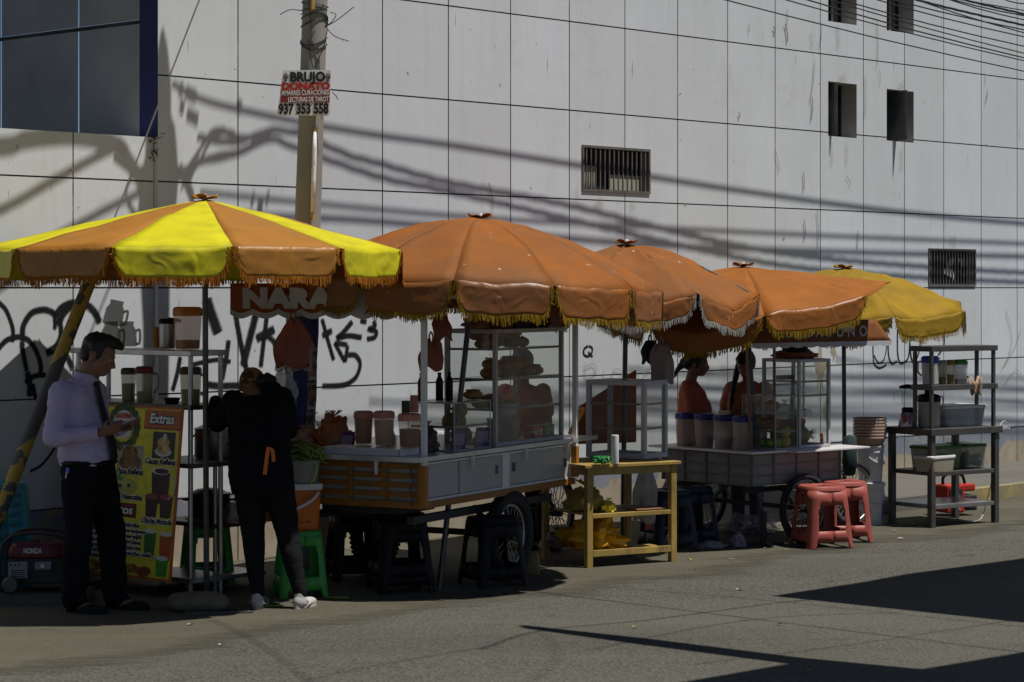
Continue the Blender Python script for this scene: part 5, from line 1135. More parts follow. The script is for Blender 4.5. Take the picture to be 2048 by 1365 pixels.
# ------------------------------------------------------------------ cooler box, tub of celery
Yc = G(598, 1200).y + .18
cl = thing('cooler_box', 'orange cooler box with a white handle standing on the green stool', 'cooler', (P(602, 1068, Yc).x - .02, Yc, .432), .28); OR2 = mat('bright_orange_plastic', (.52, .13, .015), .4, .06, 5)
q = M(); q.lathe([(.118, 0), (.125, .01), (.14, .27), (.145, .275)], 32, e=6, sy=.85); q.done('body', OR2, cl, smooth=35)
q = M(); q.lathe([(.148, .265), (.15, .28), (.15, .30), (.14, .305)], 32, e=6, sy=.86); q.done('lid', COUNTER, cl, smooth=35)
q = M(); q.tube(smoothpath([(.11, -.13, .25), (.06, -.155, .20), (-.06, -.16, .14), (-.12, -.13, .12)], 6), .011, 8); q.done('handle', COUNTER, cl, smooth=True)
q = M()
for x in (-.05, .0, .05): q.bx(x - .015, x + .015, -.1235, -.118, .055, .06)
q.done('vent_slot', mat('dark_orange', (.12, .03, .005), .6), cl)
oc = thing('orange_crate', 'orange plastic box glimpsed left of the woman on the steel table', 'box', t2(.40, -.05, .45), RZS); q = M(); q.lathe([(.09, 0), (.11, .2), (.115, .205)], 24, e=5); q.done('body', OR2, oc, smooth=35); q = M(); q.lathe([(.117, .2), (.117, .22), (.1, .225)], 24, e=5); q.done('lid', OR2, oc, smooth=35)
tb = thing('clear_tub', 'clear plastic tub of vegetables with celery on top of the cooler', 'tub', (P(602, 985, Yc).x, Yc, .738), .1)
q = M(); q.lathe([(.10, 0), (.108, .006), (.128, .145), (.135, .15)], 28, e=3, cap1=False); q.done('shell', mat('cloudy_tub', (.42, .41, .37), .3, .1, 4, alpha=.5), tb, smooth=40)
q = M(); rb3 = random.Random(6)
for i in range(26): a = rb3.uniform(0, 6.28); d = rb3.uniform(.02, .08); q.ell((math.cos(a) * d, math.sin(a) * d, rb3.uniform(.02, .13)), rb3.uniform(.02, .032), 9, 6)
q.done('vegetables', mat('mixed_vegetables', (.24, .15, .05), .5, .6, 12, dirt=(.10, .16, .03), dscale=9, dlo=.45, dhi=.55), tb, True)
q = M(); q.tube(smoothpath([(.08, -.105, .15), (.10, -.125, .11), (.085, -.125, .04), (.06, -.11, .0)], 6), .005, 6); q.done('lime_strap', mat('lime_cord', (.40, .62, .03), .4), tb)
ce = thing('celery_bunch', 'bunch of green celery stalks and leaves lying on the clear tub', 'vegetable', (P(608, 905, Yc).x, Yc, .90))
q = M(); lf = M()
for i in range(46):
    y0 = rb3.uniform(-.10, .08); z0 = rb3.uniform(-.02, .085); L = rb3.uniform(.16, .26); x0 = rb3.uniform(-.17, -.08); dz = rb3.uniform(-.04, .03)
    q.tube(smoothpath([(x0, y0, z0 + dz), (x0 + L * .5, y0 + rb3.uniform(-.02, .02), z0 + .02), (x0 + L, y0 + rb3.uniform(-.05, .05), z0 - dz * .5 - .02)], 4), [.0085] * 4 + [.008] * 4 + [.006], 6)
    if i % 4 == 0: q.tube([Vector((x0 + L, y0 - .03, z0)) + Vector((math.cos(a) * .018, -.01 * a / 6, math.sin(a) * .018)) for a in [j * .7 for j in range(9)]], .006, 6)
    for k in range(9):
        c = Vector((x0 + rb3.uniform(-.05, .04), y0 + rb3.uniform(-.05, .05), z0 + rb3.uniform(-.04, .06))); a = rb3.uniform(0, 6.28); d = Vector((math.cos(a), math.sin(a), rb3.uniform(-.6, .8))) * .028; w = d.cross(Vector((0, 0, 1))).normalized() * .014
        lf.add([c, c + d * .5 + w, c + d, c + d * .5 - w], [(0, 1, 2, 3)])
q.done('stalks', mat('celery_stalk', (.16, .20, .03), .45, .3, 12), ce, True); lf.done('leaves', mat('celery_leaf', (.028, .065, .012), .55, .4, 20), ce)

# ------------------------------------------------------------------ on the wooden stand
t = thing('paper_roll', 'white kitchen paper roll standing on the wooden stand', 'paper roll', G(1230, 928, .739)); q = M(); q.lathe([(.026, 0), (.027, .003), (.027, .205), (.012, .207)], 24); q.done('roll', mat('white_tissue', (.72, .70, .68), .8, .06, 8), t, smooth=40); q = M(); q.cyl((0, 0, .2071), (0, 0, .2085), .011); q.done('core', mat('cardboard', (.3, .2, .1), .8), t)
t = thing('green_cloth', 'crumpled bright green bag lying on the wooden stand', 'bag', G(1204, 930, .739)); q = M(); rb4 = random.Random(9)
for i in range(16):
    a = rb4.uniform(0, 6.28); pts = [Vector((rb4.uniform(-.06, .06), rb4.uniform(-.05, .05), .012 + rb4.uniform(0, .045))) for _ in range(4)]; q.tube(smoothpath(pts, 5), [.008] * 16, 6)
q.done('folds', mat('bright_green_film', (.02, .20, .05), .35, .2, 12), t, True)
p = wt(.16, .30, .381); bag('pale yellow bag bundle on the middle shelf of the wooden stand', p, (.13, .11, .11), mat('dull_yellow_film', (.42, .34, .07), .45, .15, 5, trans=.2), 41, crum=.45); bag('small bright yellow knotted bag beside the pale yellow bundle', wt(.26, .12, .381), (.05, .05, .05), mat('lemon_film', (.62, .56, .05), .4, .1, 5), 44, crum=.5)
bag('large yellow and orange sack on the bottom shelf of the wooden stand', wt(.22, .27, .112), (.20, .15, .145), YOR, 47, crum=.55, freq=4.5); bag('dull bundle on the bottom shelf left of the yellow sack', wt(.02, .45, .112), (.08, .08, .07), mat('dull_film', (.15, .10, .08), .5), 49)
q = M(); q.bx(0, .26, 0, .2, 0, .008); o = q.done('plywood_sheet', mat('pale_plywood', (.30, .17, .09), .7)); o.location = wt(.46, .05, .389); o.rotation_euler = (0, 0, RZW); tag(o, 'thin pale plywood sheet lying on the right of the middle shelf', 'board')
# stone blocks
def rock(label, loc, s, seed, m, e=2.5, name='stone'):
    q = M(); q.ell((0, 0, 0), s, 26, 16)
    for i, v in enumerate(q.v):
        d = Vector(v); k = 1 + .16 * NZ.noise(d * 5 + Vector((seed, 0, 0))) + .05 * NZ.noise(d * 18)
        w = Vector((math.copysign(abs(d.x / s[0]) ** (2 / e), d.x) * s[0], math.copysign(abs(d.y / s[1]) ** (2 / e), d.y) * s[1], math.copysign(abs(d.z / s[2]) ** (2 / e), d.z) * s[2])) * k
        q.v[i] = tuple(w)
    o = q.done(name, m, None, 60); o.location = loc; tag(o, label, 'stone'); return o
STONE = mat('brown_stone', (.13, .108, .075), .8, .3, 10, bump=.4, bscale=30); g = G(391, 1228); o = rock('flat rounded brown stone weighing down the foot of the big umbrella', (g.x, g.y + .14, .055), (.19, .15, .062), 3, STONE)
g = G(1064, 1152); o = rock('yellowish wedge block of stone behind the knobbly cart wheel', (g.x, g.y + .1, .075), (.055, .09, .08), 8, mat('yellow_stone', (.22, .165, .065), .85, .25, 8, bump=.4, bscale=30), 6)
t = thing('iron_foot', 'flat iron umbrella foot frame lying under the brown stone', 'umbrella foot', (G(420, 1232).x, G(420, 1232).y + .05, .006)); q = M(); q.beam((-.16, 0, .004), (.25, .03, .004), .014); q.beam((.25, .03, .004), (.12, .18, .004), .012); q.beam((.12, .18, .004), (-.2, .14, .004), .012); q.done('frame', mat('worn_iron', (.09, .08, .065), .7), t)
# ------------------------------------------------------------------ grey cart load
Z2 = .739
for i, (x0, x1, liq, fl, lab) in enumerate(((1353, 1389, '8a7460', .10, 'blue lidded jug nearly empty, leftmost of four on the grey cart'), (1391, 1427, '4f2f16', .30, 'blue lidded jug with brown juice, second of four on the grey cart'), (1429, 1465, '1a0d08', .28, 'blue lidded jug with almost black juice, third of four on the grey cart'), (1467, 1503, '563a2c', .36, 'blue lidded jug with reddish juice, rightmost of four on the grey cart'))):
    pb = 903; p = G((x0 + x1) / 2, pb - .0 + (0), Z2 + .0); p = c2(.04, .86 - .205 * i, Z2); s = p.y / F; x_ = (x0 + x1) / 2
    p = Vector(((x_ - 1024) / F * (p.y), p.y, Z2)); jug(lab, p, .265, 36 * s / 2 * .97, '2a2f7c', liq, fl, body='b8a898', rz=-.6 + 1.2, handle=False, lidh=.17, e=3.5)
def fruit(label, loc, r, m, grp=None, name='fruit', cat='fruit', sq=(1, 1, 1)):
    q = M(); q.ell((0, 0, r * sq[2]), (r * sq[0], r * sq[1], r * sq[2]), 16, 11); q.cyl((0, 0, r * sq[2] * 1.96), (0, 0, r * sq[2] * 2.06), .004, n=6); o = q.done(name, m, None, True); o.location = loc; return tag(o, label, cat, grp)
LIME = mat('lime_skin', (.20, .34, .02), .45, .25, 8); MANG = mat('mango_skin', (.50, .30, .02), .45, .25, 6); rb5 = random.Random(12)
def c2b(x, y, z): return c2(x, y, Z2 + z)
for i in range(10): fruit('green lime in the low glass box on the grey cart', c2b(.29 + .042 * (i % 5), .07 + .08 * (i // 5), .015), .034, LIME, 'limes in the low glass box', 'lime', 'lime')
fruit('yellow mango at the front of the low glass box', c2b(.43, .04, .01), .042, MANG, None, 'mango', 'mango', (1, 1, 1.1)); fruit('green and yellow mango resting on the other mango', c2b(.435, .045, .095), .042, mat('green_mango', (.40, .42, .02), .45, .2, 6), None, 'mango', 'mango', (1.05, 1, 1.0))
def pineapple(label, loc, rot):
    t = thing('pineapple', label, 'pineapple', loc, rot); q = M(); n = 12
    q.ell((0, 0, .075), (.10, .072, .075), 24, 16)
    for i, v in enumerate(q.v):
        d = Vector(v) - Vector((0, 0, .075)); a = math.atan2(d.z, d.y); k = 1 + .05 * math.sin(a * 9 + d.x * 60) * math.sin(a * 9 - d.x * 60); q.v[i] = tuple(Vector((d.x, d.y * k, d.z * k + .075)))
    q.done('body', mat('pineapple_skin', (.15, .13, .035), .7, .5, 30, bump=.6, bscale=50), t, 60)
    q = M()
    for i in range(26): a = i * 2.4; el = .2 + .5 * (i % 5) / 5; d = Vector((1, math.cos(a) * el, math.sin(a) * el)).normalized() * .10; b = Vector((.095, 0, .075)); w = d.cross(Vector((0, 0, 1))).normalized() * .012; q.add([b - w, b + w, b + d * .6 + w * .7, b + d, b + d * .6 - w * .7], [(0, 1, 2, 3, 4)])
    q.done('leaves', mat('pineapple_leaf', (.05, .08, .03), .6, .3, 9), t); return t
pineapple('whole pineapple lying inside the fruit cabinet', c2b(.70, .14, .014), .7)
t = thing('red_box', 'dark red box behind the pineapple in the fruit cabinet', 'box', c2b(.71, .22, .014), RZ2); q = M(); q.bx(-.14, .14, .0, .12, 0, .19); q.done('box', mat('dark_red_card', (.14, .02, .02), .6, .2, 5), t, bevel=.003); q = M(); q.bx(-.145, .145, -.004, .124, .16, .195); q.done('lid', mat('dark_red_lid', (.18, .03, .03), .6), t)
bag('clear bag of cups on the red box in the fruit cabinet', c2b(.66, .26, .21), (.08, .06, .08), CLEARB, 52); bag('blue and white packet in the fruit cabinet', c2b(.74, .20, .21), (.05, .04, .05), mat('pale_blue_film', (.2, .28, .42), .4), 54, knot=False)
for i, (x, lab) in enumerate(((.70, 'stack of white cups lying in the fruit cabinet, left'), (.80, 'stack of white cups lying in the fruit cabinet, right'))):
    t = thing('cup_stack', lab, 'cups', c2b(x, .17, .265), .4); q = M(); q.tube([(0, -.05, 0), (0, .07, 0)], [.036, .03], 16); q.done('cups', COUNTER, t, smooth=40)
t = thing('bread_basket', 'pile of brown bread on the shelf of the low glass box', 'bread', c2b(.38, .16, .147)); q = M()
for i in range(7): q.ell((rb5.uniform(-.06, .06), rb5.uniform(-.06, .06), .03 + .035 * (i // 4)), (.055, .045, .028), 12, 8)
q.done('bread', BREAD, t, True)
fruit('round loaf on the upper shelf of the low glass box', c2b(.38, .14, .288), .06, BREAD, None, 'bread_loaf', 'bread', (1.1, 1, .75))
t = thing('frying_pan', 'black lidded pan on top of the fruit cabinet', 'pan', c2(.68, .17, Z2 + .75)); q = M(); q.lathe([(.09, 0), (.105, .02), (.105, .05), (.09, .075), (.03, .088)], 26); q.done('pan', BLACKPL, t, smooth=40); q = M(); q.lathe([(.02, .088), (.02, .105), (.012, .11)], 12); q.done('knob', BLACKPL, t, smooth=40)
bag('folded coral cloth under the black pan on the fruit cabinet', c2(.68, .17, Z2 + .702), (.17, .10, .045), mat('coral_cloth', (.30, .085, .05), .85, .15, 6), 58, knot=False, crum=.3)
t = thing('control_box', 'small grey box hanging inside the upper fruit cabinet', 'box', c2b(.72, .28, .527), RZ2); q = M(); q.bx(-.08, .08, 0, .06, 0, .035); q.done('box', mat('grey_box', (.14, .14, .14), .5), t, bevel=.003); q = M(); q.bx(-.06, .06, -.004, 0, .01, .025); q.done('slot', IRON, t)
g = G(1500, 1065); bag('large clear plastic bag lying on the ground under the grey cart', (g.x, g.y, .005), (.19, .14, .085), CLEARB, 61, crum=.55, knot=False); g = G(1476, 1095); bag('small lilac plastic bag on the ground in front of the clear bag', (g.x, g.y, .005), (.055, .05, .055), LILB, 63, crum=.5); g = G(1425, 1098); bag('flattened clear bag on the ground left of the lilac bag', (g.x, g.y, .005), (.10, .06, .03), CLEARB, 66, knot=False, crum=.5)
t = thing('stand_foot', 'cross shaped iron foot holding the umbrella pole of the grey cart', 'umbrella foot', (1.948, 17.83, .005)); q = M(); q.cyl((0, 0, 0), (0, 0, .26), .026); q.beam((-.16, -.04, .012), (.16, .04, .012), .024); q.beam((-.04, .16, .012), (.04, -.16, .012), .024); q.done('frame', IRON, t)
t = thing('crate', 'dull red plastic crate under the grey cart', 'crate', c2(.15, 1.15, 0), RZ2); q = M(); q.bx(0, .35, 0, .25, .0, .02)
for z in (.02, .09, .16, .23):
    for (x0, x1, y0, y1) in ((0, .35, 0, .01), (0, .35, .24, .25), (0, .01, .01, .24), (.34, .35, .01, .24)): q.bx(x0, x1, y0, y1, z, z + .05)
for x in (0, .33):
    for y in (.002, .23): q.bx(x, x + .02, y, y + .018, .02, .28)
q.done('basket', mat('dull_red_plastic', (.22, .05, .04), .5), t)
q = M(); q.lathe([(.0, 0)] and [(.02, 0), (.10, -.02), (.13, -.28), (.09, -.40), (.06, -.42)], 20, e=2.2); 
for i, v in enumerate(q.v): k = 1 + .3 * NZ.noise(Vector(v) * 9); q.v[i] = (v[0] * k * .5, v[1] * k * .4, v[2] * .8)
o = q.done('dark_cloth', mat('dark_teal_cloth', (.012, .03, .03), .85, .4, 9), None, True); o.location = P(1700, 870, 18.9); tag(o, 'dark teal cloth hanging over the tail of the grey cart', 'cloth')
# ------------------------------------------------------------------ buckets
def bucket(label, loc, r, h, m, rz=0, lid=None):
    t = thing('bucket', label, 'bucket', loc, rz); q = M(); q.lathe([(r * .82, 0), (r * .84, .006), (r * .95, h * .80), (r * 1.02, h * .805), (r * 1.02, h * .83), (r * .97, h * .835), (r * .99, h * .95), (r * 1.05, h * .955), (r * 1.05, h), (r * .96, h), (r * .93, h * .8)], 32, cap1=False); q.done('body', m, t, smooth=35)
    q = M(); q.tube(smoothpath([(r * 1.0, 0, h * .85), (r * .9, -r * .5, h * .62), (0, -r * 1.06, h * .50), (-r * .9, -r * .5, h * .62), (-r * 1.0, 0, h * .85)], 5), .006, 6); q.done('handle', m, t, smooth=True)
    if lid: q = M(); q.lathe([(r * 1.07, h - .02), (r * 1.08, h + .004), (r * .98, h + .012), (r * .3, h + .008)], 32); q.done('lid', m, t, smooth=35)
    return t
WHP = mat('white_bucket_plastic', (.58, .56, .55), .4, .06, 4, dirt=(.42, .38, .34), dscale=4, dlo=.55, dhi=.8); g = G(1747, 1052); B_ = Vector((g.x, g.y + .1, 0)); bucket('white paint bucket with a lid, bottom of the bucket pile', B_, .108, .35, WHP, .4, True)
q = M(); q.sheet(lambda u, v: Vector((math.sin(.55 + .45 * u) * (.0975 + .012 * v), -math.cos(.55 + .45 * u) * (.0975 + .012 * v), .05 + .16 * v)), 6, 3); o = q.done('label_sticker', mat('violet_label', (.10, .08, .42), .5)); o.location = B_; o.parent = None
lb = [x for x in bpy.data.objects if x.get('label', '').startswith('white paint bucket')][0]; o.location = (0, 0, 0); o.parent = lb
bucket('taller white bucket standing on the lidded one', B_ + Vector((-.01, 0, .363)), .115, .31, WHP, 1.0)
for i in range(7):
    t = thing('basin', 'pinkish brown plastic basin nested in the pile on the white buckets, %s' % ('lowest', 'second from below', 'third from below', 'middle', 'third from above', 'second from above', 'uppermost')[i], 'basin', B_ + Vector((-.015, 0, .675 + i * .026)), 0, 'basins stacked on the buckets'); q = M(); q.lathe([(.105, 0), (.11, .004), (.133, .058), (.139, .06), (.139, .068), (.13, .066), (.107, .012)], 32, cap1=False); q.done('shell', mat('pink_brown_plastic', (.36, .24, .18), .45, .08, 5), t, smooth=35)
    q = M(); q.lathe([(.140, .056), (.1425, .058), (.1425, .07), (.140, .072)], 32, cap0=False, cap1=False); q.done('rim', mat('pink_brown_rim', (.40, .27, .21), .45), t, smooth=35)
# ------------------------------------------------------------------ right tables
zs1 = TZ + .364
jpx_ = lambda lab, x0, x1, y0, y1, dy, lid, liq, fl, **k: jpx(lab, x0, x1, y0, y1, rt(.3, dy).y, lid, liq, fl, **k)
def rj(lab, px, w, h, fx, fy, lid, liq, fl, **k):
    p = rt(fx, fy, zs1 + .001); s = p.y / F; Xw = (px - 1024) / F * p.y; jug(lab, Vector((Xw, p.y, p.z)), h * s, w * s / 2, lid, liq, fl, **k)
rj('tall white jug with a blue lid on the steel rack', 1860, 33, 57, .0, .15, '2c3f9a', None, 0, body='b9b6b0', a=.9, rz=2.8, lidh=.22)
rj('olive jar with a white lid beside the blue lidded jug', 1885, 17, 46, .20, .12, 'a8a590', '4d3f1c', .30, body='77703f', a=.7, handle=False); rj('jar with a yellow lid and red juice on the steel rack', 1901, 16, 46, .30, .12, '9a6f14', '4a1414', .40, body='a08a50', a=.6, handle=False); rj('jar with a green lid and dark beans on the steel rack', 1921, 27, 47, .40, .12, '3f8a1e', '18121e', .2, body='c9c4bc', a=.6, handle=False)
t = thing('cleaning_cloth', 'beige cloth draped over the edge of the steel rack shelf', 'cloth', rt(.52, .0, zs1)); q = M()
def clf(u, v):
    x = (u - .5) * .13; d = v * .22; y = .10 - d; z = .035 + .02 * math.sin(u * 9) if d < .10 else .03 - (d - .10) * 1.0
    return Vector((x * (1 - .3 * v), max(y, -.022) - .012 * math.sin(u * 14 + v * 3), z + .012 * math.sin(u * 17 + v * 8)))
q.sheet(clf, 20, 16); q.done('cloth', mat('beige_cloth', (.34, .24, .17), .9, .2, 12, bump=.4, bscale=60), t, True, solid=.004)
# blender
b = thing('blender', 'blender with a glass jar and red control panel at the left of the work table', 'blender', Vector(((1815 - 1024) / F * 19.42, 19.42, TZ)), -.2); q = M(); q.lathe([(.075, 0), (.078, .012), (.06, .11), (.05, .125)], 24, e=4); q.done('base', STEEL, b, smooth=40)
q = M(); q.add([(-.036, -.0755, .018), (.036, -.0755, .018), (.03, -.064, .10), (-.03, -.064, .10), (-.036, -.071, .018), (.036, -.071, .018), (.03, -.058, .10), (-.03, -.058, .10)], [(0, 1, 2, 3), (0, 4, 5, 1), (3, 2, 6, 7), (0, 3, 7, 4), (1, 5, 6, 2)]); cp = q.done('control_panel', mat('red_panel', (.30, .04, .02), .35), b)
q = M()
for i in range(3): q.ell((.012, -.0745 + .0035 * i, .032 + .024 * i), (.012, .004, .008), 8, 6)
q.done('buttons', mat('violet_button', (.35, .32, .5), .3), cp)
q = M(); q.lathe([(.048, .125), (.05, .15), (.043, .165)], 20); q.done('collar', BLACKPL, b, smooth=40); q = M(); q.lathe([(.043, .165), (.05, .19), (.068, .32), (.07, .325), (.066, .323), (.047, .19)], 24, cap1=False); q.done('jar', GLASS, b, smooth=40)
q = M(); q.lathe([(.07, .325), (.072, .345), (.05, .352), (.02, .36)], 24); q.done('lid', BLACKPL, b, smooth=40); q = M(); q.tube(smoothpath([(-.066, 0, .30), (-.115, 0, .29), (-.105, 0, .215), (-.055, 0, .195)], 5), .007, 8); q.done('handle', GLASS, b, smooth=True)
# juicer
b = thing('juicer', 'cream coloured juice extractor with a black lid on the work table', 'juicer', Vector(((1858 - 1024) / F * 19.4, 19.4, TZ)), 0); q = M(); q.lathe([(.085, 0), (.092, .02), (.09, .14), (.094, .20), (.095, .215)], 28, e=2.6); q.done('body', mat('cream_casing', (.36, .33, .29), .4, .06, 5), b, smooth=40)
q = M(); q.lathe([(.096, .215), (.096, .262), (.075, .275), (.04, .282)], 28, e=2.6); q.lathe([(.038, .28), (.036, .36), (.034, .36)], 20); q.done('lid', BLACKPL, b, smooth=40)
q = M()
for s_ in (-1, 1): q.tube(smoothpath([(s_ * .095, -.02, .26), (s_ * .112, -.02, .25), (s_ * .112, -.02, .16), (s_ * .096, -.02, .13)], 5), .005, 6)
q.done('clamp', STEEL, b); q = M(); q.ell((0, -.088, .13), (.012, .012, .018), 10, 7); q.done('spout', BLACKPL, b, smooth=True)
# storage boxes
def tub(label, loc, rz, sx_, sy_, h, m, lm, name='storage_box', tap=.9, content=None):
    t = thing(name, label, 'storage box', loc, rz); q = M(); q.lathe([(1.0 * tap, 0), (1.0 * tap + .01, .005), (1.0, h), (1.03, h + .002)], 40, e=8, sy=1.0, cap1=False)
    q.v = [(v[0] * sx_ / 2, v[1] * sy_ / 2, v[2]) for v in q.v]; q.done('body', m, t, smooth=35)
    q = M(); q.lathe([(1.04, h - .012), (1.05, h - .008), (1.05, h + .006), (1.0, h + .014), (.85, h + .012)], 40, e=8); q.v = [(v[0] * sx_ / 2, v[1] * sy_ / 2, v[2]) for v in q.v]; q.done('lid', lm, t, smooth=35)
    if content:
        q = M(); rn = random.Random(len(label))
        for i in range(60): q.ell((rn.uniform(-.4, .4) * sx_ * tap, rn.uniform(-.4, .4) * sy_ * tap, rn.uniform(.03, h * .55)), rn.uniform(.018, .03), 7, 5)
        q.done('contents', content, t, True)
    return t
WLID = mat('white_lid', (.60, .58, .54), .4, .05, 5); GLID = mat('green_lid', (.07, .16, .03), .4, .08, 5)
tub('large clear storage box of dark liquid with a white lid on the work table', rt(.52, .24, TZ), RZR, .50, .30, .165, mat('smoky_box', (.26, .28, .28), .3, .35, 2.5, alpha=.8), WLID)
zl = .466
tub('cream storage box with a white lid, foremost on the lower shelf', rt(.12, .08, zl), RZR + .15, .34, .20, .12, mat('cream_box', (.42, .36, .27), .4, .06, 5, alpha=.8), WLID, content=mat('orange_food', (.45, .22, .06), .6, .3, 12))
tub('olive storage box with a dark green lid behind the cream one', rt(.34, .28, zl), RZR, .40, .26, .185, mat('olive_box', (.28, .30, .13), .4, .06, 5, alpha=.75), GLID, content=mat('leafy_food', (.30, .33, .10), .6, .3, 12)); tub('clear storage box with a dark green lid at the right of the lower shelf', rt(.68, .26, zl), RZR, .24, .28, .19, mat('clear_box', (.40, .41, .34), .4, .06, 5, alpha=.65), GLID, content=mat('pale_leafy_food', (.33, .35, .18), .6, .3, 12))
# generators
def generator(label, loc, rz, red, sc=1.0, word=None, framed=True):
    t = thing('generator', label, 'generator', loc, rz); t.scale = (sc, sc, sc)
    q = M(); q.bx(-.20, .20, -.13, .13, .06, .24); q.done('engine', IRON, t, bevel=.01)
    q = M(); q.lathe([(1.0, 0), (1.03, .02), (1.0, .07), (.85, .10), (.3, .105)], 32, e=5); q.v = [(v[0] * .20, v[1] * .125, v[2] + .245) for v in q.v]; tk = q.done('fuel_tank', red, t, smooth=40)
    q = M(); q.cyl((-.02, 0, .345), (-.02, 0, .365), .03); q.done('fuel_cap', IRON, tk)
    if word: text(word, .055, WINK, tk, frame((-.02, -.1285, .295), (1, 0, 0), (0, .02, 1)), width=.13, bold=.001)
    q = M()
    for y in (-.15, .15): q.tube(smoothpath([(-.24, y, .01), (-.25, y, .2), (-.22, y, .36), (-.1, y, .42), (.1, y, .42), (.22, y, .36), (.25, y, .2), (.24, y, .01)], 5), .014, 8)
    for x in (-.24, .24): q.tube([(x, -.15, .02), (x, .15, .02)], .014, 8)
    q.done('tube_frame', IRON, t, smooth=True)
    q = M(); q.bx(-.19, -.05, -.155, -.131, .10, .22); pn = q.done('recoil_cover', mat('grey_cover', (.20, .20, .24), .4), t, bevel=.008)
    q = M()
    for i in range(3): q.bx(-.175 + .03 * i, -.165 + .03 * i, -.158, -.1551, .19, .21)
    for i in range(4): q.bx(-.17, -.075, -.158, -.1551, .115 + .014 * i, .121 + .014 * i)
    q.done('vent', IRON, pn)
    q = M(); q.bx(.0, .12, -.155, -.131, .16, .22); a_ = q.done('air_filter', mat('grey_cover', (.20, .20, .24), .4), t, bevel=.01); q = M(); q.cyl((.055, -.162, .19), (.055, -.1552, .19), .014); q.done('knob', STEEL, a_)
    q = M(); q.lathe([(.055, 0), (.06, .01), (.06, .05), (.05, .06)], 20, c=(-.16, -.20, .065), rot=Matrix.Rotation(R(90), 3, 'X')); q.done('muffler', DSTEEL, t, smooth=40); return t
generator('dark generator with a red fuel tank on the left beside the blue stools', (-3.02, 14.66, .075), .05, mat('dark_red_enamel', (.10, .010, .010), .4, .1, 4), .88, 'HONDA')
g = G(1897, 1043)
gr = thing('generator', 'small bright red generator standing behind the right work table', 'generator', tuple(rt(.93, .64, 0)), RZR - .2); gr.scale = (.82, .82, .82); RE = mat('bright_red_enamel', (.42, .03, .015), .35, .08, 5)
q = M(); q.bx(-.17, .06, -.12, .14, .04, .34); q.done('casing', RE, gr, bevel=.02)
q = M(); q.bx(-.14, .02, -.128, -.121, .13, .30); cp = q.done('control_panel', IRON, gr, bevel=.003); q = M()
for i in range(3): q.cyl((-.11 + .045 * i, -.132, .22), (-.11 + .045 * i, -.1285, .22), .014)
q.done('socket', mat('grey_socket', (.25, .25, .28), .4), cp); text('HONDA', .04, WINK, gr, frame((-.06, -.1225, .08), (1, 0, 0), (0, 0, 1)), width=.12)
q = M(); q.bx(.062, .22, -.11, .12, .06, .22); q.cyl((.14, -.13, .15), (.14, .1, .15), .07); q.done('engine', IRON, gr, bevel=.006); q = M(); q.bx(.08, .24, -.06, .08, .26, .34); q.done('fuel_tank', RE, gr, bevel=.02); q = M(); q.tube(smoothpath([(-.14, 0, .34), (-.13, 0, .42), (-.02, 0, .46), (.10, 0, .43), (.14, 0, .34)], 6), .017, 8); q.done('handle', BLACKPL, gr, smooth=True)
q = M(); q.tube(smoothpath([rt(.82, .0, .83), rt(.9, .02, .86), rt(.94, .0, .80), rt(.84, .0, .78), rt(.80, .02, .55), rt(.72, .05, .20), rt(.55, .0, .03), rt(.40, .2, .06)], 8), .004, 6); o = q.done('power_cord', mat('white_cord', (.45, .44, .42), .5)); tag(o, 'thin pale power cord hanging from the right work table to the red generator', 'cord')
# generator tray and rubbish at left
t = thing('concrete_slab', 'rough concrete slab under the dark generator at the left', 'slab', (-2.98, 14.6, 0), .06); q = M(); q.bx(-.9, .30, -.13, .24, .0, .075); q.done('slab', DIRT, t, bevel=.01); q = M(); q.bx(-.905, .305, -.145, -.131, .0, .068); q.done('edge', mat('slab_edge', (.10, .09, .07), .9), t)
g = G(35, 1182); bag('crumpled clear plastic rubbish on the ground at the left edge', (g.x, g.y, .005), (.10, .05, .035), mat('rubbish_film', (.60, .58, .6), .3, .1, 6, alpha=.75), 71, knot=False, crum=.7, freq=6)
rl = random.Random(21)
for i, (x, y) in enumerate(((1240, 1175), (1390, 1140), (1462, 1120), (1530, 1098), (1575, 1100), (1735, 1062), (1800, 1078), (1380, 1120), (1560, 1250), (1898, 1116), (1621, 1342), (1790, 1063), (440, 1290), (95, 1293), (380, 1250), (780, 1180), (690, 1197), (1140, 1132), (1480, 1180), (1270, 1255))):
    g = G(x, y, .006); q = M(); n = 7; s_ = rl.uniform(.012, .03)
    q.add([(0, 0, .004)] + [(math.cos(a) * s_ * rl.uniform(.4, 1.3), math.sin(a) * s_ * rl.uniform(.3, .9), rl.uniform(0, .012)) for a in [2 * math.pi * k / n for k in range(n)]], [(0, k + 1, (k + 1) % n + 1) for k in range(n)])
    o = q.done('litter_scrap', [mat('white_scrap', (.42, .40, .36), .8), mat('leaf_scrap', (.26, .20, .03), .8), mat('grey_scrap', (.2, .19, .17), .8)][i % 3]); o.location = g; tag(o, 'tiny scrap of paper or leaf lying on the ground in front of the stalls', 'litter', 'scraps of litter on the ground')
for lab, (x, y), L in (('small green celery stalk dropped on the ground beside the green stool', (675, 1198), .16), ('cut green leaves dropped between the white shoes', (548, 1215), .10)):
    q = M(); g = G(x, y, .004); rn = random.Random(x)
    for i in range(5): q.tube([(rn.uniform(-L, 0) * .5, rn.uniform(-.02, .02), .008), (rn.uniform(0, L) * .6, rn.uniform(-.02, .02), .008)], .006, 6)
    o = q.done('celery_scrap', mat('fresh_green', (.20, .26, .03), .5, .3, 12)); o.location = g; tag(o, lab, 'vegetable scrap')
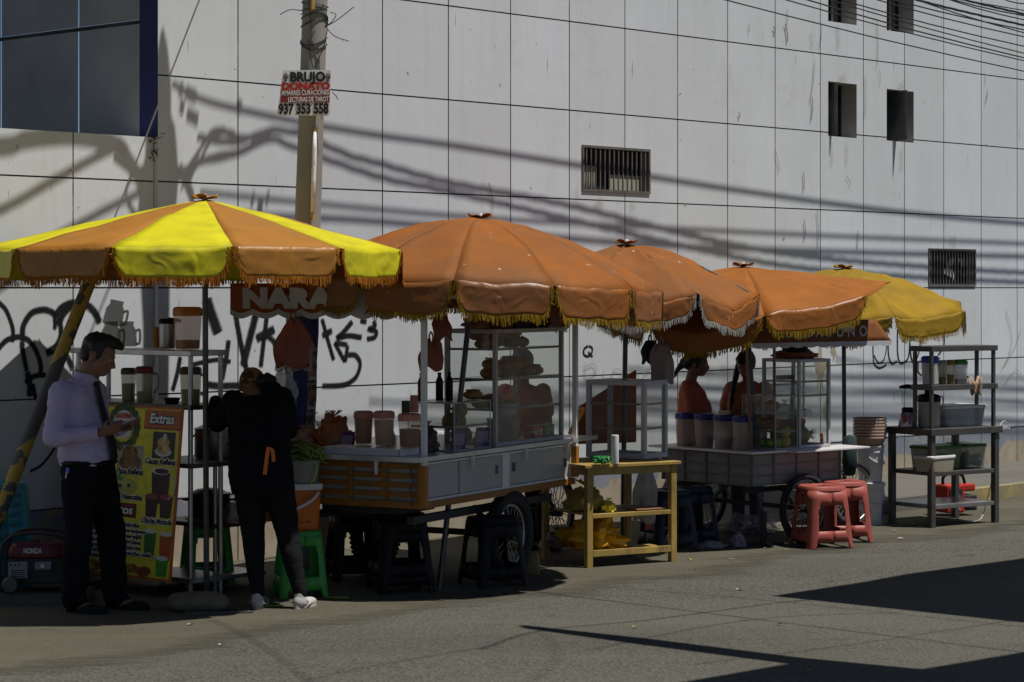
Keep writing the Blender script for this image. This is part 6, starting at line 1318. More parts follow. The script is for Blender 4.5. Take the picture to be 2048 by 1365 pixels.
t = thing('water_box', 'pinkish white box standing on the ground behind the orange cart', 'box', c1(1.05, 1.5, 0), RZ1); q = M(); q.bx(-.15, .15, -.12, .12, 0, .40); q.done('box', mat('pinkish_box', (.45, .33, .30), .6), t, bevel=.006); q = M(); q.bx(-.153, .153, -.123, .123, .36, .405); q.done('lid', mat('pinkish_box_lid', (.5, .38, .34), .6), t)

# ================================================================== menu board
MB_ = thing('menu_board', 'yellow menu board with food photos, Extras and Extractos lists leaning on the steel shelf', 'menu board', SH, RZS)
BWd, BHt = 1.08, 1.115
b0 = Vector((-.15, 1.10, .12)); bx_ = Vector((0, -1, 0)); by_ = Vector((.11, 0, 1.11)).normalized(); FM = frame(b0, bx_, by_); fz = bx_.cross(by_).normalized()
def bp_(u, v, d=0): return b0 + bx_ * (u * BWd) + by_ * ((1 - v) * BHt) + fz * d
def plate(u0, u1, v0, v1, d, m, name, th=.0012): 
    q = M(); c = [(u0, v1), (u1, v1), (u1, v0), (u0, v0)]; q.add([bp_(*x, d) for x in c] + [bp_(*x, d + th) for x in c], [(3, 2, 1, 0), (4, 5, 6, 7), (0, 1, 5, 4), (1, 2, 6, 5), (2, 3, 7, 6), (3, 0, 4, 7)]); return q.done(name, m, MB_)
def disc(u, v, ru, rv, d, m, name='food_print', n=22):
    q = M(); q.add([bp_(u + ru * math.cos(2 * math.pi * i / n), v - rv * math.sin(2 * math.pi * i / n), d) for i in range(n)], [tuple(range(n))]); return q.done(name, m, MB_)
YB = mat('yellow_banner', (.58, .54, .04), .45, .12, 3, spec=.3, dirt=(.47, .44, .035), dscale=14, dlo=.52, dhi=.62); OB_ = mat('orange_banner', (.42, .10, .015), .45); MRB = mat('dark_red_banner', (.16, .018, .012), .45)
plate(0, 1, 0, 1, -.008, OB_, 'board', .008); plate(.02, .98, .015, .985, .0004, YB, 'yellow_field')
plate(.66, .985, .02, .125, .002, OB_, 'header_band'); plate(.02, .26, .02, .115, .002, OB_, 'header_band'); plate(.66, .985, .125, .133, .002, MRB, 'header_band')
def bt(s_, u, v, w, h, m, shear=0., bold=.001, d=.005, al='CENTER'): return text(s_, h * 1.4, m, MB_, frame(bp_(u, v, d), bx_, by_), width=w * BWd, shear=shear, bold=bold, ext=.0008, align='CENTER')
def outl(s_, u, v, w, h, shear=0., b=.004, fg=None, bgm=None):      # letters on a fatter outline
    bt(s_, u, v, w * 1.02, h, bgm or WINK, shear, b * 2.0, .0045); bt(s_, u, v, w, h, fg or INK, shear, b * .45, .0062)
outl('Extras', .82, .072, .22, .062, .15, .005, WINK, NAVYI); bt('os', .20, .065, .05, .04, WINK, .2)
GRP = mat('leafy_print', (.03, .075, .02), .6, .5, 20, dirt=(.25, .06, .02), dscale=9, dlo=.5, dhi=.6); WPR = mat('white_disc', (.52, .50, .46), .5); BRP = mat('brown_food_print', (.20, .10, .03), .5, .6, 14, dirt=(.06, .025, .01), dscale=11, dlo=.48, dhi=.58); CRP = mat('cream_food_print', (.45, .34, .16), .5, .4, 12, dirt=(.22, .12, .03), dscale=9, dlo=.5, dhi=.6); DRP = mat('dark_drink_print', (.03, .008, .015), .4); DKP = mat('dark_photo_print', (.03, .028, .026), .5, .4, 9)
for i in range(18): a = i * math.pi / 9; disc(.47 + .125 * math.cos(a), .13 + .115 * math.sin(a), .035, .03, .0018 + .0002 * i, GRP, 'leaf_print', 7)
disc(.47, .115, .10, .085, .006, WPR, 'logo_disc'); bt('JUGUERIA', .47, .065, .15, .030, REDI, 0, .0015, .0078); bt('Osiris', .47, .125, .17, .062, INK, .3, .001, .0078)
plate(.75, .95, .145, .30, .0016, DKP, 'photo_panel'); disc(.85, .26, .075, .028, .004, WPR); disc(.85, .245, .06, .03, .0046, CRP); disc(.85, .205, .055, .03, .0052, CRP); disc(.86, .175, .018, .022, .0058, WPR)
outl('Causa Rellena', .83, .318, .27, .038, .25, .0035)
plate(.44, .67, .235, .375, .0016, mat('grey_photo_print', (.28, .26, .22), .5, .3, 9), 'photo_panel'); disc(.51, .335, .055, .04, .004, BRP); disc(.60, .335, .055, .04, .0044, BRP); disc(.55, .28, .07, .045, .0048, BRP)
outl('Papa Rellena', .56, .388, .24, .038, .25, .0035)
disc(.50, .475, .14, .052, .003, mat('plate_print', (.40, .38, .10), .5)); disc(.50, .455, .07, .03, .0034, mat('pale_yellow_print', (.48, .44, .14), .5)); disc(.48, .475, .02, .012, .0038, DKP); disc(.56, .47, .016, .012, .0038, DKP); disc(.47, .425, .04, .02, .0038, mat('green_print', (.12, .24, .03), .5))
outl('Papa a la Huancaina', .51, .535, .36, .034, .25, .0035)
disc(.24, .30, .075, .05, .003, BRP); disc(.24, .42, .085, .055, .003, BRP)
plate(.20, .645, .572, .655, .002, MRB, 'header_band'); outl('Extractos', .43, .613, .37, .058, 0, .004, WINK, INK)
q = M(); q.add([bp_(u, v, .003) for u, v in ((.76, .36), (.93, .37), (.92, .56), (.78, .56))], [(3, 2, 1, 0)]); q.done('drink_print', DRP, MB_); disc(.845, .37, .085, .022, .0034, WPR); disc(.85, .372, .065, .016, .0038, DRP)
q = M(); q.tube([bp_(u, v, .004) for u, v in ((.93, .40), (.985, .42), (.975, .50), (.925, .53))], .006, 6); q.done('drink_print', WPR, MB_)
for u in (.78, .91): 
    q = M(); q.add([bp_(a, b, .0042) for a, b in ((u - .058, .52), (u + .058, .52), (u + .045, .64), (u - .045, .64))], [(3, 2, 1, 0)]); q.done('drink_print', DRP, MB_); disc(u, .52, .058, .018, .0048, mat('pink_drink_print', (.20, .04, .05), .5))
outl('Chicha Morada', .835, .662, .27, .034, .25, .0035)
for i, s_ in enumerate(('Zanahoria', 'Piña', 'Apio', 'Pepinillo', 'Papa', 'Espinaca', 'Manzana Verde')): outl(s_, .20 + .009 * len(s_) + .03, .703 + i * .0315, .024 * len(s_) + .02, .026, 0, .0028)
for i, s_ in enumerate(('Sávila', 'Berenjena', 'Perejil', 'Cúrcuma', 'Chayote', 'y mucho más...')): outl(s_, .56 + .0095 * len(s_), .698 + i * .0325, .021 * len(s_) + .02, .026, 0, .0028)
def glassp(u, v0, v1, c):
    q = M(); q.add([bp_(a, b, .003) for a, b in ((u - .055, v0), (u + .055, v0), (u + .045, v1), (u - .045, v1))], [(3, 2, 1, 0)]); q.done('drink_print', c, MB_); disc(u, v0, .055, .014, .0036, WPR)
glassp(.79, .72, .86, mat('dark_green_print', (.03, .12, .02), .5)); glassp(.93, .73, .88, mat('orange_print', (.35, .06, .01), .5)); glassp(.91, .87, .975, mat('bright_green_print', (.05, .25, .02), .5))
rf = random.Random(14)
for i in range(30):
    c = [(.26, .22, .03), (.08, .2, .02), (.25, .05, .02), (.14, .05, .02), (.3, .14, .02)][i % 5]; u = rf.uniform(.1, .78); disc(u, rf.uniform(.935, .968), rf.uniform(.03, .055), rf.uniform(.018, .028), .003 + .0003 * i, mat('fruit_print_%d' % (i % 5), c, .5, .3, 8), 'fruit_print', 12)

hang('cream rolled cloth tied under the raised edge of the orange umbrella', P(1685, 634, 17.75), .07, .10, mat('cream_cloth', (.55, .50, .34), .8, .1, 8), 33, .4)
# ================================================================== people
SKIN = mat('brown_skin', (.20, .095, .055), .5, .1, 12, spec=.35); HAIR = mat('black_hair', (.008, .007, .007), .5, .4, 30, bump=.4, bscale=60, stretch=(1, 1, .3))
BLACKC = mat('black_cloth', (.006, .006, .008), .9, .25, 8, bump=.9, bscale=7, ridged=True, spec=.15); SHIRT = mat('lilac_shirt_cloth', (.40, .34, .50), .8, .06, 5, bump=.9, bscale=6, ridged=True); TIE = mat('black_tie_cloth', (.008, .008, .012), .6)
LEATHER = mat('black_leather', (.006, .006, .006), .6, spec=.2); CORALC = mat('coral_shirt_cloth', (.38, .09, .05), .85, .08, 6, bump=.3, bscale=10); PEACHC = mat('peach_shirt_cloth', (.38, .14, .08), .85, .08, 6, bump=.3, bscale=10); DENIM = mat('blue_denim', (.08, .10, .16), .85, .15, 20)
LEGG = mat('charcoal_leggings', (.009, .0085, .010), .85, .12, 9, bump=.2, bscale=14, spec=.15); SNEAK = mat('white_sneaker', (.40, .385, .355), .6, .12, 14, bump=.3, bscale=30)
V = Vector
def wrinkle(o, amp, sc, seed=0):
    me = o.data; out = []
    cs = [v.co.copy() for v in me.vertices]; ns = [v.normal.copy() for v in me.vertices]
    for c, n in zip(cs, ns):
        k = NZ.noise(c * sc + V((seed, 0, 0))) + .5 * NZ.noise(V((c.x * sc * 2, c.y * sc * 2, c.z * sc * 4 + seed)))
        c += n * (amp * k); out.extend(c)
    me.vertices.foreach_set('co', out); me.update()
def head(q, c, rot, s=1.0, ears=True):
    """skull, jaw, nose, brow, lips and ears; the face looks along local +x of rot"""
    e = lambda p, r, k=None: q.ell(c + rot @ (V(p) * s), tuple(x * s for x in r), 16, 11, rot @ k if k else rot)
    e((-.005, 0, .02), (.098, .075, .092)); e((.035, 0, -.045), (.062, .058, .068)); e((.055, 0, -.088), (.034, .036, .026)); e((.06, 0, .0), (.034, .055, .05))
    q.cap(c + rot @ (V((.092, 0, .004)) * s), .009 * s, c + rot @ (V((.112, 0, -.034)) * s), .013 * s, 8); e((.104, .012, -.038), (.011, .009, .008)); e((.104, -.012, -.038), (.011, .009, .008))
    e((.082, 0, .016), (.016, .05, .011)); e((.090, 0, -.062), (.013, .024, .006)); e((.087, 0, -.074), (.013, .021, .007))
    for y in (-1, 1):
        e((.05, y * .042, -.035), (.03, .022, .028))
        if ears: e((-.008, y * .078, -.012), (.020, .009, .033)); e((-.002, y * .074, -.03), (.012, .009, .014))
def eyes(parent, c, rot, s=1.0):
    for y in (-.030, .030):
        q = M(); q.ell(c + rot @ (V((.078, y, .000)) * s), .0125 * s, 12, 8); q.done('eye', mat('eye_white', (.35, .32, .30), .3), parent, True)
def hand(q, wrist, d, pn, s=1.0, curl=.7, thumb=1, r=.0082):
    """palm and five fingers: d along the hand, pn the palm normal (fingers curl towards it), thumb: side"""
    d = V(d).normalized(); pn = V(pn); pn = (pn - d * pn.dot(d)).normalized(); sd = d.cross(pn) * thumb; w = V(wrist)
    rot = Matrix((d, sd, pn)).transposed()
    q.ell(w + d * .045 * s, (.052 * s, .040 * s, .017 * s), 14, 9, rot)
    for i, (off, L) in enumerate(((.030, .070), (.011, .080), (-.009, .074), (-.028, .058))):
        p = w + d * .082 * s + sd * off * s; a = 0; seg = (L * .45, L * .32, L * .25)
        dirv = d
        for j, l_ in enumerate(seg):
            a += curl * (.5, .9, .7)[j] * (1 + .12 * i); dirv = d * math.cos(a) + pn * math.sin(a); n_ = p + dirv * l_ * s; q.cap(p, r * s * (1 - .08 * j), n_, r * s * (.94 - .08 * j), 8); p = n_
    p = w + d * .025 * s + sd * .034 * s; b = p + (d * .6 + sd * .55 + pn * .45) * .04 * s; q.cap(p, .011 * s, b, .0095 * s, 8); q.cap(b, .0095 * s, b + (d * .85 + pn * .45 - sd * .1) * .032 * s, .0085 * s, 8)
def loft(q, secs, n=24, e=2.4):
    """stack of elliptical sections (centre, half depth x, half width y[, lean])"""
    vs = []; fs = []
    for c, rx, ry in secs:
        c = V(c)
        for j in range(n):
            a = 2 * math.pi * j / n; ca, sa = math.cos(a), math.sin(a)
            vs.append(c + V((rx * math.copysign(abs(ca) ** (2 / e), ca), ry * math.copysign(abs(sa) ** (2 / e), sa), 0)))
    k = len(secs)
    for i in range(k - 1):
        for j in range(n): fs.append((i * n + j, i * n + (j + 1) % n, (i + 1) * n + (j + 1) % n, (i + 1) * n + j))
    fs.append(tuple(range(n))[::-1]); fs.append(tuple((k - 1) * n + j for j in range(n))); q.add(vs, fs)
def shoe(parent, heel, d, L, m, sole=None, h=.07, w=.045):
    d = V(d).normalized(); y = V((-d.y, d.x, 0)); rot = Matrix((d, y, V((0, 0, 1)))).transposed(); q = M(); hl = V(heel)
    q.ell(hl + d * L * .22 + V((0, 0, h * .62)), (L * .23, w * .95, h * .70), 16, 10, rot); q.ell(hl + d * L * .62 + V((0, 0, h * .42)), (L * .38, w, h * .42), 18, 10, rot); q.cap(hl + d * L * .2 + V((0, 0, h * .5)), w * .85, hl + d * L * .18 + V((0, 0, h * 1.25)), w * .78, 12)
    o = blob('shoe', q, m, parent, .006, 3)
    zs_ = [0.0] * (3 * len(o.data.vertices)); o.data.vertices.foreach_get('co', zs_)
    for i in range(2, len(zs_), 3): zs_[i] = max(zs_[i], hl.z + .008)
    o.data.vertices.foreach_set('co', zs_); o.data.update()
    q = M(); n = 24; vs = []
    for z, k in ((0, .96), (.004, 1.0), (.024, 1.0)):
        for j in range(n):
            a = 2 * math.pi * j / n; c = math.cos(a); s_ = math.sin(a); wid = w * (1.02 if c > -.2 else .86); vs.append(hl + d * (L * .5 + c * L * .51 * k) + y * (s_ * wid * k) + V((0, 0, z)))
    q.add(vs, [(i * n + j, i * n + (j + 1) % n, (i + 1) * n + (j + 1) % n, (i + 1) * n + j) for i in range(2) for j in range(n)] + [tuple(range(n))[::-1], tuple(2 * n + j for j in range(n))]); q.done('sole', sole or m, o); return o

# ------------------------------------------------------------------ the man with the phone
mp = G(185, 1226); man = thing('person', 'man in lilac shirt, black tie and black trousers looking down at his phone', 'person', (mp.x, mp.y + .06, 0), R(-20))
HR = Matrix.Rotation(R(14), 3, 'Z') @ Matrix.Rotation(R(22), 3, 'Y'); hc = V((.030, 0, 1.588))
q = M(); head(q, hc, HR, 1.06)
q.cap((-.065, 0, 1.41), .074, (-.015, 0, 1.53), .066, 14)
loft(q, [((-.05, 0, .80), .10, .14), ((-.045, 0, .95), .115, .155), ((-.05, 0, 1.05), .11, .145), ((-.085, 0, 1.22), .10, .155), ((-.10, 0, 1.36), .08, .15), ((-.08, 0, 1.42), .05, .08)])
nsh, nel, nwr = V((-.125, -.175, 1.36)), V((-.150, -.235, 1.085)), V((.125, -.150, 1.115)); fsh, fel, fwr = V((-.095, .175, 1.36)), V((-.09, .23, 1.10)), V((.150, .085, 1.135))
for sh_, el_, wr_ in ((nsh, nel, nwr), (fsh, fel, fwr)): q.cap(sh_, .052, el_, .042, 12); q.cap(el_, .042, wr_, .029, 12)
hand(q, nwr + V((.01, 0, .004)), (.86, .42, .22), (0.05, .75, .45), 1.0, .62, 1); hand(q, fwr + V((.01, 0, .0)), (.92, -.36, .12), (-.05, -.5, .8), 1.0, .55, -1)
nk, na_ = V((-.055, -.10, .49)), V((-.085, -.105, .085)); fk, fa = V((.055, .10, .49)), V((.075, .115, .085))
for hp, k_, an in ((V((-.04, -.085, .88)), nk, na_), (V((-.03, .085, .88)), fk, fa)): q.cap(hp, .085, k_, .055, 12); q.cap(k_, .055, an, .04, 12); q.ell(an + V((.07, 0, -.045)), (.10, .036, .03))
body = blob('body', q, SKIN, man, .0075, 3)
eyes(man, hc, HR, 1.06)
# hair: short back and sides with a lifted fringe
q = M(); H = lambda p, r, k=1: q.ell(hc + HR @ (V(p) * 1.06), tuple(x * 1.07 for x in r), 18, 12, HR)
H((-.022, 0, .045), (.092, .082, .082)); H((-.055, 0, .00), (.055, .074, .075)); H((.030, 0, .098), (.078, .062, .034)); H((.085, 0, .092), (.042, .052, .026)); q.cap(hc + HR @ V((.06, .02, .105)), .028, hc + HR @ V((.118, .01, .088)), .016)
for s_ in (-1, 1): H((.012, s_ * .068, .015), (.026, .012, .04))
hr = blob('hair', q, HAIR, man, .0075, 2); wrinkle(hr, .006, 40, 3)
# shirt
q = M()
loft(q, [((-.045, 0, .905), .158, .178), ((-.045, 0, .95), .166, .182), ((-.050, 0, 1.04), .160, .176), ((-.070, 0, 1.15), .142, .178), ((-.088, 0, 1.26), .130, .186), ((-.100, 0, 1.35), .118, .186), ((-.095, 0, 1.40), .095, .15), ((-.075, 0, 1.44), .075, .09)], 28, 2.5)
for sh_, el_, wr_ in ((nsh, nel, nwr), (fsh, fel, fwr)):
    q.cap(sh_ + V((0, 0, -.005)), .078, el_, .064, 14); q.cap(el_, .064, el_.lerp(wr_, .86), .046, 14); q.ell(sh_.lerp(el_, .97) + V((-.01, 0, -.005)), (.062, .058, .06))
st_ = blob('shirt', q, SHIRT, man, .009, 5); wrinkle(st_, .013, 10, 1)
q = M(); q.lathe([(.070, .0), (.078, .012), (.074, .052), (.068, .054), (.065, .02)], 24, c=(-.062, 0, 1.425), sy=1.12, rot=Matrix.Rotation(R(14), 3, 'Y'), cap0=False, cap1=False); q.add([(.0, -.05, 1.43), (.012, -.012, 1.425), (-.005, -.035, 1.375)], [(0, 1, 2)]); q.add([(.0, .05, 1.43), (.012, .012, 1.425), (-.005, .035, 1.375)], [(2, 1, 0)]); q.done('collar', SHIRT, st_, smooth=50, solid=.005)
for el_, wr_ in ((nel, nwr), (fel, fwr)):
    q = M(); q.tube([el_.lerp(wr_, .80), el_.lerp(wr_, .98)], [.050, .045], 18); q.done('cuff', SHIRT, st_, smooth=40)
q = M()
def tief(u, v):
    z = 1.42 - .50 * v; pr = [(1.42, .008), (1.36, .022), (1.26, .050), (1.15, .080), (1.04, .118), (.95, .129), (.90, .128)]
    for (za, xa), (zb, xb) in zip(pr, pr[1:]):
        if zb <= z <= za: x = xa + (xb - xa) * (za - z) / (za - zb)
    w = .020 + .022 * v if v < .93 else (.042 * (1 - (v - .93) / .07)); w = .026 if v < .06 else w
    return V((x + .012 + .006 * (1 - abs(2 * u - 1)), (u - .5) * 2 * w, z))
q.sheet(tief, 6, 30); q.done('tie', TIE, man, smooth=True, solid=.006)
# trousers, belt, pen, shoes
q = M(); loft(q, [((-.04, 0, .925), .150, .172), ((-.042, 0, .86), .150, .178), ((-.042, 0, .78), .135, .17)], 24, 2.5)
for hp, k_, an in ((V((-.055, -.088, .82)), nk, na_), (V((-.025, .088, .82)), fk, fa)): q.cap(hp, .112, k_ + V((.005, 0, 0)), .088, 16); q.cap(k_ + V((.005, 0, 0)), .088, an + V((.002, 0, -.0)), .075, 16); q.ell(an + V((.012, 0, -.01)), (.085, .072, .05))
tr_ = blob('trousers', q, BLACKC, man, .009, 5); wrinkle(tr_, .011, 11, 5)
q = M(); q.tube([V((-.04 + .158 * math.cos(a), .181 * math.sin(a), .925)) for a in [2 * math.pi * i / 40 for i in range(40)]], .016, 6, closed=True); q.done('belt', LEATHER, tr_)
q = M(); q.box((-.075, -.19, .885), (.022, .006, .03)); q.done('pen_clip', mat('blue_tag', (.10, .10, .55), .4), tr_); q = M(); q.tube([(-.078, -.193, .872), (-.085, -.195, .835)], .004, 6); q.done('pen_clip', STEEL, tr_)
shoe(man, na_ + V((-.055, .01, -.085)), (1, -.06, 0), .30, LEATHER, h=.075, w=.047); shoe(man, fa + V((-.06, 0, -.085)), (1, .05, 0), .30, LEATHER, h=.075, w=.047)
ph = thing('mobile_phone', 'silver edged mobile phone held in both hands by the man in the lilac shirt', 'phone', man.matrix_basis @ V((.245, -.005, 1.175)), R(-20)); PR = Matrix.Rotation(R(-24), 3, 'Y'); q = M(); q.box((0, 0, 0), (.145, .070, .009), PR); q.done('case', mat('silver_phone_case', (.45, .44, .46), .3, metal=.6), ph, bevel=.003); q = M(); q.box(PR @ V((0, 0, .0056)), (.135, .062, .0012), PR); q.done('screen', mat('dark_screen', (.01, .01, .012), .1), ph)

# ------------------------------------------------------------------ the woman in black leaning forward (local +y: away from the viewer)
wp = G(540, 1222); wom = thing('person', 'woman in black with patterned headscarf and white sneakers leaning forward, seen from behind', 'person', (wp.x, wp.y + .08, 0), 0)
aL, aR = V((-.085, 0, .085)), V((.178, .0, .085)); kL, kR = V((-.118, .035, .46)), V((.098, .045, .46)); hL, hR_ = V((-.145, .02, .82)), V((.025, .02, .82))
sL, sR = V((-.265, .24, 1.275)), V((.045, .24, 1.295)); eL, eR = V((-.375, .36, 1.14)), V((.075, .34, 1.10)); wL, wR = V((-.42, .54, 1.27)), V((-.06, .52, 1.18))
hd = V((-.165, .40, 1.365)); HW = Matrix.Rotation(R(90), 3, 'Z') @ Matrix.Rotation(R(50), 3, 'Y')
def bodyw(q, f=0.0):
    def sec(c, rx, ry): return (V(c), rx + f, ry + f)
    loft(q, [sec((-.065, .02, .78), .165, .12), sec((-.065, .0, .88), .185, .135), sec((-.075, .03, .98), .170, .115), sec((-.085, .085, 1.08), .168, .11), sec((-.095, .15, 1.18), .185, .11), sec((-.108, .21, 1.27), .180, .105), sec((-.115, .26, 1.325), .12, .08)], 28, 2.4)
q = M(); bodyw(q); head(q, hd, HW, .97); q.cap((-.12, .26, 1.30), .06, hd + V((0, -.03, -.02)), .055, 12)
for a, b, c in ((sL, eL, wL), (sR, eR, wR)): q.cap(a, .05, b, .04, 12); q.cap(b, .04, c, .027, 12)
hand(q, wL, (.2, .9, .1), (0, 0, -1), .95, .4, 1); hand(q, wR, (-.3, .9, 0), (0, 0, -1), .95, .4, -1)
for h_, k_, a_ in ((hL, kL, aL), (hR_, kR, aR)): q.cap(h_, .085, k_, .055, 12); q.cap(k_, .055, a_, .036, 12); q.ell(a_ + V((.02, .07, -.05)), (.036, .10, .028))
blob('body', q, SKIN, wom, .0085, 3); eyes(wom, hd, HW, .97)
q = M()
for h_, k_, a_ in ((hL, kL, aL), (hR_, kR, aR)): q.cap(h_ + V((0, 0, .02)), .112, k_, .074, 16); q.cap(k_, .074, k_.lerp(a_, .35) + V((0, -.018, 0)), .066, 16); q.cap(k_.lerp(a_, .35) + V((0, -.018, 0)), .066, a_ + V((0, 0, .015)), .043, 14)
loft(q, [(V((-.06, .01, .74)), .15, .12), (V((-.065, .0, .86)), .192, .145), (V((-.068, .01, .96)), .182, .128)], 24)
lg = blob('leggings', q, LEGG, wom, .009, 4); wrinkle(lg, .005, 14, 8)
q = M(); bodyw(q, .022); loft(q, [(V((-.062, .0, .72)), .185, .142), (V((-.065, -.005, .84)), .205, .16), (V((-.07, .02, 1.0)), .19, .135)], 24)
for a, b, c in ((sL, eL, wL), (sR, eR, wR)): q.cap(a, .082, b, .066, 14); q.cap(b, .066, b.lerp(c, .93), .045, 14)
q.ell(V((-.03, .27, 1.355)), (.075, .08, .055)); q.ell(V((-.21, .25, 1.285)), (.09, .07, .045))
jk = blob('jacket', q, BLACKC, wom, .010, 5); wrinkle(jk, .010, 8, 4)
q = M(); q.ell(hd + HW @ V((-.012, 0, .030)), (.108, .086, .088), 22, 14, HW); q.ell(hd + HW @ V((-.09, 0, .02)), (.03, .04, .03), 12, 8, HW)
sc = blob('headscarf', q, mat('patterned_scarf', (.26, .12, .03), .85, .3, 20, dirt=(.04, .025, .015), dscale=32, dlo=.46, dhi=.52), wom, .0085, 3)
q = M(); q.ell(hd + V((.095, -.045, .035)), (.07, .07, .055), 16, 10); q.cap(hd + V((.06, -.05, .05)), .035, hd + V((.14, -.04, -.01)), .03); hw = blob('hair', q, HAIR, wom, .009, 3); wrinkle(hw, .008, 30)
AP = mat('orange_ribbon', (.62, .14, .03), .7)
q = M()
for pts, w in (([(.0, -.168, 1.02), (-.01, -.174, .95), (-.022, -.178, .85)], .012), ([(.0, -.168, 1.02), (.025, -.172, 1.0), (.032, -.176, .93)], .011)):
    pp = smoothpath(pts, 5)
    for a, b in zip(pp, pp[1:]): q.add([a + V((-w, 0, 0)), a + V((w, 0, 0)), b + V((w, 0, 0)), b + V((-w, 0, 0))], [(0, 1, 2, 3)])
AW_ = M(); AW_.tube([V((-.07 + .208 * math.cos(t), .02 + .150 * math.sin(t) , 1.025)) for t in [math.pi * (1 + i / 20) for i in range(21)]], .005, 6); AW_.done('apron_band', BLACKC, jk); q.done('apron_tie', AP, jk, solid=.004)
for a_, d in ((aL, (.12, 1, 0)), (aR, (.42, 1, 0))):
    dd = V(d).normalized(); s_ = shoe(wom, a_ - dd * .055 + V((0, 0, -.085)), d, .25, SNEAK, mat('sneaker_sole', (.40, .36, .30), .8, .2, 12), h=.075, w=.044)
    q = M(); yy = V((-dd.y, dd.x, 0))
    for sg_ in (-1, 1): q.tube(smoothpath([a_ - dd * .03 + yy * sg_ * .043 + V((0, 0, -.04)), a_ + dd * .02 + yy * sg_ * .047 + V((0, 0, -.055)), a_ + dd * .09 + yy * sg_ * .045 + V((0, 0, -.045))], 4), .004, 5)
    q.tube(smoothpath([a_ + dd * .05 + V((0, 0, .01)), a_ + dd * .07 + yy * .03 + V((0, 0, .03)), a_ + dd * .10 + yy * .02 + V((0, 0, .0))], 4), .004, 5); q.done('lace', SNEAK, s_)

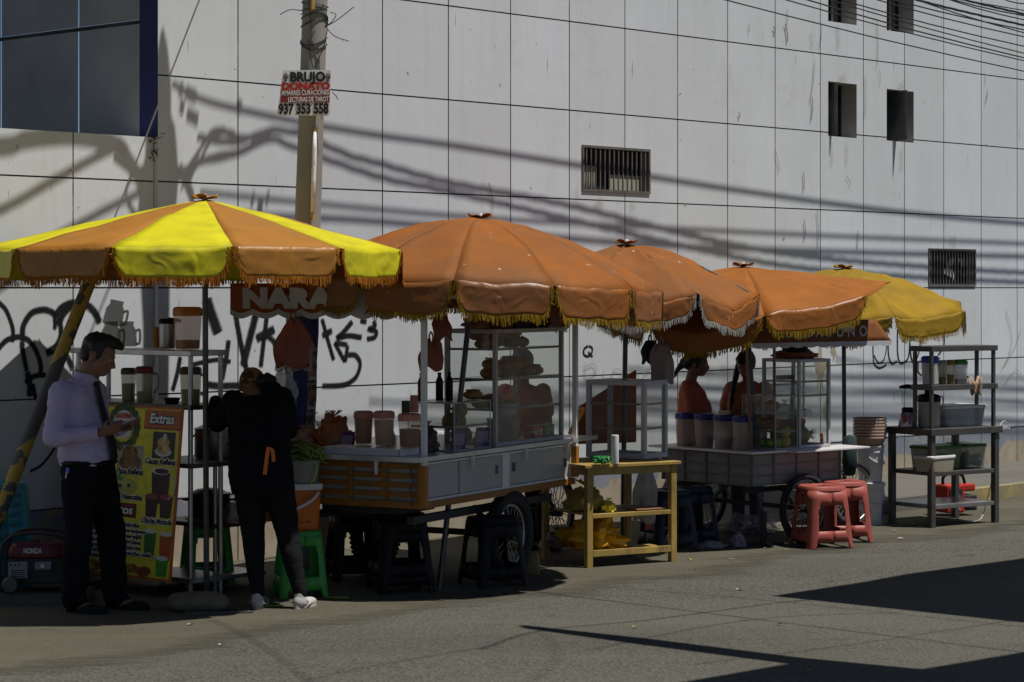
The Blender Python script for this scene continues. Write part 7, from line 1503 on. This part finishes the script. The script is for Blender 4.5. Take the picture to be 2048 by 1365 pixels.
# ------------------------------------------------------------------ vendors
def vendor(label, loc, rz, shirt, hgt, headrot, arms, hair='tail', lower=DENIM, cap=None):
    """standing figure facing local +x; arms: ((elbow, wrist, hand dir, palm) near, far)"""
    t = thing('person', label, 'person', loc, rz); k = hgt / 1.55; sc_ = lambda p: V(p) * k
    hc = sc_((.035, 0, 1.435)); q = M(); head(q, hc, headrot, .95 * k); q.cap(sc_((-.02, 0, 1.26)), .05 * k, sc_((.005, 0, 1.37)), .046 * k, 12)
    loft(q, [(sc_((0, 0, .74)), .11 * k, .15 * k), (sc_((0, 0, .86)), .115 * k, .155 * k), (sc_((0, 0, .98)), .10 * k, .13 * k), (sc_((0, 0, 1.10)), .11 * k, .14 * k), (sc_((-.015, 0, 1.22)), .085 * k, .14 * k), (sc_((-.02, 0, 1.28)), .05 * k, .07 * k)])
    for s_, (el_, wr_, hd_, pn_) in zip((-1, 1), arms):
        sh_ = sc_((-.02, s_ * .155, 1.225)); el_, wr_ = sc_(el_), sc_(wr_); q.cap(sh_, .045 * k, el_, .037 * k, 12); q.cap(el_, .037 * k, wr_, .025 * k, 12); hand(q, wr_, hd_, pn_, .9 * k, .6, -s_)
        q.cap(sc_((0, s_ * .08, .80)), .08 * k, sc_((.01, s_ * .085, .42)), .052 * k, 12); q.cap(sc_((.01, s_ * .085, .42)), .052 * k, sc_((0, s_ * .085, .07)), .036 * k, 12); q.ell(sc_((.06, s_ * .085, .035)), (.10, .036, .028))
    blob('body', q, SKIN, t, .0085, 3); eyes(t, hc, headrot, .95 * k)
    q = M(); loft(q, [(sc_((.005, 0, .78)), .135 * k, .17 * k), (sc_((.01, 0, .88)), .148 * k, .172 * k), (sc_((.018, 0, .98)), .145 * k, .16 * k), (sc_((.015, 0, 1.08)), .14 * k, .165 * k), (sc_((-.005, 0, 1.18)), .115 * k, .165 * k), (sc_((-.02, 0, 1.25)), .08 * k, .12 * k), (sc_((-.02, 0, 1.285)), .055 * k, .07 * k)], 26, 2.4)
    for s_, (el_, wr_, _, _) in zip((-1, 1), arms): sh_ = sc_((-.02, s_ * .15, 1.22)); q.cap(sh_, .072 * k, sh_.lerp(sc_(el_), .62), .066 * k, 14)
    so_ = blob('shirt', q, shirt, t, .0095, 4); wrinkle(so_, .008, 10, 2)
    q = M(); loft(q, [(sc_((0, 0, .70)), .13 * k, .165 * k), (sc_((0, 0, .82)), .13 * k, .165 * k)], 20)
    for s_ in (-1, 1): q.cap(sc_((0, s_ * .082, .76)), .10 * k, sc_((.01, s_ * .085, .42)), .072 * k, 14); q.cap(sc_((.01, s_ * .085, .42)), .072 * k, sc_((0, s_ * .085, .09)), .056 * k, 14)
    blob('jeans', q, lower, t, .010, 4)
    for s_ in (-1, 1): shoe(t, sc_((-.05, s_ * .085, 0)), (1, 0, 0), .24, LEATHER)
    q = M(); hh = lambda p, r: q.ell(hc + headrot @ (V(p) * k), tuple(x * k for x in r), 16, 11, headrot)
    hh((-.022, 0, .032), (.098, .082, .088)); hh((.03, 0, .07), (.06, .07, .04)); hh((-.07, 0, -.01), (.05, .065, .06))
    for s_ in (-1, 1): hh((.0, s_ * .068, .01), (.04, .016, .05))
    if hair == 'tail': q.cap(hc + headrot @ V((-.10, 0, .0)), .035, hc + headrot @ V((-.15, 0, -.09)), .02); q.cap(hc + headrot @ V((-.15, 0, -.09)), .02, hc + headrot @ V((-.165, 0, -.15)), .006)
    if hair == 'front': q.cap(hc + headrot @ V((.0, -.075, -.02)), .026, sc_((.10, -.10, 1.17)), .022); q.cap(sc_((.10, -.10, 1.17)), .022, sc_((.14, -.10, 1.03)), .010)
    h_ = blob('hair', q, HAIR, t, .0085, 3); wrinkle(h_, .006, 30, 6)
    if cap:
        q = M(); q.ell(hc + headrot @ (V((-.01, 0, .045)) * k), (.108 * k, .09 * k, .082 * k), 18, 12, headrot); q.ell(hc + headrot @ (V((-.09, 0, -.02)) * k), (.045, .06, .09), 14, 9, headrot); blob('headscarf', q, cap, t, .0085, 3)
    return t
v1 = P(1390, 1000, 18.75); vendor('vendor woman in coral shirt with tied back hair, standing in profile behind the jugs', (v1.x - .02, 18.75, 0), R(-8), CORALC, 1.50, Matrix.Rotation(R(8), 3, 'Y'), (((.03, -.20, .99), (.20, -.14, .92), (1, .2, -.1), (0, .5, -.8)), ((.03, .20, .99), (.22, .12, .93), (1, -.2, -.1), (0, -.5, -.8))))
v2 = P(1490, 1000, 18.98); vendor('vendor woman in peach shirt looking down, long hair over her shoulder, behind grey cart', (v2.x + .02, 18.98, 0), R(-118), PEACHC, 1.48, Matrix.Rotation(R(30), 3, 'Y'), (((.04, -.22, 1.0), (.20, -.08, 1.02), (.8, .5, .1), (0, .4, -.8)), ((.04, .22, 1.0), (.22, .06, 1.04), (.8, -.5, .1), (0, -.4, -.8))), 'front')
v3 = Vector((.085, 17.65, 0)); vendor('vendor in coral shirt and dark speckled headscarf half hidden behind the bread cabinet', v3, R(-95), CORALC, 1.52, Matrix.Rotation(R(38), 3, 'Y'), (((.06, -.20, 1.0), (.26, -.10, .98), (.9, .3, 0), (0, .4, -.8)), ((.06, .20, 1.0), (.26, .10, .98), (.9, -.3, 0), (0, -.4, -.8))), 'tail', BLACKC, mat('speckled_scarf', (.012, .014, .02), .9, .3, 10, dirt=(.35, .33, .30), dscale=26, dlo=.66, dhi=.70))
